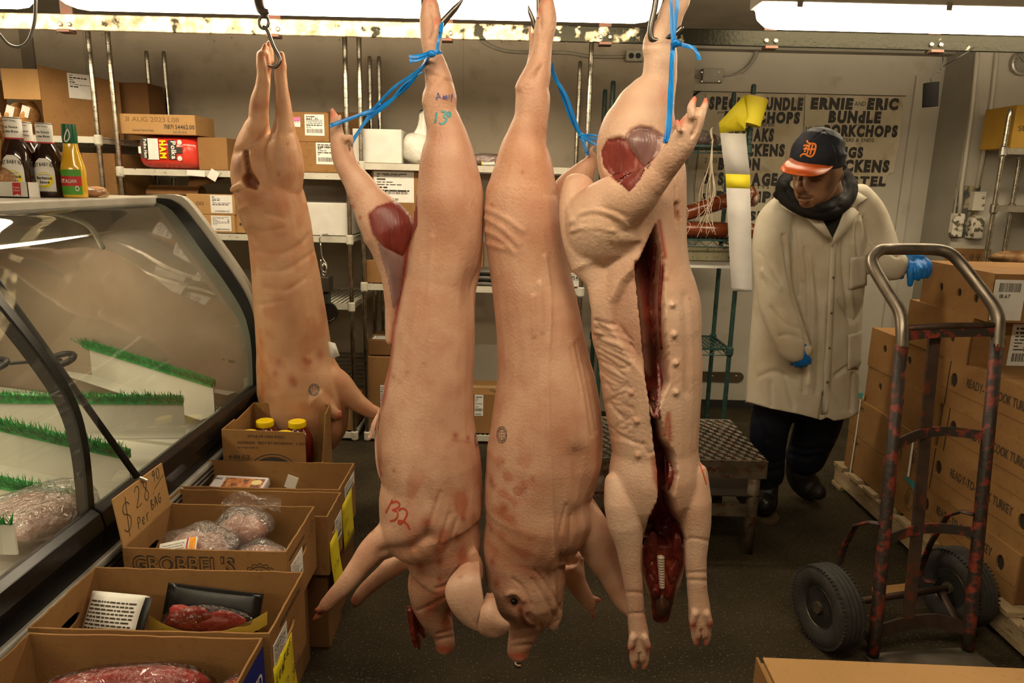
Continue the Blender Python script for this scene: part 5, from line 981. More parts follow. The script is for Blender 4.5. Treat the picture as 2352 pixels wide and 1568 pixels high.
# fourth, fifth
z4 = .488
YA, YB = 2.12, 2.305; x0, x1 = xr_(412, 1117, YB), xr_(783, 1117, YB)
t4 = open_carton('shallow open carton directly behind the printed carton, with a hanging yellow note', x0, x1, YA, YB, .28, z4); lower('dark carton under the fourth carton from the near end', x0+.03, x1-.01, YA+.01, YB-.01, .2795); sticker_r(t4, .45, .30, .95, .72, 33)
O, U, W, d_, h_ = right_face(t4); note(None, 'price_note', 'long yellow price note hanging below the fourth carton rim', O+U*.06*d_+W*-.42*h_, U, W, .55*d_, .95*h_, m_yel, [('7.79', .10, .40, .026), ('L', .1, .15, .02)], curl=.02, pen=.0025)
MB().box(((x0+x1)/2-.05, YA+.06, .29), (.1, .05, .02)).build('paper_scrap', m_label, t4)
YA, YB = 2.325, 2.57; x0, x1 = xr_(432, 1052, YB), xr_(814, 1052, YB)
t5 = open_carton('open carton with a printed ready-meal box inside, fifth from the near end', x0, x1, YA, YB, .28, z4); lower('dark carton under the carton with the ready-meal box', x0+.03, x1-.01, YA+.01, YB-.01, .2795)
O, U, W, d_, h_ = right_face(t5); note(None, 'price_note', 'large yellow price note on the carton with the ready-meal box', O+U*.10*d_+W*-.20*h_, U, W, .62*d_, .85*h_, m_yel, [('17.5', .12, .45, .026), ('98', .3, .15, .022)], curl=.006, pen=.0025); sticker_r(t5, .30, .66, .92, .88, 41)
q = at(545, 1098, 2.44); t = thing('ready_meal_box', 'printed ready-meal box showing pulled meat and onion rings', 'food box', (q.x, 2.44, .30)); rt = Matrix.Rotation(R(-4), 3, 'Z') @ Matrix.Rotation(R(14), 3, 'X'); C = V((q.x-.005, 2.44, .425))
MB().box(C, (.205, .13, .035), rot=rt).build('box_body', mat('box_lilac', (.50, .46, .47), (.56, .52, .52), rough=.35), t, bevel=.008)
m_food = mat('food_print', (.30, .06, .01), (.55, .22, .04), rough=.35, scale=60, detail=6, c3=(.10, .02, .008), s3=50, t3=(.5, .6))
tp = lambda u, v, k=.0185: C+rt @ V((u, v, k)); fd = MB().quad([tp(-.055, -.055), tp(.093, -.055), tp(.093, .048), tp(-.055, .048)]).build('food_picture', m_food, t)
mb = MB()
for r_, o in ((.026, 0), (.019, 0), (.012, 0)): ribbon(mb, [tp(.048+r_*math.cos(a), -.028+r_*.75*math.sin(a), .0195) for a in np.linspace(0, 2*PI, 25)], .0035, V((0, 0, 1)), sm=0)
mb.build('onion_rings', mat('onion_print', (.72, .50, .52), rough=.4), fd)
mb = MB(); mb.quad([tp(.068+.02*math.cos(a), .026+.015*math.sin(a), .0195) for a in np.linspace(0, 2*PI, 17)[:-1]]); mb.build('slaw_bowl', mat('slaw_print', (.62, .5, .22), rough=.4), fd)
mb = MB(); lettering(mb, 'BBQ', tp(-.096, .035, .0186), rt @ V((1, 0, 0)), rt @ V((0, 1, 0)), .010, bold=.02); mb.build('box_lettering', m_print, t)
carton('small dark carton supporting the ready-meal box', q.x, 2.44, .286, (.16, .12, .105), m=m_board_d, tape=False)
q = at(665, 1108, 2.40); t = thing('folded_paper', 'small folded white paper standing in the fifth carton', 'paper', (q.x, 2.4, .29)); rt = Matrix.Rotation(R(20), 3, 'Y'); MB().box((q.x, 2.42, .47), (.04, .002, .05), rot=rt).box((q.x-.004, 2.425, .40), (.036, .002, .12), rot=Matrix.Identity(3)).build('paper_sheet', m_white, t)
# sixth: gallon sauce jugs
YA, YB = 2.585, 2.93; x0, x1 = xr_(512, 997, YA), xr_(757, 997, YA-.0); x1 = xr_(756, 926, YB)
t6 = thing('open_carton', 'cut-open carton of yellow-capped sauce jugs standing below the amber pig', 'carton', ((x0+x1)/2, (YA+YB)/2, .285)); zb, zh = .285, .606
xm = xr_(700, 997, YA); th = .005
def pl(outer, O, U, name='side_wall', m_=None): return MB().plate(outer, [], th, O, U, (0, 0, 1)).build(name, m_ or m_board, t6)
pl([(0, 0), (xm-x0, 0), (xm-x0, zh-zb-.005), (0, zh-zb)], (x0, YA+th, zb), (1, 0, 0)); pl([(0, 0), (x1-x0, 0), (x1-x0, zh-zb), (0, zh-zb)], (x1, YB-th, zb), (-1, 0, 0))
pl([(0, 0), (YB-YA, 0), (YB-YA, zh-zb), (.22, zh-zb), (.21, zh-zb-.012), (0, zh-zb)][::1], (x0, YB, zb), (0, -1, 0)); pl([(0, 0), (YB-YA, 0), (YB-YA, zh-zb), (.27, zh-zb-.02), (.20, .12), (.1, .10), (0, .06)], (x1, YA, zb), (0, 1, 0))
MB().span((x0, YA, zb), (x1, YB, zb+th)).build('bottom_panel', m_board, t6)
pl([(0, 0), (x1-xm-.03, 0), (x1-xm-.03, .13), (0, .02)], (xm+.03, YA+th, zb), (1, 0, 0))
mb = MB(); f0 = V((x0, YA-.0006, zb))
for s, u, v, h_ in (('97724 OP ORIG 4/156Z', .30, .292, .010), ('4254316620   BEST BY DEC082024   2 21:04', .17, .266, .010), ('Net Weight: 39.00 LB', .17, .248, .006), ('4-156 OZ.', .055, .205, .014), ('BOTTLES', .055, .184, .014)):
    lettering(mb, s, f0+V((u*(xm-x0), 0, v)), (1, 0, 0), (0, 0, 1), h_, bold=.01 if h_ < .012 else .03)
mb.build('printed_lettering', m_print, t6)
mb = MB(); cx = x0+.60*(xm-x0); mb.quad([V((cx+.075*math.cos(a), YA-.0007, zb+.165+.05*math.sin(a))) for a in np.linspace(0, 2*PI, 33)[:-1]]); ribbon(mb, [V((cx+.086*math.cos(a), YA-.0007, zb+.165+.060*math.sin(a))) for a in np.linspace(0, 2*PI, 33)], .004, V((0, -1, 0)), sm=0); mb.build('dark_oval_emblem', m_print, t6)
mb = MB(); lettering(mb, 'AUTHENTIC', (cx, YA-.0012, zb+.185), (1, 0, 0), (0, 0, 1), .010, align='c', bold=.02); mb.build('emblem_lettering', m_board, t6)
lower('dark carton under the carton of sauce jugs', x0+.03, x1-.01, YA+.01, YB-.01, .2845)
m_ketch = mat('jug_sauce', (.09, .008, .004), (.12, .014, .006), rough=.12, scale=6, coat=.5); m_ycap = mat('yellow_lid', (.82, .60, .0), (.78, .55, .0), rough=.35)
jw = (x1-x0)/2
for i, (px, Y, lb) in enumerate(((568, 2.69, 'front left yellow-capped jug of red sauce'), (648, 2.69, 'front right yellow-capped jug of red sauce'), (607, 2.835, 'back left yellow-capped jug of red sauce'), (681, 2.835, 'back right yellow-capped jug of red sauce'))):
    x = at(px, 985, Y).x+.004; zj = zb+th+.001; t = thing('sauce_jug', lb+' in the cut-open carton', 'sauce jug', (x, Y, zj), 0, 'yellow-capped sauce jugs')
    MB().lathe([(.002, 0), (.060, .002), (.064, .01), (.064, .05), (.061, .055), (.064, .06), (.064, .175), (.060, .20), (.048, .225), (.036, .238), (.034, .246)], (x, Y, zj), 32).build('jug', m_ketch, t, smooth=True, auto=50)
    cp = MB().lathe([(.0345, .244)]+[(.0365 if k % 2 else .0360, .246+.003*k) for k in range(7)]+[(.035, .268), (.030, .270), (.029, .2685), (.001, .268)], (x, Y, zj), 36).build('lid', m_ycap, t, smooth=True, auto=35)
    if i == 1: rows = [[wrapc((x, Y), .0648, .75, a, zj+q_) for a in np.linspace(-.7, .7, 9)] for q_ in (.07, .155)]; lo = MB().loft(rows, caps=False, closed=False).build('dark_label', mat('jug_label', (.01, .012, .03), rough=.4), t, smooth=True)
# ================================================================ shelving along the back wall
YS0, YS1 = 4.10, 4.72
def shelving(label, xs, zs, ztop, y0=YS0, y1=YS1, mp=m_post, ms=m_wmetal, group='shelving units', wires=True, r=.0135, hs=.035, grooves=True):
    """xs = ((front-left, front-right), (back-left, back-right)); zs = shelf heights (top of the front rail)"""
    (fl, fr), (bl, br) = xs; t = thing('wire_shelving_unit', label, 'shelving', ((fl+fr)/2, (y0+y1)/2, 0), 0, group)
    for x, y in ((fl, y0), (fr, y0), (bl, y1), (br, y1)):
        pr = [(.001, 0), (r*1.3, 0), (r*1.3, .02), (r, .022)]
        if grooves:
            z_ = .08
            while z_ < ztop-.03: pr += [(r, z_), (r*.84, z_+.001), (r*.84, z_+.003), (r, z_+.004)]; z_ += .05
        pr += [(r, ztop-.01), (r*.7, ztop), (.001, ztop)]
        MB().lathe(pr, (x, y, 0), 14).build('post', mp, t, smooth=True, auto=40)
    for z in zs:
        xl, xr2 = min(fl, bl)+.0, max(fr, br); fx0, fx1, bx0, bx1 = fl, fr, bl, br
        mb = MB()
        for (a0, a1, y) in ((fx0, fx1, y0), (bx0, bx1, y1)): mb.span((a0, y-.006, z-hs), (a1, y+.006, z))
        for (xa_, xb_) in ((fx0, bx0), (fx1, bx1)):
            mb.add([(xa_-.006, y0, z-hs), (xb_-.006, y1, z-hs), (xb_-.006, y1, z), (xa_-.006, y0, z), (xa_+.006, y0, z-hs), (xb_+.006, y1, z-hs), (xb_+.006, y1, z), (xa_+.006, y0, z)], [(0, 1, 2, 3), (7, 6, 5, 4), (0, 4, 5, 1), (3, 2, 6, 7), (0, 3, 7, 4), (1, 5, 6, 2)])
        for x, y in ((fx0, y0), (fx1, y0), (bx0, y1), (bx1, y1)): mb.lathe([(r*1.15, -.048), (r*1.6, -.04), (r*1.6, .004), (r*1.15, .01)], (x, y, z), 12)
        sh = mb.build('shelf', ms, t)
        if wires:
            mb = MB(); n = int((fx1-fx0)/.028)
            for i in range(n+1):
                u = i/n; xa_, xb_ = fx0+(fx1-fx0)*u, bx0+(bx1-bx0)*u
                mb.add([(xa_-.009, y0, z-.006), (xa_+.009, y0, z-.006), (xb_+.009, y1, z-.006), (xb_-.009, y1, z-.006), (xa_-.009, y0, z-.009), (xa_+.009, y0, z-.009), (xb_+.009, y1, z-.009), (xb_-.009, y1, z-.009)], [(0, 1, 2, 3), (7, 6, 5, 4), (0, 4, 5, 1), (2, 6, 7, 3)])
            mb.build('shelf_slats', ms, sh)
    return t
def X4(px, py=250): return at(px, py, YS0).x
def X5(px, py=250): return at(px, py, YS1).x
ZTOP = at(243, 70, YS0).z
zA = at(190, 313, YS0).z; zB = at(400, 389, YS0).z; zB2 = at(660, 540, YS0).z; zB3 = at(790, 697, YS0).z; z0 = at(790, 992, YS0).z; zC = at(1000, 378, YS0).z; zC2 = at(1000, 655, YS0).z
xA1 = X4(219); xB0, xB1 = X4(263), X4(797, 300); xC0, xC1 = X4(829, 300), X4(1350, 300)
shelving('left shelving unit against the back wall, behind the sauce bottles', ((xA1-1.2, xA1), (X5(347)-1.2, X5(347))), (zA, zA-.33, zA-.8), ZTOP)
shelving('middle shelving unit against the back wall, behind the amber pig', ((xB0, xB1), (X5(386), X5(852, 300))), (zB, zB2, zB3, z0), ZTOP)
shelving('right shelving unit on the cream wall, behind the two middle pigs', ((xC0, xC1), (X5(873, 300), X5(1326, 300))), (zC, zC2, z0), ZTOP)
YC = 4.125
G1 = 'cartons on the shelving units'
# -- left unit
zz = zA+.001
a, c = at(-40, 315, YC), at(205, 160, YC)
t = thing('open_carton', 'tall open carton with flap folded out, top left shelf', 'carton', ((a.x+c.x)/2, 4.4, zz), 0, G1)
xw0, xw1, h1 = a.x, at(92, 200, YC).x, at(90, 150, YC).z-zz; xw2 = xw1+.44; zt_ = zz+h1
# receding long side seen from the aisle
MB().plate([(0, 0), (.42, 0), (.42, h1*.9), (0, h1)], [], .006, (xw1, YC, zz), V((.62, .78, 0)), (0, 0, 1)).build('side_wall', m_board, t)
q0 = V((xw1, YC, zz)); U = V((.62, .78, 0)).normalized(); Nn = U.cross(V((0, 0, 1)))
mb = MB(); label_mesh(mb, q0+U*.14+V((0, 0, h1*.58))+Nn*.0068, U, V((0, 0, 1)), .12, .135, seed=3, bar=False); mb.build('shipping_label', LBL, t)
MB().span((xw1-.32, YC+.30, zz), (xw1+.19, YC+.306, zt_-.04)).build('side_wall', m_board, t); MB().span((xw0-.05, YC, zz), (xw0-.044, YC+.30, zt_-.05)).build('side_wall', m_board, t)
fz0, fz1 = at(50, 228, YC).z, at(50, 158, YC).z; MB().span((at(6, 190, YC).x, YC-.004, fz0), (xw1, YC+.002, fz1)).build('front_flap', m_board_l, t)
MB().span((xw0-.05, YC, zz), (xw1, YC+.30, zz+.006)).build('bottom_panel', m_board, t)
for i, (px, r_, lb) in enumerate(((70, .07, 'amber wrapped loaf inside the open carton on the top left shelf'), (35, .06, 'second amber wrapped loaf inside the open carton on the top left shelf'))):
    q = at(px, 262, YC+.12); tb = thing('wrapped_loaf', lb, 'wrapped loaf', (q.x, q.y, zz+.01)); mb = MB(); lump(mb, (q.x, q.y, zz+.10), (.035, .07, .09), 51+i, .15, rot=Matrix.Rotation(R(20), 3, 'Y')); mb.build('loaf', m_crust, tb, smooth=True); mb = MB(); mb.box((q.x+.015, q.y-.065, zz+.13), (.045, .004, .06), rot=Matrix.Rotation(R(20), 3, 'Y')); mb.build('paper_label', m_label, tb)
carton_px('big dark carton with open flap and label, behind the left posts', 212, 190, 338, 318, YC+.36, .20, z=zz, m=m_board_d, stickers=[('f', .05, .35, .32, .82)], tape=False)
zl = zA-.33; carton_px('plain brown carton under the top left shelf, behind the bottles', 196, 352, 262, 440, YC+.02, .4, z=zl+.001, tape=False)
carton_px('wide brown carton at the left end of the shelf below the tall open carton', 60, 350, 190, 440, YC+.02, .4, z=zl+.001, m=m_board_d, tape=False)
# -- middle unit, top shelf
zz = zB+.001
a, c = at(308, 382, YC), at(456, 312, YC); hz = c.z-zz; t = thing('ham_package', 'red plastic ham package lying on the middle shelf', 'ham package', ((a.x+c.x)/2, YC+.1, zz)); mr = mat('red_plastic', (.62, .035, .02), (.70, .06, .035), rough=.18, scale=8, coat=.4)
xm = (a.x+c.x)/2; wd = c.x-a.x; rings = []
for i in range(9):
    k = math.sin(PI*(i+.35)/8.7)**.28; y = YC+.20*i/8; rings.append([(xm+wd/2*k*math.copysign(abs(math.cos(a_))**.45, math.cos(a_)), y, zz+hz/2+hz/2*k*math.copysign(abs(math.sin(a_))**.45, math.sin(a_))) for a_ in np.linspace(0, 2*PI, 29)[:-1]])
MB().loft(rings).build('ham_pack', mr, t, smooth=True)
yf = YC-.004
def pq(name, px0, py0, px1, py1, m_, k=0, par=None): p, q = at(px0, py1, yf), at(px1, py0, yf); return MB().span((p.x, yf-.002-k, p.z), (q.x, yf-k, q.z)).build(name, m_, par or t)
def ptext(s, px, py, hpx, wpx, m_, k=.003, rot=0, bold=.03, par=None):
    O = at(px, py, yf-k); U, W = V((1, 0, 0)), V((0, 0, 1)); 
    if rot: q = Matrix.Rotation(rot, 3, 'Y'); U, W = q @ U, q @ W
    s_ = mpp(yf, py, px); mb = MB(); lettering(mb, s, O, U, W, hpx*s_, width=wpx*s_, bold=bold); return mb.build('package_lettering', m_, par or t)
pq('black_band', 326, 316, 338, 364, m_print); pq('white_panel', 340, 318, 362, 366, m_label); pq('black_band', 388, 322, 402, 366, m_print); pq('barcode_label', 319, 336, 325, 352, m_label)
MB().ball(at(412, 327, yf), (.014, .003, .014)).build('round_sticker', m_label, t); MB().ball(at(413, 364, yf), (.014, .003, .014)).build('round_sticker', m_label, t)
pq('small_badge', 405, 338, 418, 352, m_print)
ptext('Polka', 392, 324, 11, 40, m_cap, .005, R(90)); ptext('HAM', 366, 322, 13, 40, m_lyel, .004, R(90), .06); ptext('Polka Ham', 329, 319, 7, 42, m_cap, .005, R(90))
carton_px('plain brown carton standing right of the red ham package', 457, 316, 520, 383, YC+.02, .3, z=zz, tape=False)
q = at(300, 312, YC); carton_px('flat printed carton dated in faint dots, lying on the red ham package', 278, 264, 447, 310, YC-.01, .26, z=zz+hz+.0005, m=m_board_l, tape=False, prints=[('f', '31 AUG 2023 L08', .07, .62, .026, {'width': .30, 'mat': mat('faint_ink', (.20, .10, .03), rough=.8)}), ('f', '71871 54462.00', .58, .30, .022, {'width': .17, 'bold': .02}), ('f', 'Uncured Turkey Franks', .16, .16, .011, {'width': .12}), ('f', 'Net Wt 12 lb', .70, .10, .010, {})])
carton_px('upper of two labelled brown cartons right of the amber pig', 655, 258, 754, 324, YC, .32, z=at(700, 326, YC).z, stickers=[('f', .46, .22, .90, .92, {'text': [('647_35', .1, .72, .014)]}), ('f', .03, .50, .36, .82, {'pink': True, 'bar': False})], group=G1)
carton_px('lower of two labelled brown cartons right of the amber pig', 655, 327, 774, 388, YC, .32, z=zz, stickers=[('f', .60, .28, .98, .98, {'text': [('647_35', .1, .72, .014)]})], group=G1)
carton_px('dark carton standing behind the right post of the middle shelf', 752, 258, 826, 330, YC+.30, .25, z=zz, m=m_board_d, group=G1, tape=False)
for i, (px, py) in enumerate(((450, 398), (490, 402))):
    q = at(px, py, YS0-.012); t = thing('torn_label', ('torn white label stuck on the white shelf edge left of the amber pig', 'loose paper corner hanging from the shelf edge by the amber pig')[i], 'label', q); MB().box(q, ((.10, .05)[i], .002, (.03, .055)[i]), rot=Matrix.Rotation(R((4, 30)[i]), 3, 'Y')).build('paper', m_label, t)
# -- middle unit, second shelf
zz = zB2+.001; zc = (at(480, 493, YC).z)
carton_px('upper labelled carton beside the corner of the glass case', 430, 447, 538, 490, YC, .34, z=zc, stickers=[('f', .50, .10, .95, .96, {'bar': (.2, .06, .85, .14)})], prints=[('f', 'OO', .20, .45, .02, {})], m=m_board_l, group=G1, tape=False)
carton_px('lower labelled carton beside the corner of the glass case', 430, 494, 538, 540, YC, .34, z=zz, stickers=[('f', .52, .12, .93, .95, {'bar': (.2, .06, .9, .16), 'text': [('2', .82, .62, .014)]})], m=m_board_l, group=G1, tape=False)
carton_px('printed carton half hidden behind the amber pig on the second shelf', 543, 492, 610, 540, YC+.02, .3, z=zz, m=m_board_l, prints=[('f', 'aga', .12, .40, .022, {'bold': .04})], group=G1, tape=False)
q = at(455, 440, YC+.1); t = thing('loose_flap', 'dark loose cardboard flap leaning on the cartons by the glass case', 'cardboard', q); MB().plate([(0, 0), (.26, .02), (.30, .11), (.02, .13)], [], .005, q+V((-.06, 0, .01)), V((1, .1, .25)).normalized(), V((-.2, .6, .75)).normalized()).build('flap_sheet', m_board_d, t)
t = thing('cardboard_tube', 'brown curled cardboard sheet lying left of the cartons on the second shelf', 'cardboard', at(400, 440, YC+.12)); q = at(410, 446, YC+.12); MB().loft([[(q.x-.16+.3*u, q.y+.06*math.cos(a_), q.z+.05*math.sin(a_)) for a_ in np.linspace(0, PI, 9)] for u in (0, 1)], caps=False, closed=False).build('curled_sheet', m_board_d, t, smooth=True)
carton_px('plain white carton standing right of the amber pig on the second shelf', 640, 467, 800, 538, YC, .33, z=zz, m=m_white, tape=False, name='white_carton')
carton_px('carton with a sticker on the bottom shelf below the pig trotter', 755, 926, 812, 990, YC, .3, z=z0+.001, stickers=[('f', .05, .45, .5, .80)], group=G1, tape=False)
carton_px('dark carton at the back of the bottom shelf behind the jug carton', 660, 915, 745, 990, YC+.05, .3, z=z0+.001, m=m_board_d, group=G1, tape=False)
# -- right unit
zz = zC+.001
carton_px('small plain white carton beside the white plastic bag', 811, 297, 922, 373, YC, .3, z=zz, m=m_white, tape=False, name='white_carton')
q = at(952, 330, YC+.08); t = thing('plastic_bag', 'knotted white plastic bag on the shelf behind the marked pig leg', 'bag', (q.x, q.y, zz)); mb = MB(); hb = at(960, 256, YC+.08).z-zz
lump(mb, (q.x+.035, q.y+.01, zz+.088), (.115, .085, .092), 12, .16, 40); m_bagw = mat('bag_white', (.60, .58, .50), (.76, .74, .66), rough=.35, scale=16, bump=.9, bscale=26)
mb.build('bag_body', m_bagw, t, smooth=True); mb = MB(); rings = []
for i in range(9):
    u = i/8; k = .045*(1-u)**1.5+.014+.03*max(0, u-.45); rings.append([(q.x+.045+.02*u+k*math.cos(a_)*(1+.3*math.sin(5*a_+u*4)), q.y+k*.6*math.sin(a_)*(1+.3*math.sin(4*a_+u*5)), zz+.15+(hb-.15)*u*(1+.10*math.sin(3*a_)*u)) for a_ in np.linspace(0, 2*PI, 33)[:-1]])
mb.loft(rings); mb.build('bag_top', m_bagw, t, smooth=True)
m_sal = mat('salami_skin', (.14, .022, .010), (.22, .045, .02), rough=.3, scale=24, coat=.3, c3=(.42, .20, .12), s3=40, t3=(.62, .7), bump=.3, bscale=50)
q = at(1115, 362, YC+.05); t = thing('sausage_pack', 'clear pack of dark red sausages between the two middle pigs', 'sausage pack', (q.x, q.y, zz))
for i in range(3): MB().tube([(q.x-.085, q.y+.03*(i-1), zz+.022+.022*(i == 1)), (q.x+.085, q.y+.03*(i-1), zz+.024+.024*(i == 1))], [.020, .021], 12).build('sausage', m_sal, t, smooth=True)
mb = MB(); lump(mb, (q.x, q.y, zz+.034), (.105, .06, .040), 7, .1, 24); mb.build('film_wrap', m_film, t, smooth=True)
q = at(1120, 371, YC-.0); t = thing('paper_roll', 'small white paper roll with a yellow end lying by the sausages', 'paper roll', (q.x, YC, zz)); MB().tube([(q.x-.03, YC+.0, zz+.013), (q.x+.04, YC+.0, zz+.013)], .0125, 14).build('roll', m_label, t, smooth=True); MB().tube([(q.x-.034, YC, zz+.013), (q.x-.028, YC, zz+.013)], .0132, 14).build('yellow_end', m_lyel, t)
zz2 = at(900, 510, YC).z
carton_px('large carton with a white price sticker behind the pig hind leg', 855, 392, 985, 512, YC+.02, .36, z=zC2+.001, stickers=[('f', .04, .72, .74, .99, {'bar': (.12, .26, .85, .40), 'text': [('VIRGINIA CALVES', .25, .84, .008), ('25.00', .42, .06, .013)]})], group=G1, tape=False)
carton_px('amber carton on the shelf left of the marked pig', 842, 598, 925, 654, YC-.0, .015, z=zC2+.001, m=m_board, group=G1, tape=False)
carton_px('carton with a numbered sticker right of the back-view pig', 1280, 600, 1338, 654, YC, .3, z=zC2+.001, prints=[('f', 'GOLDEN', .45, .80, .012, {}), ('f', 'CHICKEN', .45, .68, .012, {})], stickers=[('f', .52, .05, .92, .56, {'bar': False, 'text': [('3548', .05, .52, .020)]})], group=G1, tape=False)
carton_px('carton between the two middle pigs on the middle shelf', 1070, 560, 1110, 654, YC+.1, .2, z=zC2+.001, group=G1, tape=False)
for i in range(3):
    q = at(1113, 648-i*14, YC+.06); t = thing('folded_bag', ('lowest', 'middle', 'top')[i]+' of the folded dark bags stacked between the two middle pigs', 'bag', (q.x, q.y, zC2+.001+.035*i)); mb = MB(); pillow(mb, (q.x, q.y, zC2+.018+.035*i), (1, 0, 0), (0, 1, 0), .14, .16, .014); o = mb.build('bag_fold', mat('dark_bag', (.05, .042, .035), (.10, .085, .07), rough=.35, scale=10), t, smooth=True); o.modifiers.new('s', 'SOLIDIFY').thickness = .024
carton_px('carton with a 20.00 sticker low between the two middle pigs', 1060, 905, 1160, 983, YC, .3, z=z0+.001, stickers=[('f', .30, .45, .50, .97, {'bar': (.05, .22, .95, .36), 'text': [('20.00', .1, .05, .010)]})], prints=[('t', 'COMBO', .60, .3, .03, {'rot': R(-60)})], group=G1)
carton_px('tall carton with sticker low on the right unit, left of the marked pig', 846, 820, 925, 985, YC+.02, .3, z=z0+.001, stickers=[('f', .36, .28, .60, .62)], group=G1)
carton_px('short dark carton on the bottom of the right unit beside the marked pig', 846, 782, 922, 818, YC+.03, .28, z=at(880, 819, YC).z, m=m_board_d, stickers=[('t', .1, .1, .9, .4)], group=G1)
# lower white wall panel visible between the pigs and louvred panel
p0, p1 = at(1060, 885, WB-.02), at(1160, 700, WB-.02); structure('trim_7', MB().span((xC0-.05, WB-.02, 0), (xC1+.1, WB, at(1110, 790, WB).z)), m_wallw)
mb = MB()
for i in range(14):
    zq = at(800, 880, WB).z-.15+i*.028; mb.span((-3.0, WB-.014, zq), (xC1, WB-.002, zq+.008))
structure('trim_8', mb, mat('wall_ribs', (.13, .10, .07), (.17, .13, .09), rough=.5))
# ---------------------------------------------------------------- hanging scale and hook behind the amber pig
q = at(745, 560, 3.95); t = thing('hanging_scale', 'old hanging scale with dial on a chain hook behind the amber pig', 'scale', q)
h0 = at(752, 541, YS0-.02); MB().tube([at(736, 560, 3.98), at(734, 546, 3.98), at(742, 539, 4.0), at(752, 538, 4.085), at(752, 538, 4.105), at(752, 548, 4.11)], .0045, 8, smooth=4).tube([at(736, 558, 3.98), at(740, 590, 3.98), at(750, 608, 3.98), at(748, 625, 3.98), at(738, 618, 3.98), at(737, 596, 3.98)], .0045, 8, smooth=4).build('hook', m_steel, t, smooth=True)
MB().tube([at(742, 604, 3.98), at(750, 612, 3.97), at(748, 632, 3.97), at(741, 628, 3.98), at(742, 606, 3.98)], .005, 8, smooth=3).build('chain_link', m_steel, t, smooth=True)
a, c = at(722, 668, 3.98), at(760, 634, 3.98); MB().span((a.x, 3.93, a.z), (c.x, 4.03, c.z)).build('scale_top', mat('scale_iron', (.04, .035, .025), (.07, .055, .04), rough=.5, metal=.5), t, bevel=.005)
a = at(742, 672, 3.98); b_ = at(742, 745, 3.98); MB().span((a.x-.045, 3.94, b_.z), (a.x+.035, 4.02, a.z)).build('scale_body', mat('scale_iron', (0, 0, 0)), t, bevel=.006)
c = at(752, 716, 3.92); MB().lathe([(.055, 0), (.058, .01), (.050, .02), (.048, .018), (.001, .018)], c, 28, ax=(.2, -1, 0)).build('dial', m_blackg, t, smooth=True, auto=40)
# ---------------------------------------------------------------- wall outlet, conduits
m_cond = mat('conduit', (.26, .24, .19), (.34, .31, .25), rough=.5, scale=8)
t = thing('wall_outlet', 'grey double wall outlet fed by a painted conduit on the cream wall', 'outlet', at(1455, 130, WB)); a, c = at(1435, 143, WB), at(1476, 118, WB)
MB().span((a.x, WB-.05, a.z), (c.x, WB, c.z)).build('outlet_box', m_cond, t, bevel=.004)
for px in (1450, 1466): q = at(px, 128, WB-.05); MB().lathe([(.0165, 0), (.0165, .003), (.012, .004)], (q.x, WB-.05, q.z), 16, ax=(0, -1, 0)).build('socket', m_black, t)
MB().tube([(at(px, py, WB).x, WB-.014, at(px, py, WB).z) for px, py in ((1098, 80), (1110, 96), (1140, 112), (1180, 120), (1260, 121), (1310, 123), (1360, 131), (1436, 131))], .011, 10, smooth=4).build('conduit_pipe', m_cond, t, smooth=True)
t = thing('junction_box', 'grey junction box with a black cable loop on the bay wall above the signs', 'junction box', at(1630, 177, WRC)); a, c = at(1607, 192, WRC), at(1656, 161, WRC)
MB().span((a.x, WRC-.07, a.z), (c.x, WRC, c.z)).build('box_body', m_cond, t, bevel=.004)
for px, py in ((1612, 166), (1651, 166), (1612, 187), (1651, 187)): q = at(px, py, WRC-.07); MB().lathe([(.006, 0), (.005, .003)], (q.x, WRC-.07, q.z), 8, ax=(0, -1, 0)).build('box_screw', m_steel, t)
MB().tube([(at(px, py, WRC).x, WRC-.02, at(px, py, WRC).z) for px, py in ((1656, 178), (1690, 172), (1715, 155), (1732, 130), (1738, 102))], .012, 10, smooth=4).build('conduit_pipe', m_cond, t, smooth=True)
MB().tube([(at(px, py, WRC).x, WRC-.02, at(px, py, WRC).z) for px, py in ((1606, 176), (1585, 180), (1572, 198), (1574, 216), (1590, 220), (1610, 208), (1640, 206))], .007, 8, smooth=5).build('black_cable', m_black, t, smooth=True)
MB().lathe([(.014, 0), (.012, .03)], (at(1606, 176, WRC-.03).x, WRC-.03, at(1606, 176, WRC-.03).z), 12, ax=(-1, 0, 0)).build('cable_gland', m_cond, t)
t = thing('hanging_cable', 'pale cable looping down at the upper left corner', 'cable', at(40, 90, 3.1)); MB().tube([at(px, py, 3.1) for px, py in ((-20, 60), (0, 80), (20, 102), (44, 108), (64, 95), (76, 65), (81, 30), (82, -40))], .0065, 8, smooth=5).build('cable', mat('cable_grey', (.09, .085, .075), (.14, .13, .11), rough=.4), t, smooth=True)
# ================================================================ hooks and straps that carry the pigs
def hook(label, pts, Y, r=.006, sharp=True, extra=None):
    t = thing('meat_hook', label, 'meat hook', at(*pts[0][:2], Y)); n = len(pts); P = [at(px, py, Y+(q[0] if q else 0)) for px, py, *q in pts]
    MB().tube(P, [r]*(n-2)+[r*.85, r*.2 if sharp else r], 10, smooth=5).build('hook_bar', m_hook, t, smooth=True); return t
hook('steel hook with its point up through the marked pig foot', [(1000, -260), (985, -120), (975, 0), (980, 60), (1000, 72), (1020, 48), (1045, 20), (1064, -2)], 1.87, .0085)
hook('steel hook behind the raised foot of the back-view pig', [(1250, -260), (1240, -100), (1237, 0), (1237, 60), (1230, 66), (1224, 46), (1217, 28), (1213, 12)], 1.89, .006)
hook('long steel hook through the hock of the slit pig', [(1520, -260), (1512, -60), (1505, 10), (1497, 50), (1494, 74), (1500, 92), (1530, 88), (1552, 76), (1564, 64), (1568, 58)], 1.775, .007)
YO = 3.08
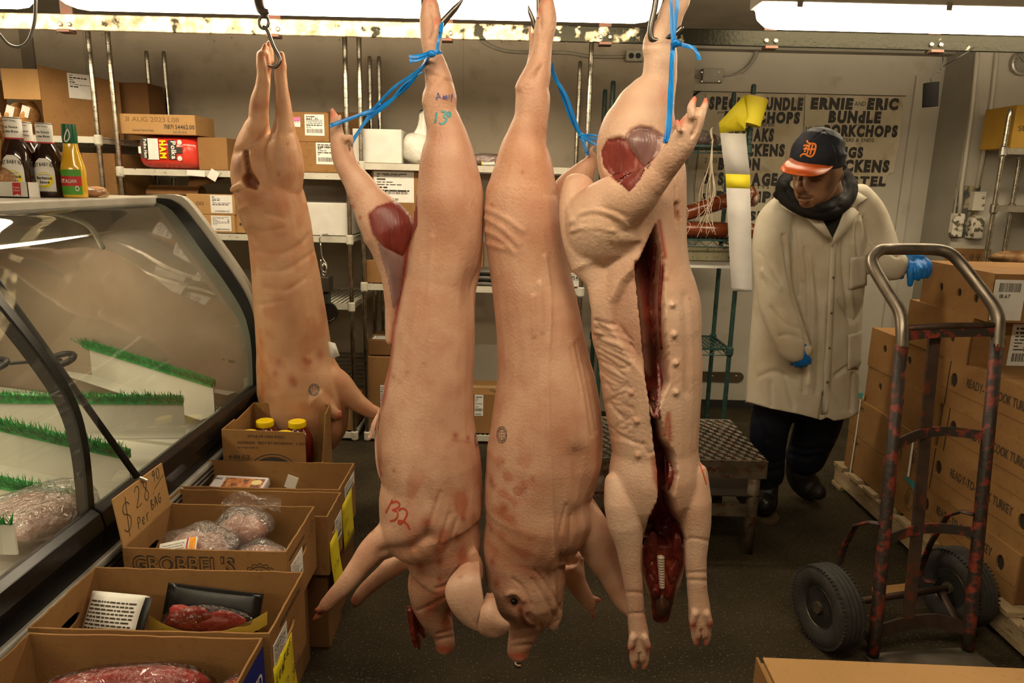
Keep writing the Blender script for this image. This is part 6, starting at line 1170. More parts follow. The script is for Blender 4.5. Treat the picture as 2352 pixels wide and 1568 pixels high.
t = hook('steel hook on a ring holding both feet of the amber pig', [(608, 62), (616, 74), (628, 106), (640, 128), (643, 140), (636, 152), (624, 154), (614, 148)], YO-.04, .0075)
MB().tube([at(606+11*math.sin(a), 51-15*math.cos(a), YO-.04) for a in np.linspace(0, 2*PI, 15)], .006, 8).build('ring', m_hook, t, smooth=True)
MB().tube([at(604, 60, YO-.04), at(612, 64, YO-.04), at(619, 78, YO-.04), at(612, 70, YO-.04)], .005, 8, smooth=3).build('link', m_hook, t, smooth=True)
MB().tube([at(594, -60, YO-.02), at(594, -5, YO-.02), at(598, 18, YO-.03), at(606, 27, YO-.04), at(617, 26, YO-.04)], [.020, .020, .019, .017, .008], 14, smooth=5).tube([at(612, 28, YO-.04), at(606, 40, YO-.04)], .009, 8).build('trolley_hook', mat('trolley_iron', (.07, .055, .045), (.11, .09, .075), rough=.5, metal=.4), t, smooth=True)
zq = at(594, -60, YO-.02).z; MB().span((at(594, 0, YO).x-.02, YO-.04, zq-.01), (at(594, 0, YO).x+.02, YO, 2.5)).build('trolley_hanger', m_clip, t)
def strap(label, bands, Y, knot=None):
    t = thing('blue_strap', label, 'strap', at(*bands[0][0][0][:2], Y))
    for bd, wp in bands:
        mb = MB(); P = [at(q[0], q[1], Y+(q[2] if len(q) > 2 else 0)) for q in bd]; w_ = wp*mpp(Y)/2
        P, _ = spline(P, [1]*len(P), 4); rings = []
        for i, p in enumerate(P):
            tt = (P[min(i+1, len(P)-1)]-P[max(i-1, 0)]).normalized(); s_ = tt.cross(_f).normalized(); d_ = tt.cross(s_).normalized(); tw = .35*math.sin(i*.5)
            s2 = s_*math.cos(tw)+d_*math.sin(tw); d2 = s2.cross(tt); rings.append([p+s2*w_+d2*.0008, p+d2*.002, p-s2*w_+d2*.0008, p-s2*w_-d2*.0008, p-d2*.002, p+s2*w_-d2*.0008])
        mb.loft(rings); mb.build('band', m_blue, t, smooth=True, auto=50)
    for px, py, r_, dy in (knot or ()):
        mb = MB(); lump(mb, at(px, py, Y+dy), (r_, r_, r_*.8), 5, .25, 16); mb.build('knot', m_blue, t, smooth=True)
    return t
strap('blue strap tying the marked pig leg to its spread hind foot', [
    ([(1006, 122, -.05), (992, 126, -.06), (970, 152, .0), (935, 200, .02), (880, 240, .05), (820, 266, .05), (758, 290, .02)], 7), ([(985, 128, -.05), (962, 160, 0), (900, 205, .03), (850, 262, .05), (808, 330, .05)], 6),
    ([(975, 150, -.03), (940, 188, 0), (890, 240, .03), (845, 275, .05), (806, 326, .05)], 6), ([(970, 165, 0), (930, 192, 0), (878, 248, .04), (800, 272, .05), (760, 286, .02)], 5),
    ([(986, 122, -.06), (965, 128, -.07), (940, 132, -.07)], 8), ([(986, 124, -.06), (966, 136, -.07), (941, 141, -.07)], 7), ([(988, 122, -.06), (1008, 118, -.05), (1012, 122, -.03)], 9),
    ([(1016, 52, -.02), (1014, 72, -.04), (1008, 90, -.055), (1004, 112, -.055), (1002, 120, -.055)], 6), ([(1015, 54, -.02), (1010, 76, -.05), (1012, 58, -.03)], 5)], 1.87, [(992, 123, .010, -.062)])
strap('blue strap slanting down from the back-view pig leg to its tied foot', [
    ([(1266, 145, .03), (1275, 180, .05), (1300, 220, .06), (1325, 290, .08), (1340, 325, .09), (1350, 356, .08)], 8), ([(1264, 150, .04), (1285, 200, .06), (1310, 270, .08), (1333, 312, .09), (1348, 350, .08)], 7),
    ([(1336, 310, .05), (1358, 310, .03), (1378, 312, .02)], 5), ([(1336, 312, .05), (1360, 318, .03), (1377, 320, .02)], 5), ([(1336, 313, .05), (1356, 326, .03), (1376, 334, .02)], 6)], 1.87, [(1337, 311, .008, .06)])
strap('blue strap pulling the bent hind leg of the slit pig upright', [
    ([(1540, -200, -.03), (1541, -20, -.04), (1542, 30, -.05), (1543, 70, -.06), (1546, 98, -.07)], 6), ([(1556, -200, -.03), (1556, -10, -.04), (1552, 40, -.05), (1548, 80, -.06), (1546, 98, -.07)], 8),
    ([(1546, 98, -.07), (1543, 150, -.09), (1540, 210, -.13), (1535, 280, -.18), (1528, 328, -.21)], 9), ([(1548, 100, -.07), (1545, 160, -.09), (1543, 230, -.14), (1538, 300, -.19), (1531, 326, -.215)], 5), ([(1545, 110, -.07), (1537, 200, -.13), (1533, 270, -.18), (1528, 322, -.21)], 4),
    ([(1552, 98, -.08), (1575, 105, -.09), (1592, 110, -.09), (1602, 124, -.09), (1606, 138, -.09)], 8), ([(1556, 100, -.08), (1578, 106, -.09), (1591, 108, -.09)], 7)], 1.80, [(1553, 98, .011, -.085)])
# ================================================================ green wire rack with sausages, signs, right-hand wall
YG0, YG1 = 4.32, 4.70
gx0, gx1 = at(1403, 300, YG0).x, at(1722, 300, YG0).x; zg1 = at(1600, 548, YG0).z; zg0 = at(1600, 332, YG0).z; zg2 = at(1600, 798, YG0).z; zg3 = at(1600, 915, YG0).z
t = shelving('dark green wire rack of sausages behind the slit pig', ((gx0, gx1), (gx0, gx1)), (zg0, zg1, zg2), at(1722, 193, YG0).z, YG0, YG1, m_green, m_green, None, True, .0145, .012)
mb = MB()
for z_, n in ((zg0, 24), (zg1, 20), (zg2, 20)):
    for y in (YG0,):
        mb.tube([(gx0, y, z_-.045), (gx1, y, z_-.045)], .004, 6)
        pts = [(gx0+(gx1-gx0)*i/n, y, z_-.010-(.033 if i % 2 else 0)) for i in range(n+1)]; mb.tube(pts, .0028, 6)
    pts = [(gx1, YG0+(YG1-YG0)*i/10, z_-.010-(.033 if i % 2 else 0)) for i in range(11)]; mb.tube(pts, .0028, 6); mb.tube([(gx1, YG0, z_-.045), (gx1, YG1, z_-.045)], .004, 6)
mb.build('shelf_truss', m_green, t)
a, c = at(1570, 596, YG0+.04), at(1672, 570, YG0+.04)
lb_ = thing('speckled_box', 'long speckled grey board under the sausage shelf of the green rack', 'board', ((a.x+c.x)/2, YG0+.2, a.z)); MB().span((gx0+.02, YG0+.03, a.z), (gx1-.02, YG0+.06, zg1-.05)).build('board', mat('speckled', (.20, .18, .10), (.26, .23, .14), rough=.6, scale=12, c3=(.05, .04, .02), s3=70, t3=(.60, .66)), lb_)
MB().span((gx0+.02, YG0+.06, a.z+.0), (gx1-.02, YG0+.07, a.z-.05)).build('white_lip', m_cap, lb_)
m_net = mat('sausage_string', (.60, .48, .36), (.66, .55, .42), rough=.8)
m_saus = mat('smoked_sausage', (.12, .022, .006), (.20, .045, .014), rough=.22, scale=9, stretch=(1, 3, 3), coat=.4, c3=(.34, .13, .05), s3=22, t3=(.62, .72), bump=.25, bscale=30)
def sausage(label, A, B, r, dark=False):
    A, B = V(A), V(B); t = thing('smoked_sausage', label, 'sausage', (A+B)/2); P = [A+(B-A)*u for u in (0, .02, .06, .5, .94, .98, 1)]
    MB().tube(P, [r*.3, r*.75, r, r*1.02, r, r*.75, r*.3], 20, smooth=3).build('casing', m_saus, t, smooth=True); mb = MB(); ax = (B-A).normalized(); s_ = ax.cross(V((0, 0, 1))).normalized(); w_ = s_.cross(ax)
    n = 7
    for i in range(n):
        c = A+(B-A)*(.08+.84*i/(n-1)); mb.tube([c+(s_*math.cos(k)+w_*math.sin(k))*(r*1.03)+ax*.01*math.sin(2*k) for k in np.linspace(0, 2*PI, 17)], .0017, 5)
    for k in (2.2, 4.0): mb.tube([A+(B-A)*u+(s_*math.cos(k)+w_*math.sin(k))*r*1.035 for u in np.linspace(.06, .94, 9)], .0015, 5)
    mb.build('string_netting', m_net, t, smooth=True); return t
zt_ = zg1
q = at(1560, 525, YG0+.05); rS = .047
sausage('long smoked sausage lying along the front of the green rack shelf', (gx0+.06, YG0+.07, zt_+rS), (at(1745, 525, YG0+.07).x, YG0+.07, zt_+rS), rS)
sausage('second smoked sausage lying behind the front one on the green rack', (gx0+.08, YG0+.18, zt_+rS), (at(1735, 525, YG0+.18).x, YG0+.18, zt_+rS), rS)
A = at(1560, 508, YG0+.10); B = at(1735, 440, YG0+.16); sausage('smoked sausage resting tilted on top of the others on the green rack', (A.x, YG0+.11, zt_+.13), (B.x, YG0+.17, B.z), .045)
q = at(1735, 455, YG0+.18); t = thing('string_salami', 'round end of a netted salami right of the hanging paper strip', 'sausage', (q.x, q.y, q.z)); MB().ball((q.x-.01, YG0+.20, q.z), (.035, .07, .052), 20).build('casing', m_sal, t, smooth=True)
mb = MB()
for k in range(7): a_ = k*PI/7; mb.tube([(q.x-.01+.0362*math.cos(b_)*math.cos(a_), YG0+.20-.0715*abs(math.sin(b_)) if False else YG0+.20+.0715*math.sin(b_)*-1, q.z+.0535*math.cos(b_)*math.sin(a_)) for b_ in np.linspace(0, PI, 13)], .0014, 5)
mb.build('string_netting', m_net, t)
for i, (px, py, r_, lb) in enumerate(((1575, 275, .07, 'marbled wrapped meat on the top shelf of the green rack, beside the raised trotter'), (1615, 262, .05, 'small round meat roll behind the raised trotter on the green rack'), (1640, 272, .045, 'dark red meat roll at the right end of the green rack top shelf'))):
    q = at(px, py, YG0+.12); meat_pack('wrapped_meat', lb, (q.x, YG0+.13+.02*i, zg0+r_*.85), (r_*1.1, r_*1.3, r_*.85), 120+i, m_sal, n=1)
t = thing('string_loops', 'bundle of loose white butcher strings hanging from the green rack', 'string', at(1640, 340, YG0-.03))
for i in range(9):
    x0 = 1632+random.uniform(-6, 6); P = [at(1637+random.uniform(-2, 2), 318, YG0-.025), at(x0, 380, YG0-.03), at(x0-random.uniform(-8, 24), 450, YG0-.035), at(x0-random.uniform(-14, 40), 500+random.uniform(0, 45), YG0-.035)]
    MB().tube(P, .0014, 5, smooth=4).build('string', m_net, t)
MB().tube([at(1637, 292, YG0-.02), at(1633, 302, YG0-.025), at(1636, 320, YG0-.025)], [.002, .008, .006], 8, smooth=3).build('string_knot', m_net, t, smooth=True)
# paper roll with strip hung over the green post
t = thing('paper_strip_roll', 'yellow and white paper strip unrolling from a roll on the green post', 'paper roll', at(1710, 250, YG0-.03))
ax = (at(1745, 236, YG0-.05)-at(1722, 302, YG0-.05)).normalized(); c0, c1 = at(1716, 296, YG0-.045), at(1738, 228, YG0-.045)
cb, ct = at(1718, 286, YG0-.075), at(1736, 226, YG0-.075); mb = MB(); dirn = ct-cb
MB().tube([cb, ct], .070, 32).build('roll', m_yel, t, smooth=True, auto=40)
MB().tube([ct-dirn.normalized()*.001, ct+dirn.normalized()*.006], [.068, .066], 32).build('roll_core', mat('roll_core', (.55, .38, .26), (.62, .45, .32), rough=.8), t)
def strip(name, rows, m_):
    mb = MB(); R_ = [[at(l, y, YG0-.06-dy), at((l+r)/2, y+1, YG0-.064-dy), at(r, y+2*(1 if y > 300 else -1), YG0-.06-dy)] for y, l, r, dy in rows]; mb.loft(R_, caps=False, closed=False); o = mb.build(name, m_, t, smooth=True); o.modifiers.new('s', 'SOLIDIFY').thickness = .0008; return o
mb = MB(); mb.loft([[at(1708, 220, YG0-.12), at(1716, 262, YG0-.15), at(1712, 296, YG0-.12)], [at(1680, 250, YG0-.12), at(1692, 276, YG0-.12), at(1712, 298, YG0-.10)], [at(1651, 282, YG0-.065), at(1685, 292, YG0-.068), at(1712, 300, YG0-.066)], [at(1654, 306, YG0-.06), at(1684, 302, YG0-.064), at(1713, 297, YG0-.06)]], caps=False, closed=False); o = mb.build('yellow_fold', m_yel, t, smooth=True); o.modifiers.new('s', 'SOLIDIFY').thickness = .0008
m_strip = mat('strip_white', (.56, .53, .50), (.62, .59, .55), rough=.7, scale=10, bump=.15, bscale=14)
strip('white_strip', [(305, 1654, 1713, 0), (350, 1659, 1717, .004), (400, 1666, 1723, .0)], m_strip)
strip('yellow_strip', [(399, 1666, 1723, .001), (415, 1667, 1723, .002), (431, 1668, 1723, .001)], m_yel)
strip('white_strip', [(430, 1668, 1723, 0), (500, 1671, 1725, .006), (580, 1675, 1726, .0), (660, 1680, 1727, .01), (668, 1683, 1727, .012)], m_strip)
# ---------------------------------------------------------------- hand-lettered signs on the bay wall
m_sign = mat('sign_card', (.46, .385, .25), (.60, .53, .39), rough=.75, scale=5, detail=8, c3=(.34, .26, .15), s3=9, t3=(.56, .72)); m_brush = mat('sign_ink', (.018, .014, .010), (.03, .024, .018), rough=.6, scale=30)
YSg = WRC-.012
def sg(px, py): return at(px, py, YSg)
BB = .03
def sign(label, corners, lines, tape=True):
    t = thing('lettered_sign', label, 'sign', sg(*corners[0])); mb = MB(); P = [sg(*c) for c in corners]; mb.add(P+[p+V((0, .004, 0)) for p in P], [tuple(range(len(P)))[::-1], tuple(range(len(P), 2*len(P)))]+[(i, (i+1) % len(P), len(P)+(i+1) % len(P), len(P)+i) for i in range(len(P))]); mb.build('sign_card', m_sign, t)
    for s, x0, x1, yt, yb, bold in lines:
        O = sg(x0, yb)+V((0, -.001, 0)); E = sg(x1, yb+ (x1-x0)*.012)+V((0, -.001, 0)); U = (E-O); W = V((0, 0, 1)); hh = (sg(x0, yt)-sg(x0, yb)).length
        mb = MB(); lettering(mb, s, O, U, W, hh, width=U.length, bold=bold+(BB if bold > .03 else 0), jit=.10, gap=.10); mb.build('sign_lettering', m_brush, t)
    return t
sign('hand-lettered bundle price sign listing steaks, chickens, bacon and sausage', [(1622, 214), (1848, 216), (1838, 380), (1825, 560), (1600, 600), (1596, 430)], [
    ('SPECIAL BUNDLE', 1628, 1843, 224, 249, .045), ('PORKCHOPS', 1662, 1836, 257, 280, .045), ('pcs', 1648, 1661, 254, 260, .01), ('CENTERS', 1738, 1778, 283, 290, .01), ('STEAKS', 1686, 1776, 296, 322, .04), ('CHICKENS', 1662, 1801, 331, 356, .04), ('2 LBS', 1618, 1646, 362, 374, .0), ('BACON', 1649, 1744, 364, 388, .045), ('3', 1616, 1626, 398, 420, .04), ('LBS', 1636, 1648, 397, 403, .01), ('SAUSAGE', 1648, 1784, 398, 423, .04), ('LINKS PATTYS', 1658, 1766, 424, 432, .01), ('5', 1611, 1620, 445, 458, .04), ('LBS', 1622, 1633, 442, 447, .01), ('RIB TIPS', 1644, 1790, 440, 462, .045), ('FISH', 1690, 1760, 486, 504, .045)])
sign('hand-lettered pork chop and wings bundle sign behind the man in the cap', [(1850, 218), (2076, 222), (2066, 330), (2052, 396), (2040, 400), (2030, 420), (1990, 428), (1900, 470), (1842, 470)], [
    ('ERNIE', 1861, 1958, 226, 249, .05), ('AND', 1962, 1988, 233, 243, .005), ('ERIC', 1991, 2062, 227, 250, .05), ('BUNdLE', 1902, 2022, 256, 280, .045), ('pcs', 1872, 1890, 287, 293, .01), ('10', 1850, 1866, 290, 302, -.01), ('PORKCHOPS', 1891, 2060, 288, 311, .045), ('CENTERS & ENDS', 1910, 2007, 317, 325, .01), ('WINGS', 1886, 1981, 338, 360, .04), ('CHICKENS', 1880, 2041, 368, 392, .045), ('PASTEL', 1905, 2034, 405, 424, .035)])
# ---------------------------------------------------------------- pipes and switch boxes on the right wall face
m_pipe = mat('painted_pipe', (.50, .45, .36), (.56, .51, .41), rough=.5, scale=6); m_flake = mat('flaking_paint', (.60, .55, .44), (.66, .60, .49), rough=.6, scale=9, c3=(.10, .085, .05), s3=22, t3=(.50, .56), bump=.3)
t = thing('switch_panel', 'flaking wall switch boxes with two painted pipes on the right wall', 'switch box', at(2205, 490, WR)); W_ = lambda px, py, d=0: V((at(px, py, WR).x, WR-d, at(px, py, WR).z))
MB().tube([W_(2243, 100, .016), W_(2236, 180, .016), W_(2226, 280, .016), W_(2205, 430, .016), W_(2200, 490, .016)], .0125, 10).build('pipe', m_pipe, t, smooth=True)
MB().tube([W_(2288, 100, .016), W_(2278, 200, .016), W_(2264, 310, .016), W_(2240, 432, .016)], .0125, 10).build('pipe', m_pipe, t, smooth=True)
def wbox(px0, py0, px1, py1, d, m_, nm, bev=.004): a, c = W_(px0, py1), W_(px1, py0); return MB().span((a.x, WR-d, a.z), (c.x, WR-.0005, c.z)).build(nm, m_, t, bevel=bev)
wbox(2178, 427, 2252, 545, .004, mat('bare_plate', (.055, .06, .05), (.10, .10, .08), rough=.7, scale=12, c3=(.45, .36, .2), s3=14, t3=(.5, .6)), 'back_plate', 0)
b1 = wbox(2222, 440, 2256, 483, .05, m_pipe, 'upper_box'); wbox(2176, 490, 2208, 543, .045, m_flake, 'lower_box'); b3 = wbox(2214, 500, 2250, 546, .06, m_flake, 'lever_box')
for py in (453, 470): q = W_(2246, py, .05); MB().lathe([(.008, 0), (.008, .006), (.005, .009)], q, 12, ax=(0, -1, 0)).build('push_button', m_steel, b1)
MB().box(W_(2217, 530, .07), (.012, .02, .05)).build('lever', m_flake, b3)
t = thing('wall_thermometer', 'round steel dial thermometer high on the right wall', 'thermometer', at(2342, 145, WR)); q = W_(2344, 145); MB().lathe([(.072, 0), (.075, .02), (.072, .03), (.062, .032), (.062, .024)], q, 32, ax=(0, -1, 0)).build('bezel', m_steel, t, smooth=True, auto=40)
MB().lathe([(.063, .020), (.063, .024), (.001, .0245)], q, 32, ax=(0, -1, 0)).build('dial_face', mat('dial_grey', (.22, .20, .17), (.28, .26, .22), rough=.5), t)
mb = MB(); [ribbon(mb, [q+V((.046*math.cos(a), -.026, .046*math.sin(a))), q+V((.054*math.cos(a), -.026, .054*math.sin(a)))], .003, V((0, -1, 0))) for a in np.linspace(0, 2*PI, 17)[:-1]]; ribbon(mb, [q+V((0, -.027, 0)), q+V((-.03, -.027, .03))], .004, V((0, -1, 0))); mb.build('dial_marks', m_print, t)
t = thing('hanging_counterweight', 'black weight hanging on a wire from the rail by the bay corner', 'weight', at(2133, 215, 3.7)); YK = 3.6
MB().tube([at(2139, 190, YK), at(2136, 245, YK)], [.034, .034], 20).build('weight', mat('weight_black', (.008, .007, .007), rough=.9, spec=.03), t, smooth=True, auto=40)
MB().tube([at(2139, 190, YK), at(2138, 180, YK), at(2146, 168, YK), at(2160, 165, YK), at(2164, 155, YK), at(2166, 140, YK), at(2166, 112, YR)], .0028, 6, smooth=3).tube([at(2160, 160, YK), at(2170, 150, YK), at(2205, 130, 3.52), at(2240, 108, YR)], .0028, 6, smooth=3).build('wire', m_black, t, smooth=True)
# right wall shelf unit at the frame edge
xs0 = at(2296, 400, 4.25).x; t = shelving('wire shelf unit at the far right edge, in front of the thermometer wall', ((xs0, 3.5), (xs0+.34, 3.5)), (at(2330, 340, 4.25).z, at(2330, 473, 4.25).z), at(2318, 250, 4.25).z, 4.25, 4.6, m_post, m_steel, None)
for o in [o for o in t.children if o.name.startswith('post')]: pass
q = at(2352, 300, 4.27); carton('yellow-brown carton on the shelf at the far right edge', q.x+.12, 4.43, at(2330, 340, 4.25).z+.001, (.34, .28, at(2340, 240, 4.27).z-at(2330, 340, 4.25).z), m=mat('carton_ochre', (.40, .22, .02), (.46, .26, .03), rough=.7), tape=False, prints=[('f', 'SUPERIOR', .08, .40, .03, {'width': .22})])
# ================================================================ pallet of turkey cartons on the right
XP = 1.78
def yx(px, py): return atx(px, py, XP).y
m_wood = mat('pallet_wood', (.30, .21, .11), (.44, .33, .19), rough=.8, scale=6, stretch=(4, 1, 4), c3=(.20, .13, .06), s3=18, t3=(.58, .72), bump=.3, bscale=40)
yp1 = yx(1931, 1103)+.04; yp0 = 1.75; zP = .13
t = thing('wooden_pallet', 'wooden pallet on the floor under the turkey cartons', 'pallet', (XP+.45, (yp0+yp1)/2, 0))
for x in (XP-.02, XP+.48, XP+.98): MB().span((x, yp0, .022), (x+.045, yp1, zP-.022)).build('stringer', m_wood, t, bevel=.003)
for i in range(12):
    y = yp0+(yp1-yp0-.10)*i/11; MB().span((XP-.03, y, zP-.022), (XP+1.03, y+.10, zP)).build('deck_board', m_wood, t, bevel=.003)
for y in (yp0, (yp0+yp1)/2-.05, yp1-.1): MB().span((XP-.03, y, 0), (XP+1.03, y+.1, .022)).build('foot_board', m_wood, t, bevel=.003)
H = .189; GT = 'turkey cartons stacked on the pallet'; zL = [zP+.001+i*(H+.001) for i in range(7)]
yf0, yf1 = yx(2128, 1050)+.005, yx(1940, 1050)
TX = 'READY-TO-COOK TURKEY'; m_prt = mat('turkey_print', (.05, .030, .014), (.075, .045, .02), rough=.8, scale=60)
lab4 = ('lowest', 'second lowest', 'third lowest', 'highest')
for i in range(4):
    d_ = yf1-yf0; sx = .0 if i < 2 else .012; cy = (yf0+yf1)/2-(.06 if i > 1 else 0)+(.03 if i == 2 else 0)*0
    pr = []; 
    if i < 2: pr = [('l', '|||| ||', .62, .30, .06, {'width': .08, 'mat': m_prt}), ('l', 'VOPS', .10, .78, .018, {'mat': m_prt, 'bold': .02}), ('l', '05-06', .845, .44, .014, {'width': .035, 'mat': m_prt, 'bold': .02}), ('l', 'CHILE', .845, .34, .014, {'width': .036, 'mat': m_prt, 'bold': .02}), ('l', 'CL', .875, .55, .012, {'mat': m_prt, 'bold': .02})]
    t = carton(lab4[i]+' carton in the far stack on the pallet, nearest the walking man', XP+.21+sx, cy, zL[i], (.42, d_-(.06 if i > 1 else 0), H), rz=R((0, .6, -.8, 1.2)[i]), group=GT, prints=pr, holes=[('l', .22, .60, .016, .019), ('l', .55, .58, .016, .019), ('l', .85, .56, .016, .019)] if i > 1 else [], tape=False, lid=True)
    if i < 2:
        M = MW[t.name]; mb = MB(); ribbon(mb, [M @ V((-.2108, d_/2-d_*.90+.040*math.cos(a)*.75, H*.47+.050*math.sin(a))) for a in np.linspace(0, 2*PI, 33)], .003, V((-1, 0, 0)), sm=0); mb.build('oval_emblem', m_prt, t)
yn1 = yx(2152, 900); yn0 = yn1-.66
lab5 = ('lowest', 'second lowest', 'third lowest', 'fourth lowest')
for i in range(4):
    rz = R((-.5, 1.4, .8, 1.6)[i]); dy = (.06, .01, -.04, .0)[i]
    t = carton(lab5[i]+' long turkey carton in the near stack behind the hand truck', XP+.225, (yn0+yn1)/2+dy, zL[i], (.42, yn1-yn0, H), rz=rz, group=GT, tape=False, lid=True, holes=[('l', .12, .60, .022, .030), ('l', .86, .60, .022, .030)], prints=[('l', TX, .24, .58, .034, {'width': .36, 'mat': m_prt, 'bold': .025})])
    M = MW[t.name]; MB().box(M @ V((-.2108, (yn1-yn0)/2-.045, H/2)), (.0015, .004, H*.96), rot=M.to_3x3()).build('flap_seam', m_hole, t); MB().box(M @ V((-.2108, 0, H*.36)), (.0012, (yn1-yn0)*.99, .0016), rot=M.to_3x3()).build('fold_line', m_board_d, t)
y5a, y5b = yx(2224, 775), yx(2080, 745); t = carton('labelled turkey carton one below the top of the stack, end facing us', XP+.28, (y5a+y5b)/2, zL[4], (.55, y5b-y5a, H), rz=R(.8), group=GT, tape=False, lid=True, holes=[('f', .22, .48, .020, .024), ('l', .35, .50, .015, .018), ('l', .75, .46, .015, .018)], stickers=[('f', .285, .02, .62, .90, {'bar': (.08, .10, .55, .30), 'text': [('18', .30, .36, .018)]})])
y6a, y6b = yx(2277, 680), yx(2112, 655); t = carton('topmost turkey carton, pressed by the blue glove', XP+.30, (y6a+y6b)/2+.0, zL[5], (.58, y6b-y6a, H*.95), rz=R(-.6), group=GT, tape=False, lid=True, holes=[('f', .24, .50, .022, .026), ('l', .30, .48, .015, .018), ('l', .57, .45, .015, .018), ('l', .80, .42, .015, .018)], stickers=[('f', .0, .05, .20, .90, {'bar': (.15, .70, .85, .92), 'lines': False, 'text': [('18.67', .2, .55, .014), ('27784', .15, .08, .010)]})])
ZTOP6 = zL[5]+H*.95
t = thing('strapping_band', 'white plastic strapping around the far stack of cartons', 'strap', (XP, yf1-.1, zP))
MB().tube([atx(1977, 918, XP-.006), atx(1966, 1000, XP-.006), atx(1951, 1098, XP-.006)], .0035, 6).build('band', m_cap, t); MB().tube([atx(2098, 1010, XP-.006), atx(2086, 1094, XP-.006)], .0045, 6).build('band', m_cap, t)
m_teal2 = mat('teal_card', (.03, .25, .27), (.04, .3, .32), rough=.6)
MB().quad([atx(px, py, XP-.005) for px, py in ((1968, 902), (1983, 902), (1980, 918), (1970, 912))]).build('corner_protector', m_teal2, t); MB().quad([atx(px, py, XP-.005) for px, py in ((2072, 1090), (2110, 1112), (2107, 1136))]).build('corner_protector', m_teal2, t)
# small cardboard offcut on the floor
p = [atz(px, py, .004) for px, py in ((2003, 1348), (2088, 1338), (2088, 1360), (2004, 1364))]; t = thing('cardboard_scrap', 'flat cardboard scrap on the floor between the hand truck wheels', 'cardboard', p[0]); MB().add(p+[q-V((0, 0, .0035)) for q in p], [(0, 1, 2, 3), (7, 6, 5, 4), (0, 4, 5, 1), (1, 5, 6, 2), (2, 6, 7, 3), (3, 7, 4, 0)]).build('scrap_sheet', m_board_l, t)
q = atz(1192, 1523, .006); t = thing('meat_scrap', 'tiny pale curl of fat on the floor below the hanging pigs', 'scrap', q); MB().tube([q+V((.012*math.cos(a), .012*math.sin(a), 0)) for a in np.linspace(.8, 5.2, 9)], [.003]*9, 6).build('scrap_curl', m_flap, t, smooth=True)
# price card on the wall and cured meat on the shelf
a, c = at(2168, 612, WR-.01), at(2276, 572, WR-.01); t = thing('price_card', 'cardboard price card reading 5.99 lb propped behind the top carton', 'price card', a); MB().span((a.x, WR-.012, a.z), (c.x, WR-.006, c.z)).build('card', m_board, t)
mb = MB(); handwrite(mb, '$5.99', V((a.x+.04, WR-.0125, a.z+.02)), (1, 0, .04), (0, 0, 1), .06, .004, gap=.15); handwrite(mb, 'Ib', V((0, 0, 0)), (1, 0, 0), (0, 0, 1), .001, .0001) if False else None; mb.build('handwriting', m_print, t)
sh = [o for o in bpy.data.objects if o.name.startswith('wire_shelving_unit') and 'far right' in o.get('label', '')][0]
zz = at(2330, 618, 4.25).z; MB().span((xs0, 4.25, zz-.02), (3.5, 4.6, zz)).build('shelf', m_black, sh)
q = at(2330, 600, 4.33); t = thing('cured_meat', 'brown cured meat slab on the black shelf at the right edge', 'cured meat', (q.x+.03, 4.40, zz)); mb = MB(); lump(mb, (q.x+.06, 4.40, zz+.05), (.16, .10, .048), 33, .2, 24); mb.build('meat_cut', mat('cured', (.22, .10, .04), (.48, .28, .12), rough=.5, scale=14, bump=.4), t, smooth=True)
# ---------------------------------------------------------------- foreground carton at the lower right
c0 = atz(1722, 1507, .645); rz = R(-1.7); w_, d_ = .95, .48
t = thing('open_carton', 'pale cardboard carton at the lower right corner of the view', 'carton', (c0.x+w_/2+.004, c0.y-d_/2-.015, 0), rz); M = MW[t.name]; rt = M.to_3x3()
MB().box(M @ V((0, 0, .318)), (w_-.012, d_-.012, .636), rot=rt).build('carton_body', m_board_l, t)
MB().box(M @ V((.008, 0, .6425)), (w_-.012, d_, .005), rot=rt).build('top_flap', m_board_l, t, bevel=.001)
MB().box(M @ V((-w_/2+.003, 0, .322)), (.005, d_, .645), rot=rt).build('side_flap', m_board, t)
mb = MB(); p = [M @ V((x, y, .6455)) for x, y in ((.0, -.03), (.015, -.02), (.02, -.05), (.012, -.07), (.005, -.05))]; MB().quad(p[::-1]).build('glue_stain', m_board_d, t)
# ---------------------------------------------------------------- hand truck
def af(px, py, fw): d = ray(px, py); return EYE+d*(fw/d.dot(_f))
m_truck = mat('truck_red', (.13, .018, .009), (.25, .034, .014), rough=.55, scale=18, detail=8, c3=(.026, .017, .012), s3=30, t3=(.38, .50), bump=.3, bscale=60); m_tube = mat('truck_bare', (.20, .165, .125), (.30, .26, .21), rough=.32, metal=.85, scale=14, r2=.5); m_tdark = mat('truck_dark', (.045, .028, .018), (.08, .045, .03), rough=.55, scale=16, metal=.4, c3=(.16, .04, .02), s3=18, t3=(.58, .68))
bl = atz(2004, 1503, .02); br = atz(2222, 1489, .02); fl_, fr_ = (bl-EYE).dot(_f), (br-EYE).dot(_f)
t = thing('hand_truck', 'old red hand truck with a bare steel loop handle and two black tyres', 'hand truck', ((bl.x+br.x)/2, (bl.y+br.y)/2, 0)); rT = .0205
lt = [bl, af(2012, 1440, fl_), af(2042, 1107, fl_), af(2071, 790, fl_)]; rt_ = [br, af(2227, 1440, fr_), af(2259, 1107, fr_), af(2290, 790, fr_)]
MB().tube(lt, rT, 14).build('frame_tube', m_truck, t, smooth=True); MB().tube(rt_, rT, 14).build('frame_tube', m_truck, t, smooth=True)
fm = (fl_+fr_)/2
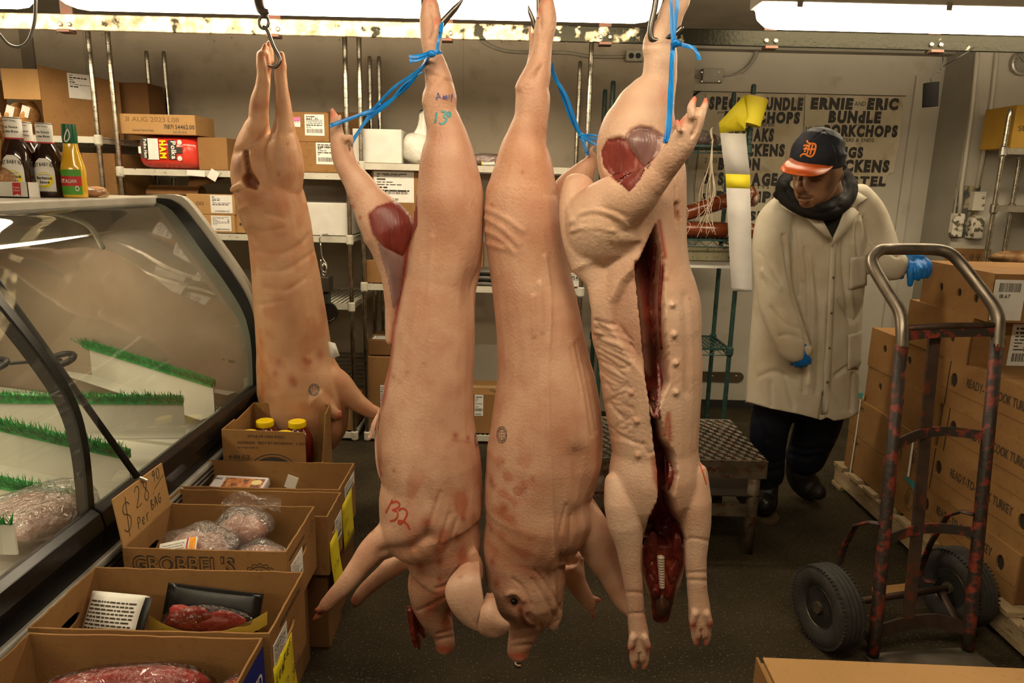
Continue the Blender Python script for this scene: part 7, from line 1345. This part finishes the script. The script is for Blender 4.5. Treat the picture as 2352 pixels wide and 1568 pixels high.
hp = [af(2071, 800, fl_), af(2072, 760, fl_), af(2066, 715, fl_+.02), af(2036, 664, fl_+.06), af(2008, 616, fl_+.10), af(2004, 592, fl_+.12), af(2022, 574, fl_+.13), af(2050, 572, fm+.13), af(2100, 572, fm+.13), af(2146, 573, fm+.13), af(2178, 580, fm+.12), af(2204, 602, fr_+.09), af(2244, 652, fr_+.06), af(2280, 700, fr_+.02), af(2293, 735, fr_), af(2291, 775, fr_), af(2290, 800, fr_)]
MB().tube(hp, rT*1.02, 14, smooth=4).build('loop_handle', m_tube, t, smooth=True)
def flat(pts, hpx, fws, name, m_, bow=.0, th=.006):
    P = []; n = len(pts)
    for i, (px, py) in enumerate(pts): P.append(af(px, py, fws[0]+(fws[1]-fws[0])*i/(n-1)+bow*math.sin(PI*i/(n-1))))
    P, _ = spline(P, [1]*n, 5); rings = []
    for i, p in enumerate(P):
        tt = (P[min(i+1, len(P)-1)]-P[max(i-1, 0)]).normalized(); s_ = tt.cross(_f).normalized(); hh = hpx/2*fm/F; rings.append([p+s_*hh-_f*th, p-s_*hh-_f*th, p-s_*hh+_f*th, p+s_*hh+_f*th])
    return MB().loft(rings).build(name, m_, t, smooth=True, auto=40)
flat([(2072, 768), (2130, 762), (2200, 759), (2290, 758)], 30, (fl_, fr_), 'cross_bar', m_truck, .0, .008)
MB().tube([af(2074, 754, fl_), af(2180, 748, fm), af(2290, 747, fr_)], .011, 10).build('cross_rod', m_tdark, t, smooth=True)
flat([(2056, 1022), (2110, 998), (2170, 990), (2262, 1000)], 22, (fl_, fr_), 'cross_bar', m_truck, .05); flat([(2036, 1240), (2090, 1220), (2150, 1212), (2240, 1222)], 22, (fl_, fr_), 'cross_bar', m_truck, .05); flat([(2014, 1452), (2070, 1434), (2150, 1424), (2228, 1446)], 30, (fl_, fr_), 'cross_bar', m_tdark, .04)
flat([(2146, 775), (2128, 960), (2108, 1200), (2086, 1420)], 26, (fm+.03, fm+.03), 'centre_bar', m_tdark, .02)
wz = .145; wl = atz(1900, 1391, wz); wr = atz(2196, 1347, wz); ax = (wr-wl).normalized()
for c, sg_, pts in ((wl, -1, [(2024, 1203), (1965, 1206), (1948, 1240), (1926, 1300)]), (wr, 1, [(2236, 1181), (2176, 1184), (2150, 1235), (2112, 1312)])):
    p3 = c-ax*.07*sg_*1; P = [af(*pts[0], fl_ if sg_ < 0 else fr_), af(*pts[1], (fl_ if sg_ < 0 else fr_)+.10), af(*pts[3], (fl_ if sg_ < 0 else fr_)+.20), p3+V((0, .03, .01))]
    MB().tube(P, [.017]*4, 8, flat=.35, smooth=2).build('axle_brace', m_truck, t, smooth=True); 
    MB().tube([p3, (lt[0] if sg_ < 0 else rt_[0])+V((0, .02, .03))], .015, 8, flat=.4).build('axle_brace', m_tdark, t, smooth=True)
MB().tube([wl+ax*.0, wr], .012, 12).build('axle', m_tdark, t, smooth=True)
m_tyre = mat('tyre_rubber', (.018, .016, .014), (.032, .028, .024), rough=.75, scale=30, bump=.2)
for c, sg_ in ((wl, -1), (wr, 1)):
    q = V((0, 0, 1)).rotation_difference(ax); prof = [(.072, -.034), (.080, -.042), (.105, -.048), (.128, -.044), (.140, -.034)]+[(.1435 if i % 2 else .1405, -.030+i*.0086) for i in range(8)]+[(.140, .034), (.128, .044), (.105, .048), (.080, .042), (.072, .034)]
    mb = MB(); mb.lathe(prof+[prof[0]], c, 56, ax=ax)
    for i in range(60):
        a = 2*PI*i/60
        for s_ in (-1, 1): mb.box(c+q @ V((.1365*math.cos(a), .1365*math.sin(a), s_*.039)), (.008, .0055, .010), rot=(q.to_matrix() @ Matrix.Rotation(a, 3, 'Z')))
    mb.build('tyre', m_tyre, t, smooth=True, auto=35)
    mb = MB(); mb.lathe([(.074, -.030), (.070, -.036), (.066, -.030), (.058, -.012), (.030, -.004), (.022, -.03), (.020, -.045), (.001, -.045)], c, 36, ax=ax*(1 if sg_ < 0 else 1)); mb.lathe([(.074, .030), (.070, .036), (.066, .030), (.058, .012), (.030, .004), (.022, .03), (.020, .045), (.001, .045)], c, 36, ax=ax); mb.build('wheel_rim', mat('rim_steel', (.10, .075, .05), (.20, .16, .11), rough=.4, metal=.7, scale=20), t, smooth=True, auto=40)
U = (br-bl).normalized(); Wd = V((U.y, -U.x, 0)).normalized()*.30
a, c = bl-U*.02, br+U*.02; MB().add([(p.x, p.y, .004) for p in (a+V((0, .02, 0)), c+V((0, .02, 0)), c+Wd+U*.05, a+Wd)]+[(p.x, p.y, .012) for p in (a+V((0, .02, 0)), c+V((0, .02, 0)), c+Wd+U*.05, a+Wd)], [(0, 1, 2, 3), (7, 6, 5, 4), (0, 4, 5, 1), (1, 5, 6, 2), (2, 6, 7, 3), (3, 7, 4, 0)]).build('toe_plate', mat('plate_worn', (.10, .085, .065), (.17, .145, .11), rough=.5, metal=.5, scale=9), t, bevel=.002)
# ---------------------------------------------------------------- steel step stool
zs = .43; A = atz(1366, 1062, zs); B = atz(1756, 1052, zs); Cb = atz(1700, 966, zs); x0, x1, y0, y1 = A.x, B.x, (A.y+B.y)/2, Cb.y
t = thing('step_stool', 'rusty steel step stool with an expanded mesh top behind the slit pig', 'step stool', ((x0+x1)/2, (y0+y1)/2, 0))
for a, b in (((x0, y0, zs-.075), (x1, y0+.006, zs)), ((x0, y1-.006, zs-.075), (x1, y1, zs)), ((x0, y0, zs-.075), (x0+.006, y1, zs)), ((x1-.006, y0, zs-.075), (x1, y1, zs))): MB().span(a, b).build('apron', m_rust, t)
for x, y in ((x0+.04, y0+.03), (x1-.04, y0+.03), (x0+.04, y1-.03), (x1-.04, y1-.03)): MB().tube([(x, y, zs-.01), (x, y, 0)], .025, 14).build('leg', m_rust, t, smooth=True)
for y in (y0+.03, y1-.03): MB().span((x0+.04, y-.006, .17), (x1-.04, y+.006, .225)).build('stretcher', m_rust, t)
for x in (x0+.04, x1-.04): MB().span((x-.006, y0+.03, .17), (x+.006, y1-.03, .225)).build('stretcher', m_rust, t)
mb = MB(); n, mrow = 17, 14
for r_ in range(mrow+1):                                   # diamond mesh strands
    y = y0+.004+(y1-y0-.008)*r_/mrow
    for sgn in (-1, 1):
        P = []
        for i in range(n*2+1):
            P.append(V((x0+(x1-x0)*i/(n*2), y+sgn*(y1-y0)/mrow*.5*(1 if i % 2 == r_ % 2 else 0)*1, zs+.002+.002*(i % 2))))
        P = [V((p.x, min(max(p.y, y0), y1), p.z)) for p in P]; mb.tube(P, .0034, 4)
mb.build('mesh_top', mat('mesh_steel', (.085, .07, .05), (.17, .14, .10), rough=.5, metal=.5, scale=20, c3=(.12, .05, .02), s3=20, t3=(.58, .7)), t)
MB().span((x0+.006, y0+.006, zs-.16), (x1-.006, y1-.006, zs-.155)).build('under_tray', m_hole, t)
# ================================================================ the man in the white coat
YM = 3.14
man = thing('person', 'man in a stained white coat and navy cap with orange brim, walking bent forward', 'person', (at(1850, 1000, YM).x, YM, 0))
def mskin(name, c1, c2, **k): return skin(name, c1, c2, **{**dict(rough=.45, scale=14, bump=.12, bscale=160), **k})
m_face = mskin('brown_skin', (.22, .105, .052), (.30, .155, .08)); m_coat = mskin('coat_cloth', (.56, .50, .385), (.63, .57, .45), rough=.8, spec=.2, bump=.08, bscale=240); m_hood = mskin('hoodie_cloth', (.009, .0085, .008), (.018, .016, .014), rough=.95, spec=.1); m_navy = mskin('navy_trousers', (.008, .010, .018), (.014, .016, .026), rough=.85, spec=.15)
m_boot = mskin('black_boot', (.010, .009, .008), (.016, .014, .012), rough=.3, r2=.45); m_glove = mskin('blue_glove', (.0, .12, .46), (.005, .19, .60), rough=.35, r2=.5, bump=.2, bscale=90); m_capn = mskin('cap_navy', (.014, .016, .024), (.022, .024, .034), rough=.8, spec=.2); m_brim = mat('brim_orange', (.62, .10, .012), (.70, .14, .02), rough=.32, scale=30, stretch=(1, 1, 12), bump=.15, bscale=80)
# ---- body: one continuous skin from crown to ankles, mostly under the clothes
b = Body(YM); HY = -.17
b.chain([(1884, 318, 60, HY+.02), (1882, 340, 98, HY+.01), (1880, 368, 108, HY), (1876, 395, 106, HY-.005), (1869, 420, 94, HY-.01), (1862, 442, 76, HY-.02), (1857, 458, 60, HY-.03), (1854, 468, 40, HY-.035)], kd=1.0)
b.chain([(1888, 410, 76, HY+.03), (1884, 436, 66, HY+.01), (1874, 455, 46, HY-.01)], kd=.9)                      # jaw
b.chain([(1838, 404, 14, HY-.085), (1836, 418, 16, HY-.098), (1835, 430, 20, HY-.112), (1838, 437, 22, HY-.100)], kd=.9, n=4, seg=12)   # nose
b.chain([(1844, 437, 12, HY-.085), (1848, 439, 10, HY-.078)], seg=10); b.chain([(1824, 401, 12, HY-.07), (1840, 399, 13, HY-.082), (1862, 400, 14, HY-.078), (1884, 402, 12, HY-.06)], kd=.7, seg=10)  # brow
b.chain([(1832, 449, 10, HY-.084), (1845, 451, 11, HY-.088), (1862, 452, 9, HY-.068)], kd=.8, seg=10); b.chain([(1836, 460, 9, HY-.078), (1848, 461, 12, HY-.082), (1860, 459, 9, HY-.066)], kd=.8, seg=10)   # lips
b.chain([(1862, 424, 34, HY-.055), (1876, 428, 30, HY-.035)], kd=.5, seg=12)                               # cheek
b.chain([(1928, 388, 14, HY+.0, .5), (1930, 400, 20, HY-.005, .4), (1926, 412, 14, HY-.0, .5), (1920, 417, 8, HY)], seg=12)            # ear
b.chain([(1892, 425, 76, HY+.06), (1896, 470, 84, HY+.11), (1890, 520, 130, HY+.14)], kd=.9)
b.chain([(1888, 500, 150), (1878, 540, 190), (1868, 620, 186), (1856, 740, 180), (1848, 850, 170), (1842, 910, 150)], kd=.55)
b.chain([(1800, 500, 60), (1776, 560, 52), (1778, 640, 46), (1794, 730, 40, -.05), (1818, 800, 34, -.10), (1832, 830, 34, -.10)], kd=.9); b.chain([(1970, 480, 64), (2000, 530, 54), (2020, 580, 46), (2050, 610, 36, -.06), (2085, 610, 34, -.09)], kd=.9)
b.chain([(1790, 900, 70, .02), (1762, 980, 62, .06), (1764, 1060, 46, .10), (1764, 1110, 40, .11)], kd=.9); b.chain([(1885, 900, 76, .02), (1872, 980, 66, .10), (1852, 1050, 50, .20), (1846, 1085, 40, .24)], kd=.9)
b.fuse(.0046, 4)
b.push(b.m_blob(1836, 412, 9, 5), -.007); b.push(b.m_blob(1872, 413, 12, 6), -.007); b.push(b.m_line([(1834, 455), (1848, 456), (1864, 455)], 2.2), -.006); b.push(b.m_line([(1846, 440), (1862, 447), (1870, 458)], 3), -.003)
b.write()
hm = b.P[:, 1] < YM-.02
b.paint(b.m_blob(1836, 412, 10, 6)*hm, (.40, .34, .32), .8); b.paint(b.m_blob(1872, 413, 14, 7)*hm, (.40, .34, .32), .8); b.paint(b.m_line([(1828, 413), (1836, 414), (1845, 413)], 1.6), (.1, .08, .07), .9); b.paint(b.m_line([(1862, 415), (1872, 416), (1884, 413)], 1.8), (.1, .08, .07), .9)  # eye sockets darkened in the skin colour for their shade, then lid lines
b.paint(b.m_line([(1826, 402), (1838, 401), (1848, 403)], 2.2), (.18, .14, .12), .8); b.paint(b.m_line([(1860, 403), (1874, 402), (1888, 405)], 2.4), (.18, .14, .12), .8)
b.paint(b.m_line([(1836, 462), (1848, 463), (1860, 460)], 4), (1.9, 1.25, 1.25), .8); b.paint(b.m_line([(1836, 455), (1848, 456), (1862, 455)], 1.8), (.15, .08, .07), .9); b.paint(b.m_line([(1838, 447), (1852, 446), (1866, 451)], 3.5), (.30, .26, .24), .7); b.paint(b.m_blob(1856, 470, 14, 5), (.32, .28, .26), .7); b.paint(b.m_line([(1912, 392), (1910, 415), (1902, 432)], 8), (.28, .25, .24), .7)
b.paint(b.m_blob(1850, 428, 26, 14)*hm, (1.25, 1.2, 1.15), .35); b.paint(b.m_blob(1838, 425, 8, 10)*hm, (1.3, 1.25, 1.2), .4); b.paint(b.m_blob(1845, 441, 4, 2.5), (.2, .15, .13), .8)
b.finish('body', m_face, man); bodyB = b
for px, py, y_ in ((1836, 413.5, HY-.066), (1872, 414.5, HY-.062)): MB().ball(at(px, py, YM+y_), .0085, 12).build('eye', mat('eye_dark', (.03, .018, .012), rough=.15), man, smooth=True)
hr = MB(); lump(hr, at(1926, 384, YM+HY+.03), (.022, .04, .022), 3, .15, 16); hr.build('hair', mat('grey_hair', (.05, .045, .04), (.12, .11, .10), rough=.9, scale=120, bump=.6, bscale=200), man, smooth=True)
# ---- cap
b = Body(YM+HY)
b.chain([(1886, 332, 108), (1883, 340, 116), (1880, 350, 122), (1879, 364, 124), (1881, 374, 118)], kd=1.02)
b.fuse(.0042, 5); b.creases([[(1893, 300), (1872, 315), (1848, 340), (1838, 362)], [(1893, 300), (1910, 320), (1922, 350), (1924, 374)]], 1.6, -.0025); b.write(); b.finish('cap_crown', m_capn, man)
D = lambda *p: [(1700+x/5.2275, 280+y/5.2275) for x, y in p]
b.marks('cap_letter', [D((803, 222), (815, 250), (845, 262), (885, 262), (908, 285), (900, 340), (882, 390), (852, 415), (815, 405), (780, 385), (745, 392), (722, 418)), D((838, 268), (825, 320), (806, 384)), D((872, 272), (857, 330), (840, 395)), D((762, 288), (800, 280), (834, 300)), D((756, 328), (790, 318), (850, 332), (892, 325)), D((776, 362), (788, 330), (800, 296))], 3.6, mat('letter_orange', (.82, .22, .02), rough=.6), man, off=.0022)
MB().ball(at(1892, 299, YM+HY), (.010, .010, .005), 12).build('cap_button', m_brim, man, smooth=True)
inner = [(1817, 362, -.075), (1832, 370, -.105), (1856, 375, -.118), (1885, 378, -.112), (1908, 379, -.085), (1920, 376, -.05)]; outer = [(1791, 386, -.145), (1803, 395, -.185), (1838, 402, -.22), (1870, 403, -.215), (1898, 396, -.165), (1917, 380, -.085)]
P0, _ = spline([at(x, y, YM+HY+d) for x, y, d in inner], [1]*6, 5); P1, _ = spline([at(x, y, YM+HY+d) for x, y, d in outer], [1]*6, 5)
mb = MB(); mb.loft([[p0, p0*.5+p1*.5+V((0, 0, .006)), p1] for p0, p1 in zip(P0, P1)], caps=False, closed=False); o = mb.build('cap_brim', m_brim, man, smooth=True); o.modifiers.new('s', 'SOLIDIFY').thickness = .004
# ---- hoodie collar and hood around the neck
b = Body(YM)
b.chain([(1806, 448, 44, -.12), (1798, 430, 34, -.10), (1806, 408, 28, -.04), (1835, 392, 30, .04), (1880, 388, 34, .06), (1925, 392, 32, .03), (1946, 412, 34, -.03), (1950, 440, 40, -.08), (1930, 468, 46, -.14), (1900, 484, 44, -.19), (1868, 484, 40, -.205), (1836, 472, 40, -.18), (1808, 452, 44, -.13)], kd=.9, n=6, seg=14)
b.chain([(1800, 446, 40, -.08), (1786, 446, 24, -.08)]); b.chain([(1890, 470, 110, -.02), (1892, 500, 120, -.03), (1905, 530, 70, -.06), (1912, 552, 30, -.075)], kd=.5)
b.fuse(.006, 5); b.creases([[(1806, 440), (1830, 470), (1880, 490), (1930, 474)], [(1940, 410), (1945, 440), (1925, 470)]], 4, -.006); b.write(); b.finish('hoodie', m_hood, man)
MB().tube([at(1872, 474, YM-.19), at(1896, 478, YM-.17), at(1916, 462, YM-.11), at(1928, 440, YM-.06)], [.012, .016, .016, .012], 10, smooth=4).build('blue_collar', mat('collar_blue', (.012, .02, .11), rough=.8), man, smooth=True)
# ---- coat
b = Body(YM)
b.chain([(1888, 452, 120, 0, .6), (1884, 470, 190), (1878, 500, 236), (1872, 540, 248), (1864, 600, 248), (1858, 660, 248), (1853, 720, 248), (1849, 780, 250), (1845, 840, 250), (1842, 890, 252), (1841, 930, 254), (1841, 975, 258), (1841, 990, 258)], kd=.58, seg=30)
b.chain([(1808, 474, 70, -.01), (1782, 510, 88, -.05), (1772, 560, 86, -.085), (1774, 620, 84, -.115), (1784, 690, 84, -.145), (1802, 745, 82, -.17), (1818, 784, 77, -.185), (1826, 804, 72, -.19), (1828, 812, 66, -.19)], kd=.85)
b.chain([(1962, 452, 76, 0), (1990, 492, 86, 0), (2008, 545, 92, -.02), (2022, 588, 94, -.05), (2046, 606, 82, -.08), (2066, 614, 64, -.10)], kd=.85)
b.fuse(.0075, 6)
b.creases([[(1800, 540), (1812, 620), (1826, 690), (1858, 790)]], 4, -.020)
b.creases([[(1850, 570), (1858, 700), (1846, 900)], [(1872, 620), (1884, 740), (1876, 900)], [(1942, 520), (1936, 600), (1952, 740)], [(1975, 470), (1968, 540), (1978, 640)], [(1985, 500), (2002, 560), (2035, 578)], [(2000, 590), (2030, 572), (2060, 588)], [(1928, 690), (1960, 735), (1986, 700)], [(1920, 862), (1950, 842), (1975, 850)], [(1960, 860), (1955, 940)], [(1822, 520), (1836, 600), (1838, 680)]], 4.5, -.010)
b.creases([[(1742, 580), (1762, 600), (1792, 650)], [(1750, 640), (1780, 690), (1806, 712)], [(1770, 706), (1800, 740), (1836, 752)], [(1790, 772), (1812, 768), (1846, 780)]], 3.5, -.005)
b.creases([[(1742, 866), (1780, 852), (1830, 874)], [(1800, 860), (1822, 935)], [(1908, 890), (1938, 940)], [(1770, 880), (1772, 935)]], 5, -.004)
b.creases([[(1860, 590), (1866, 720), (1858, 880)], [(1950, 560), (1948, 640), (1964, 760)], [(1752, 622), (1790, 662)], [(1830, 540), (1846, 640)], [(1892, 700), (1890, 860)]], 6, .008)
hem = np.interp(b.px[:, 0], [1700, 1714, 1770, 1840, 1885, 1900, 1915, 1950, 1972], [920, 922, 938, 952, 964, 958, 966, 960, 948]); ex = np.clip(b.px[:, 1]-hem, 0, None); ex[(b.px[:, 1] < 900)] = 0
b.P = b.P + np.array(_u)[None]*(ex*mpp(YM))[:, None]
b.push(b.m_poly([(1893, 900), (1898, 900), (1900, 975), (1880, 975)], 4), .03, True)
b.write()
b.paint(b.m_blob(1790, 750, 34, 60), (.90, .84, .72), .5); b.paint(b.m_line([(1775, 700), (1790, 760), (1800, 800)], 10), (.62, .52, .38), .45); b.paint(b.m_blob(1830, 690, 40, 100), (.86, .80, .72), .5); b.paint(b.noise(20, 21)**2, (.84, .78, .68), .45); b.paint(b.m_blob(1760, 800, 20, 30), (.7, .6, .46), .4)
b.finish('coat', m_coat, man); coat = b
def patch(b, name, corners, off, m_, nu=6, nv=8, th=.003, hump=0):
    A, B_, C_, D_ = [np.array(c, float) for c in corners]; rows = []
    for j in range(nv+1):
        v = j/nv; row = []
        for i in range(nu+1):
            u = i/nu; p = (A*(1-u)+B_*u)*(1-v)+(D_*(1-u)+C_*u)*v; h = b.hit(p[0], p[1], off+hump*math.sin(PI*u)); row.append(h[0] if h else (row[-1] if row else at(p[0], p[1], YM-.12)))
        rows.append(row)
    mb = MB(); mb.loft(rows, caps=False, closed=False); o = mb.build(name, m_, man, smooth=True); o.modifiers.new('s', 'SOLIDIFY').thickness = th; return o
m_coat2 = mat('coat_trim', (.58, .52, .405), (.64, .58, .46), rough=.8, scale=14, spec=.2)
patch(coat, 'placket', ((1906, 556), (1919, 550), (1903, 948), (1886, 950)), .005, m_coat2, 2, 26)
patch(coat, 'pocket', ((1950, 592), (1988, 584), (1986, 655), (1949, 664)), .006, m_coat2); patch(coat, 'pocket', ((1945, 768), (1984, 756), (1980, 840), (1944, 850)), .006, m_coat2)
patch(coat, 'hoodie_front', ((1880, 492), (1940, 484), (1916, 546), (1911, 548)), .006, mat('hoodie_black', (.012, .011, .010), (.02, .018, .016), rough=.95), 6, 8)
m_snap = mat('snap_metal', (.30, .26, .20), rough=.3, metal=.9)
for px, py in ((1912, 637), (1907, 718), (1902, 798), (1898, 876)):
    h = coat.hit(px, py, .008); MB().lathe([(.006, 0), (.006, .002), (.003, .003)], h[0], 12, ax=h[1]).build('snap', m_snap, man, smooth=True)
def leaf(name, pts, m_, dn): 
    P = [at(x, y, YM+d) for x, y, d in pts]; c = sum(P, V())/len(P)+V((0, -dn, 0)); mb = MB(); mb.add(P+[c], [(i, (i+1) % len(P), len(P)) for i in range(len(P))]); o = mb.build(name, m_, man, smooth=True); s = o.modifiers.new('s', 'SOLIDIFY'); s.thickness = .005; return o
leaf('lapel', [(1850, 499, -.172), (1884, 497, -.178), (1896, 518, -.178), (1911, 545, -.17), (1903, 553, -.165), (1876, 524, -.172)], m_coat2, .004)
leaf('lapel', [(1937, 486, -.165), (1958, 476, -.15), (1971, 487, -.14), (1954, 516, -.158), (1932, 545, -.168), (1909, 566, -.168), (1913, 545, -.174), (1926, 516, -.175)], m_coat2, .004)
leaf('collar', [(1952, 436, -.09), (1966, 440, -.08), (1990, 455, -.075), (1968, 470, -.10), (1958, 486, -.12), (1950, 462, -.11)], m_coat2, .008); leaf('collar', [(1792, 462, -.09), (1808, 470, -.13), (1836, 490, -.17), (1850, 500, -.165), (1822, 492, -.15), (1796, 476, -.10)], m_coat2, .006)
for px, py, d in ((1860, 502, -.175), (1959, 491, -.14)): MB().lathe([(.006, 0), (.003, .003)], at(px, py, YM+d), 10, ax=(0, -1, .2)).build('snap', m_black, man)
# ---- trousers and boots
b = Body(YM); b.chain([(1838, 880, 200, .02), (1836, 930, 210, .03)], kd=.5); b.chain([(1785, 920, 100, .03), (1768, 980, 88, .06), (1764, 1040, 78, .10), (1766, 1085, 70, .12), (1768, 1100, 62, .12)], kd=.9); b.chain([(1890, 920, 110, .03), (1878, 975, 102, .10), (1860, 1025, 92, .17), (1848, 1056, 86, .21)], kd=.9)
b.fuse(.0075, 6); b.creases([[(1812, 1025), (1850, 1035), (1890, 1030)], [(1815, 1042), (1850, 1052), (1886, 1046)], [(1735, 1060), (1770, 1066), (1798, 1058)], [(1740, 1078), (1770, 1084), (1796, 1076)], [(1740, 960), (1760, 1010)]], 6, -.008); b.write(); b.finish('trousers', m_navy, man)
b = Body(YM+.12); b.chain([(1766, 1080, 52), (1762, 1120, 48), (1759, 1150, 52, -.03), (1757, 1162, 44, -.09)], kd=1.1); b.chain([(1762, 1128, 50, .0), (1758, 1154, 50, -.06), (1757, 1160, 36, -.13)], kd=.8)
b.fuse(.006, 5); b.creases([[(1740, 1120), (1760, 1126), (1782, 1118)], [(1742, 1134), (1760, 1140)]], 4, -.004); b.write(); b.P[:, 2] = np.maximum(b.P[:, 2], .006); b.write(); b.finish('boot', m_boot, man)
zf_ = b.P[:, 2].min(); so = MB(); xs_, ys_ = b.P[b.P[:, 2] < .06][:, 0], b.P[b.P[:, 2] < .06][:, 1]; so.lathe([(1, 0), (1, .014)], ((xs_.min()+xs_.max())/2, (ys_.min()+ys_.max())/2, .001), 24, sx=(xs_.max()-xs_.min())/2+.003, sy=(ys_.max()-ys_.min())/2+.003); so.build('boot_sole', mat('sole_tan', (.10, .07, .03), rough=.8), man)
b = Body(YM+.24); b.chain([(1842, 1050, 66), (1838, 1080, 64), (1846, 1104, 66, -.0), (1866, 1124, 60, -.03), (1884, 1133, 38, -.06)], kd=.9)
b.fuse(.006, 5); b.creases([[(1826, 1084), (1846, 1092), (1870, 1088)]], 4, -.004); b.write(); b.finish('boot', m_boot, man)
sp = [at(px, py, YM+.24+d) for px, py, d in ((1812, 1096, 0), (1826, 1116, -.01), (1850, 1136, -.03), (1880, 1146, -.06), (1896, 1142, -.07))]
MB().tube(sp, [.014, .022, .030, .028, .014], 12, flat=.3, smooth=4).build('boot_sole', mat('sole_tan', (0, 0, 0)), man, smooth=True)
# ---- gloves: palm, thumb and four fingers
b = Body(3.03); gz = .0
b.chain([(2062, 608, 36, .02), (2078, 602, 42, .01), (2096, 598, 46, .0), (2114, 598, 42, -.0)], kd=.6, seg=16)
for pts in ([(2076, 610, 22), (2068, 622, 21), (2067, 632, 18), (2072, 636, 12)], [(2094, 606, 19, -.02), (2092, 626, 18, -.04), (2091, 644, 15, -.045), (2090, 655, 11, -.045)], [(2106, 602, 18, -.02), (2110, 618, 17, -.05), (2110, 634, 14, -.055), (2108, 642, 10, -.05)], [(2116, 600, 17, -.01), (2122, 614, 16, -.04), (2123, 630, 13, -.05), (2120, 638, 9, -.05)], [(2122, 597, 16, .0), (2133, 606, 15, -.02), (2134, 622, 13, -.035), (2129, 636, 10, -.035)]): b.chain(pts, kd=.95, seg=12)
b.fuse(.0034, 3); b.creases([[(2080, 600), (2086, 615)], [(2098, 600), (2102, 614)], [(2110, 598), (2116, 610)]], 2.4, -.003); b.write(); b.finish('glove', m_glove, man)
b = Body(2.935); b.chain([(1832, 800, 46), (1838, 820, 44), (1841, 832, 36)], kd=.7, seg=16)
for i, (x, y) in enumerate(((1818, 836), (1828, 841), (1838, 843), (1848, 840))): b.chain([(1824+i*8, 826, 13), (x+2, y-4, 12, .015), (x, y, 9, .03)], kd=1, seg=10)
b.chain([(1850, 820, 14), (1858, 826, 13), (1858, 834, 10)], kd=1, seg=10)
b.fuse(.0034, 3); b.write(); b.finish('glove', m_glove, man)
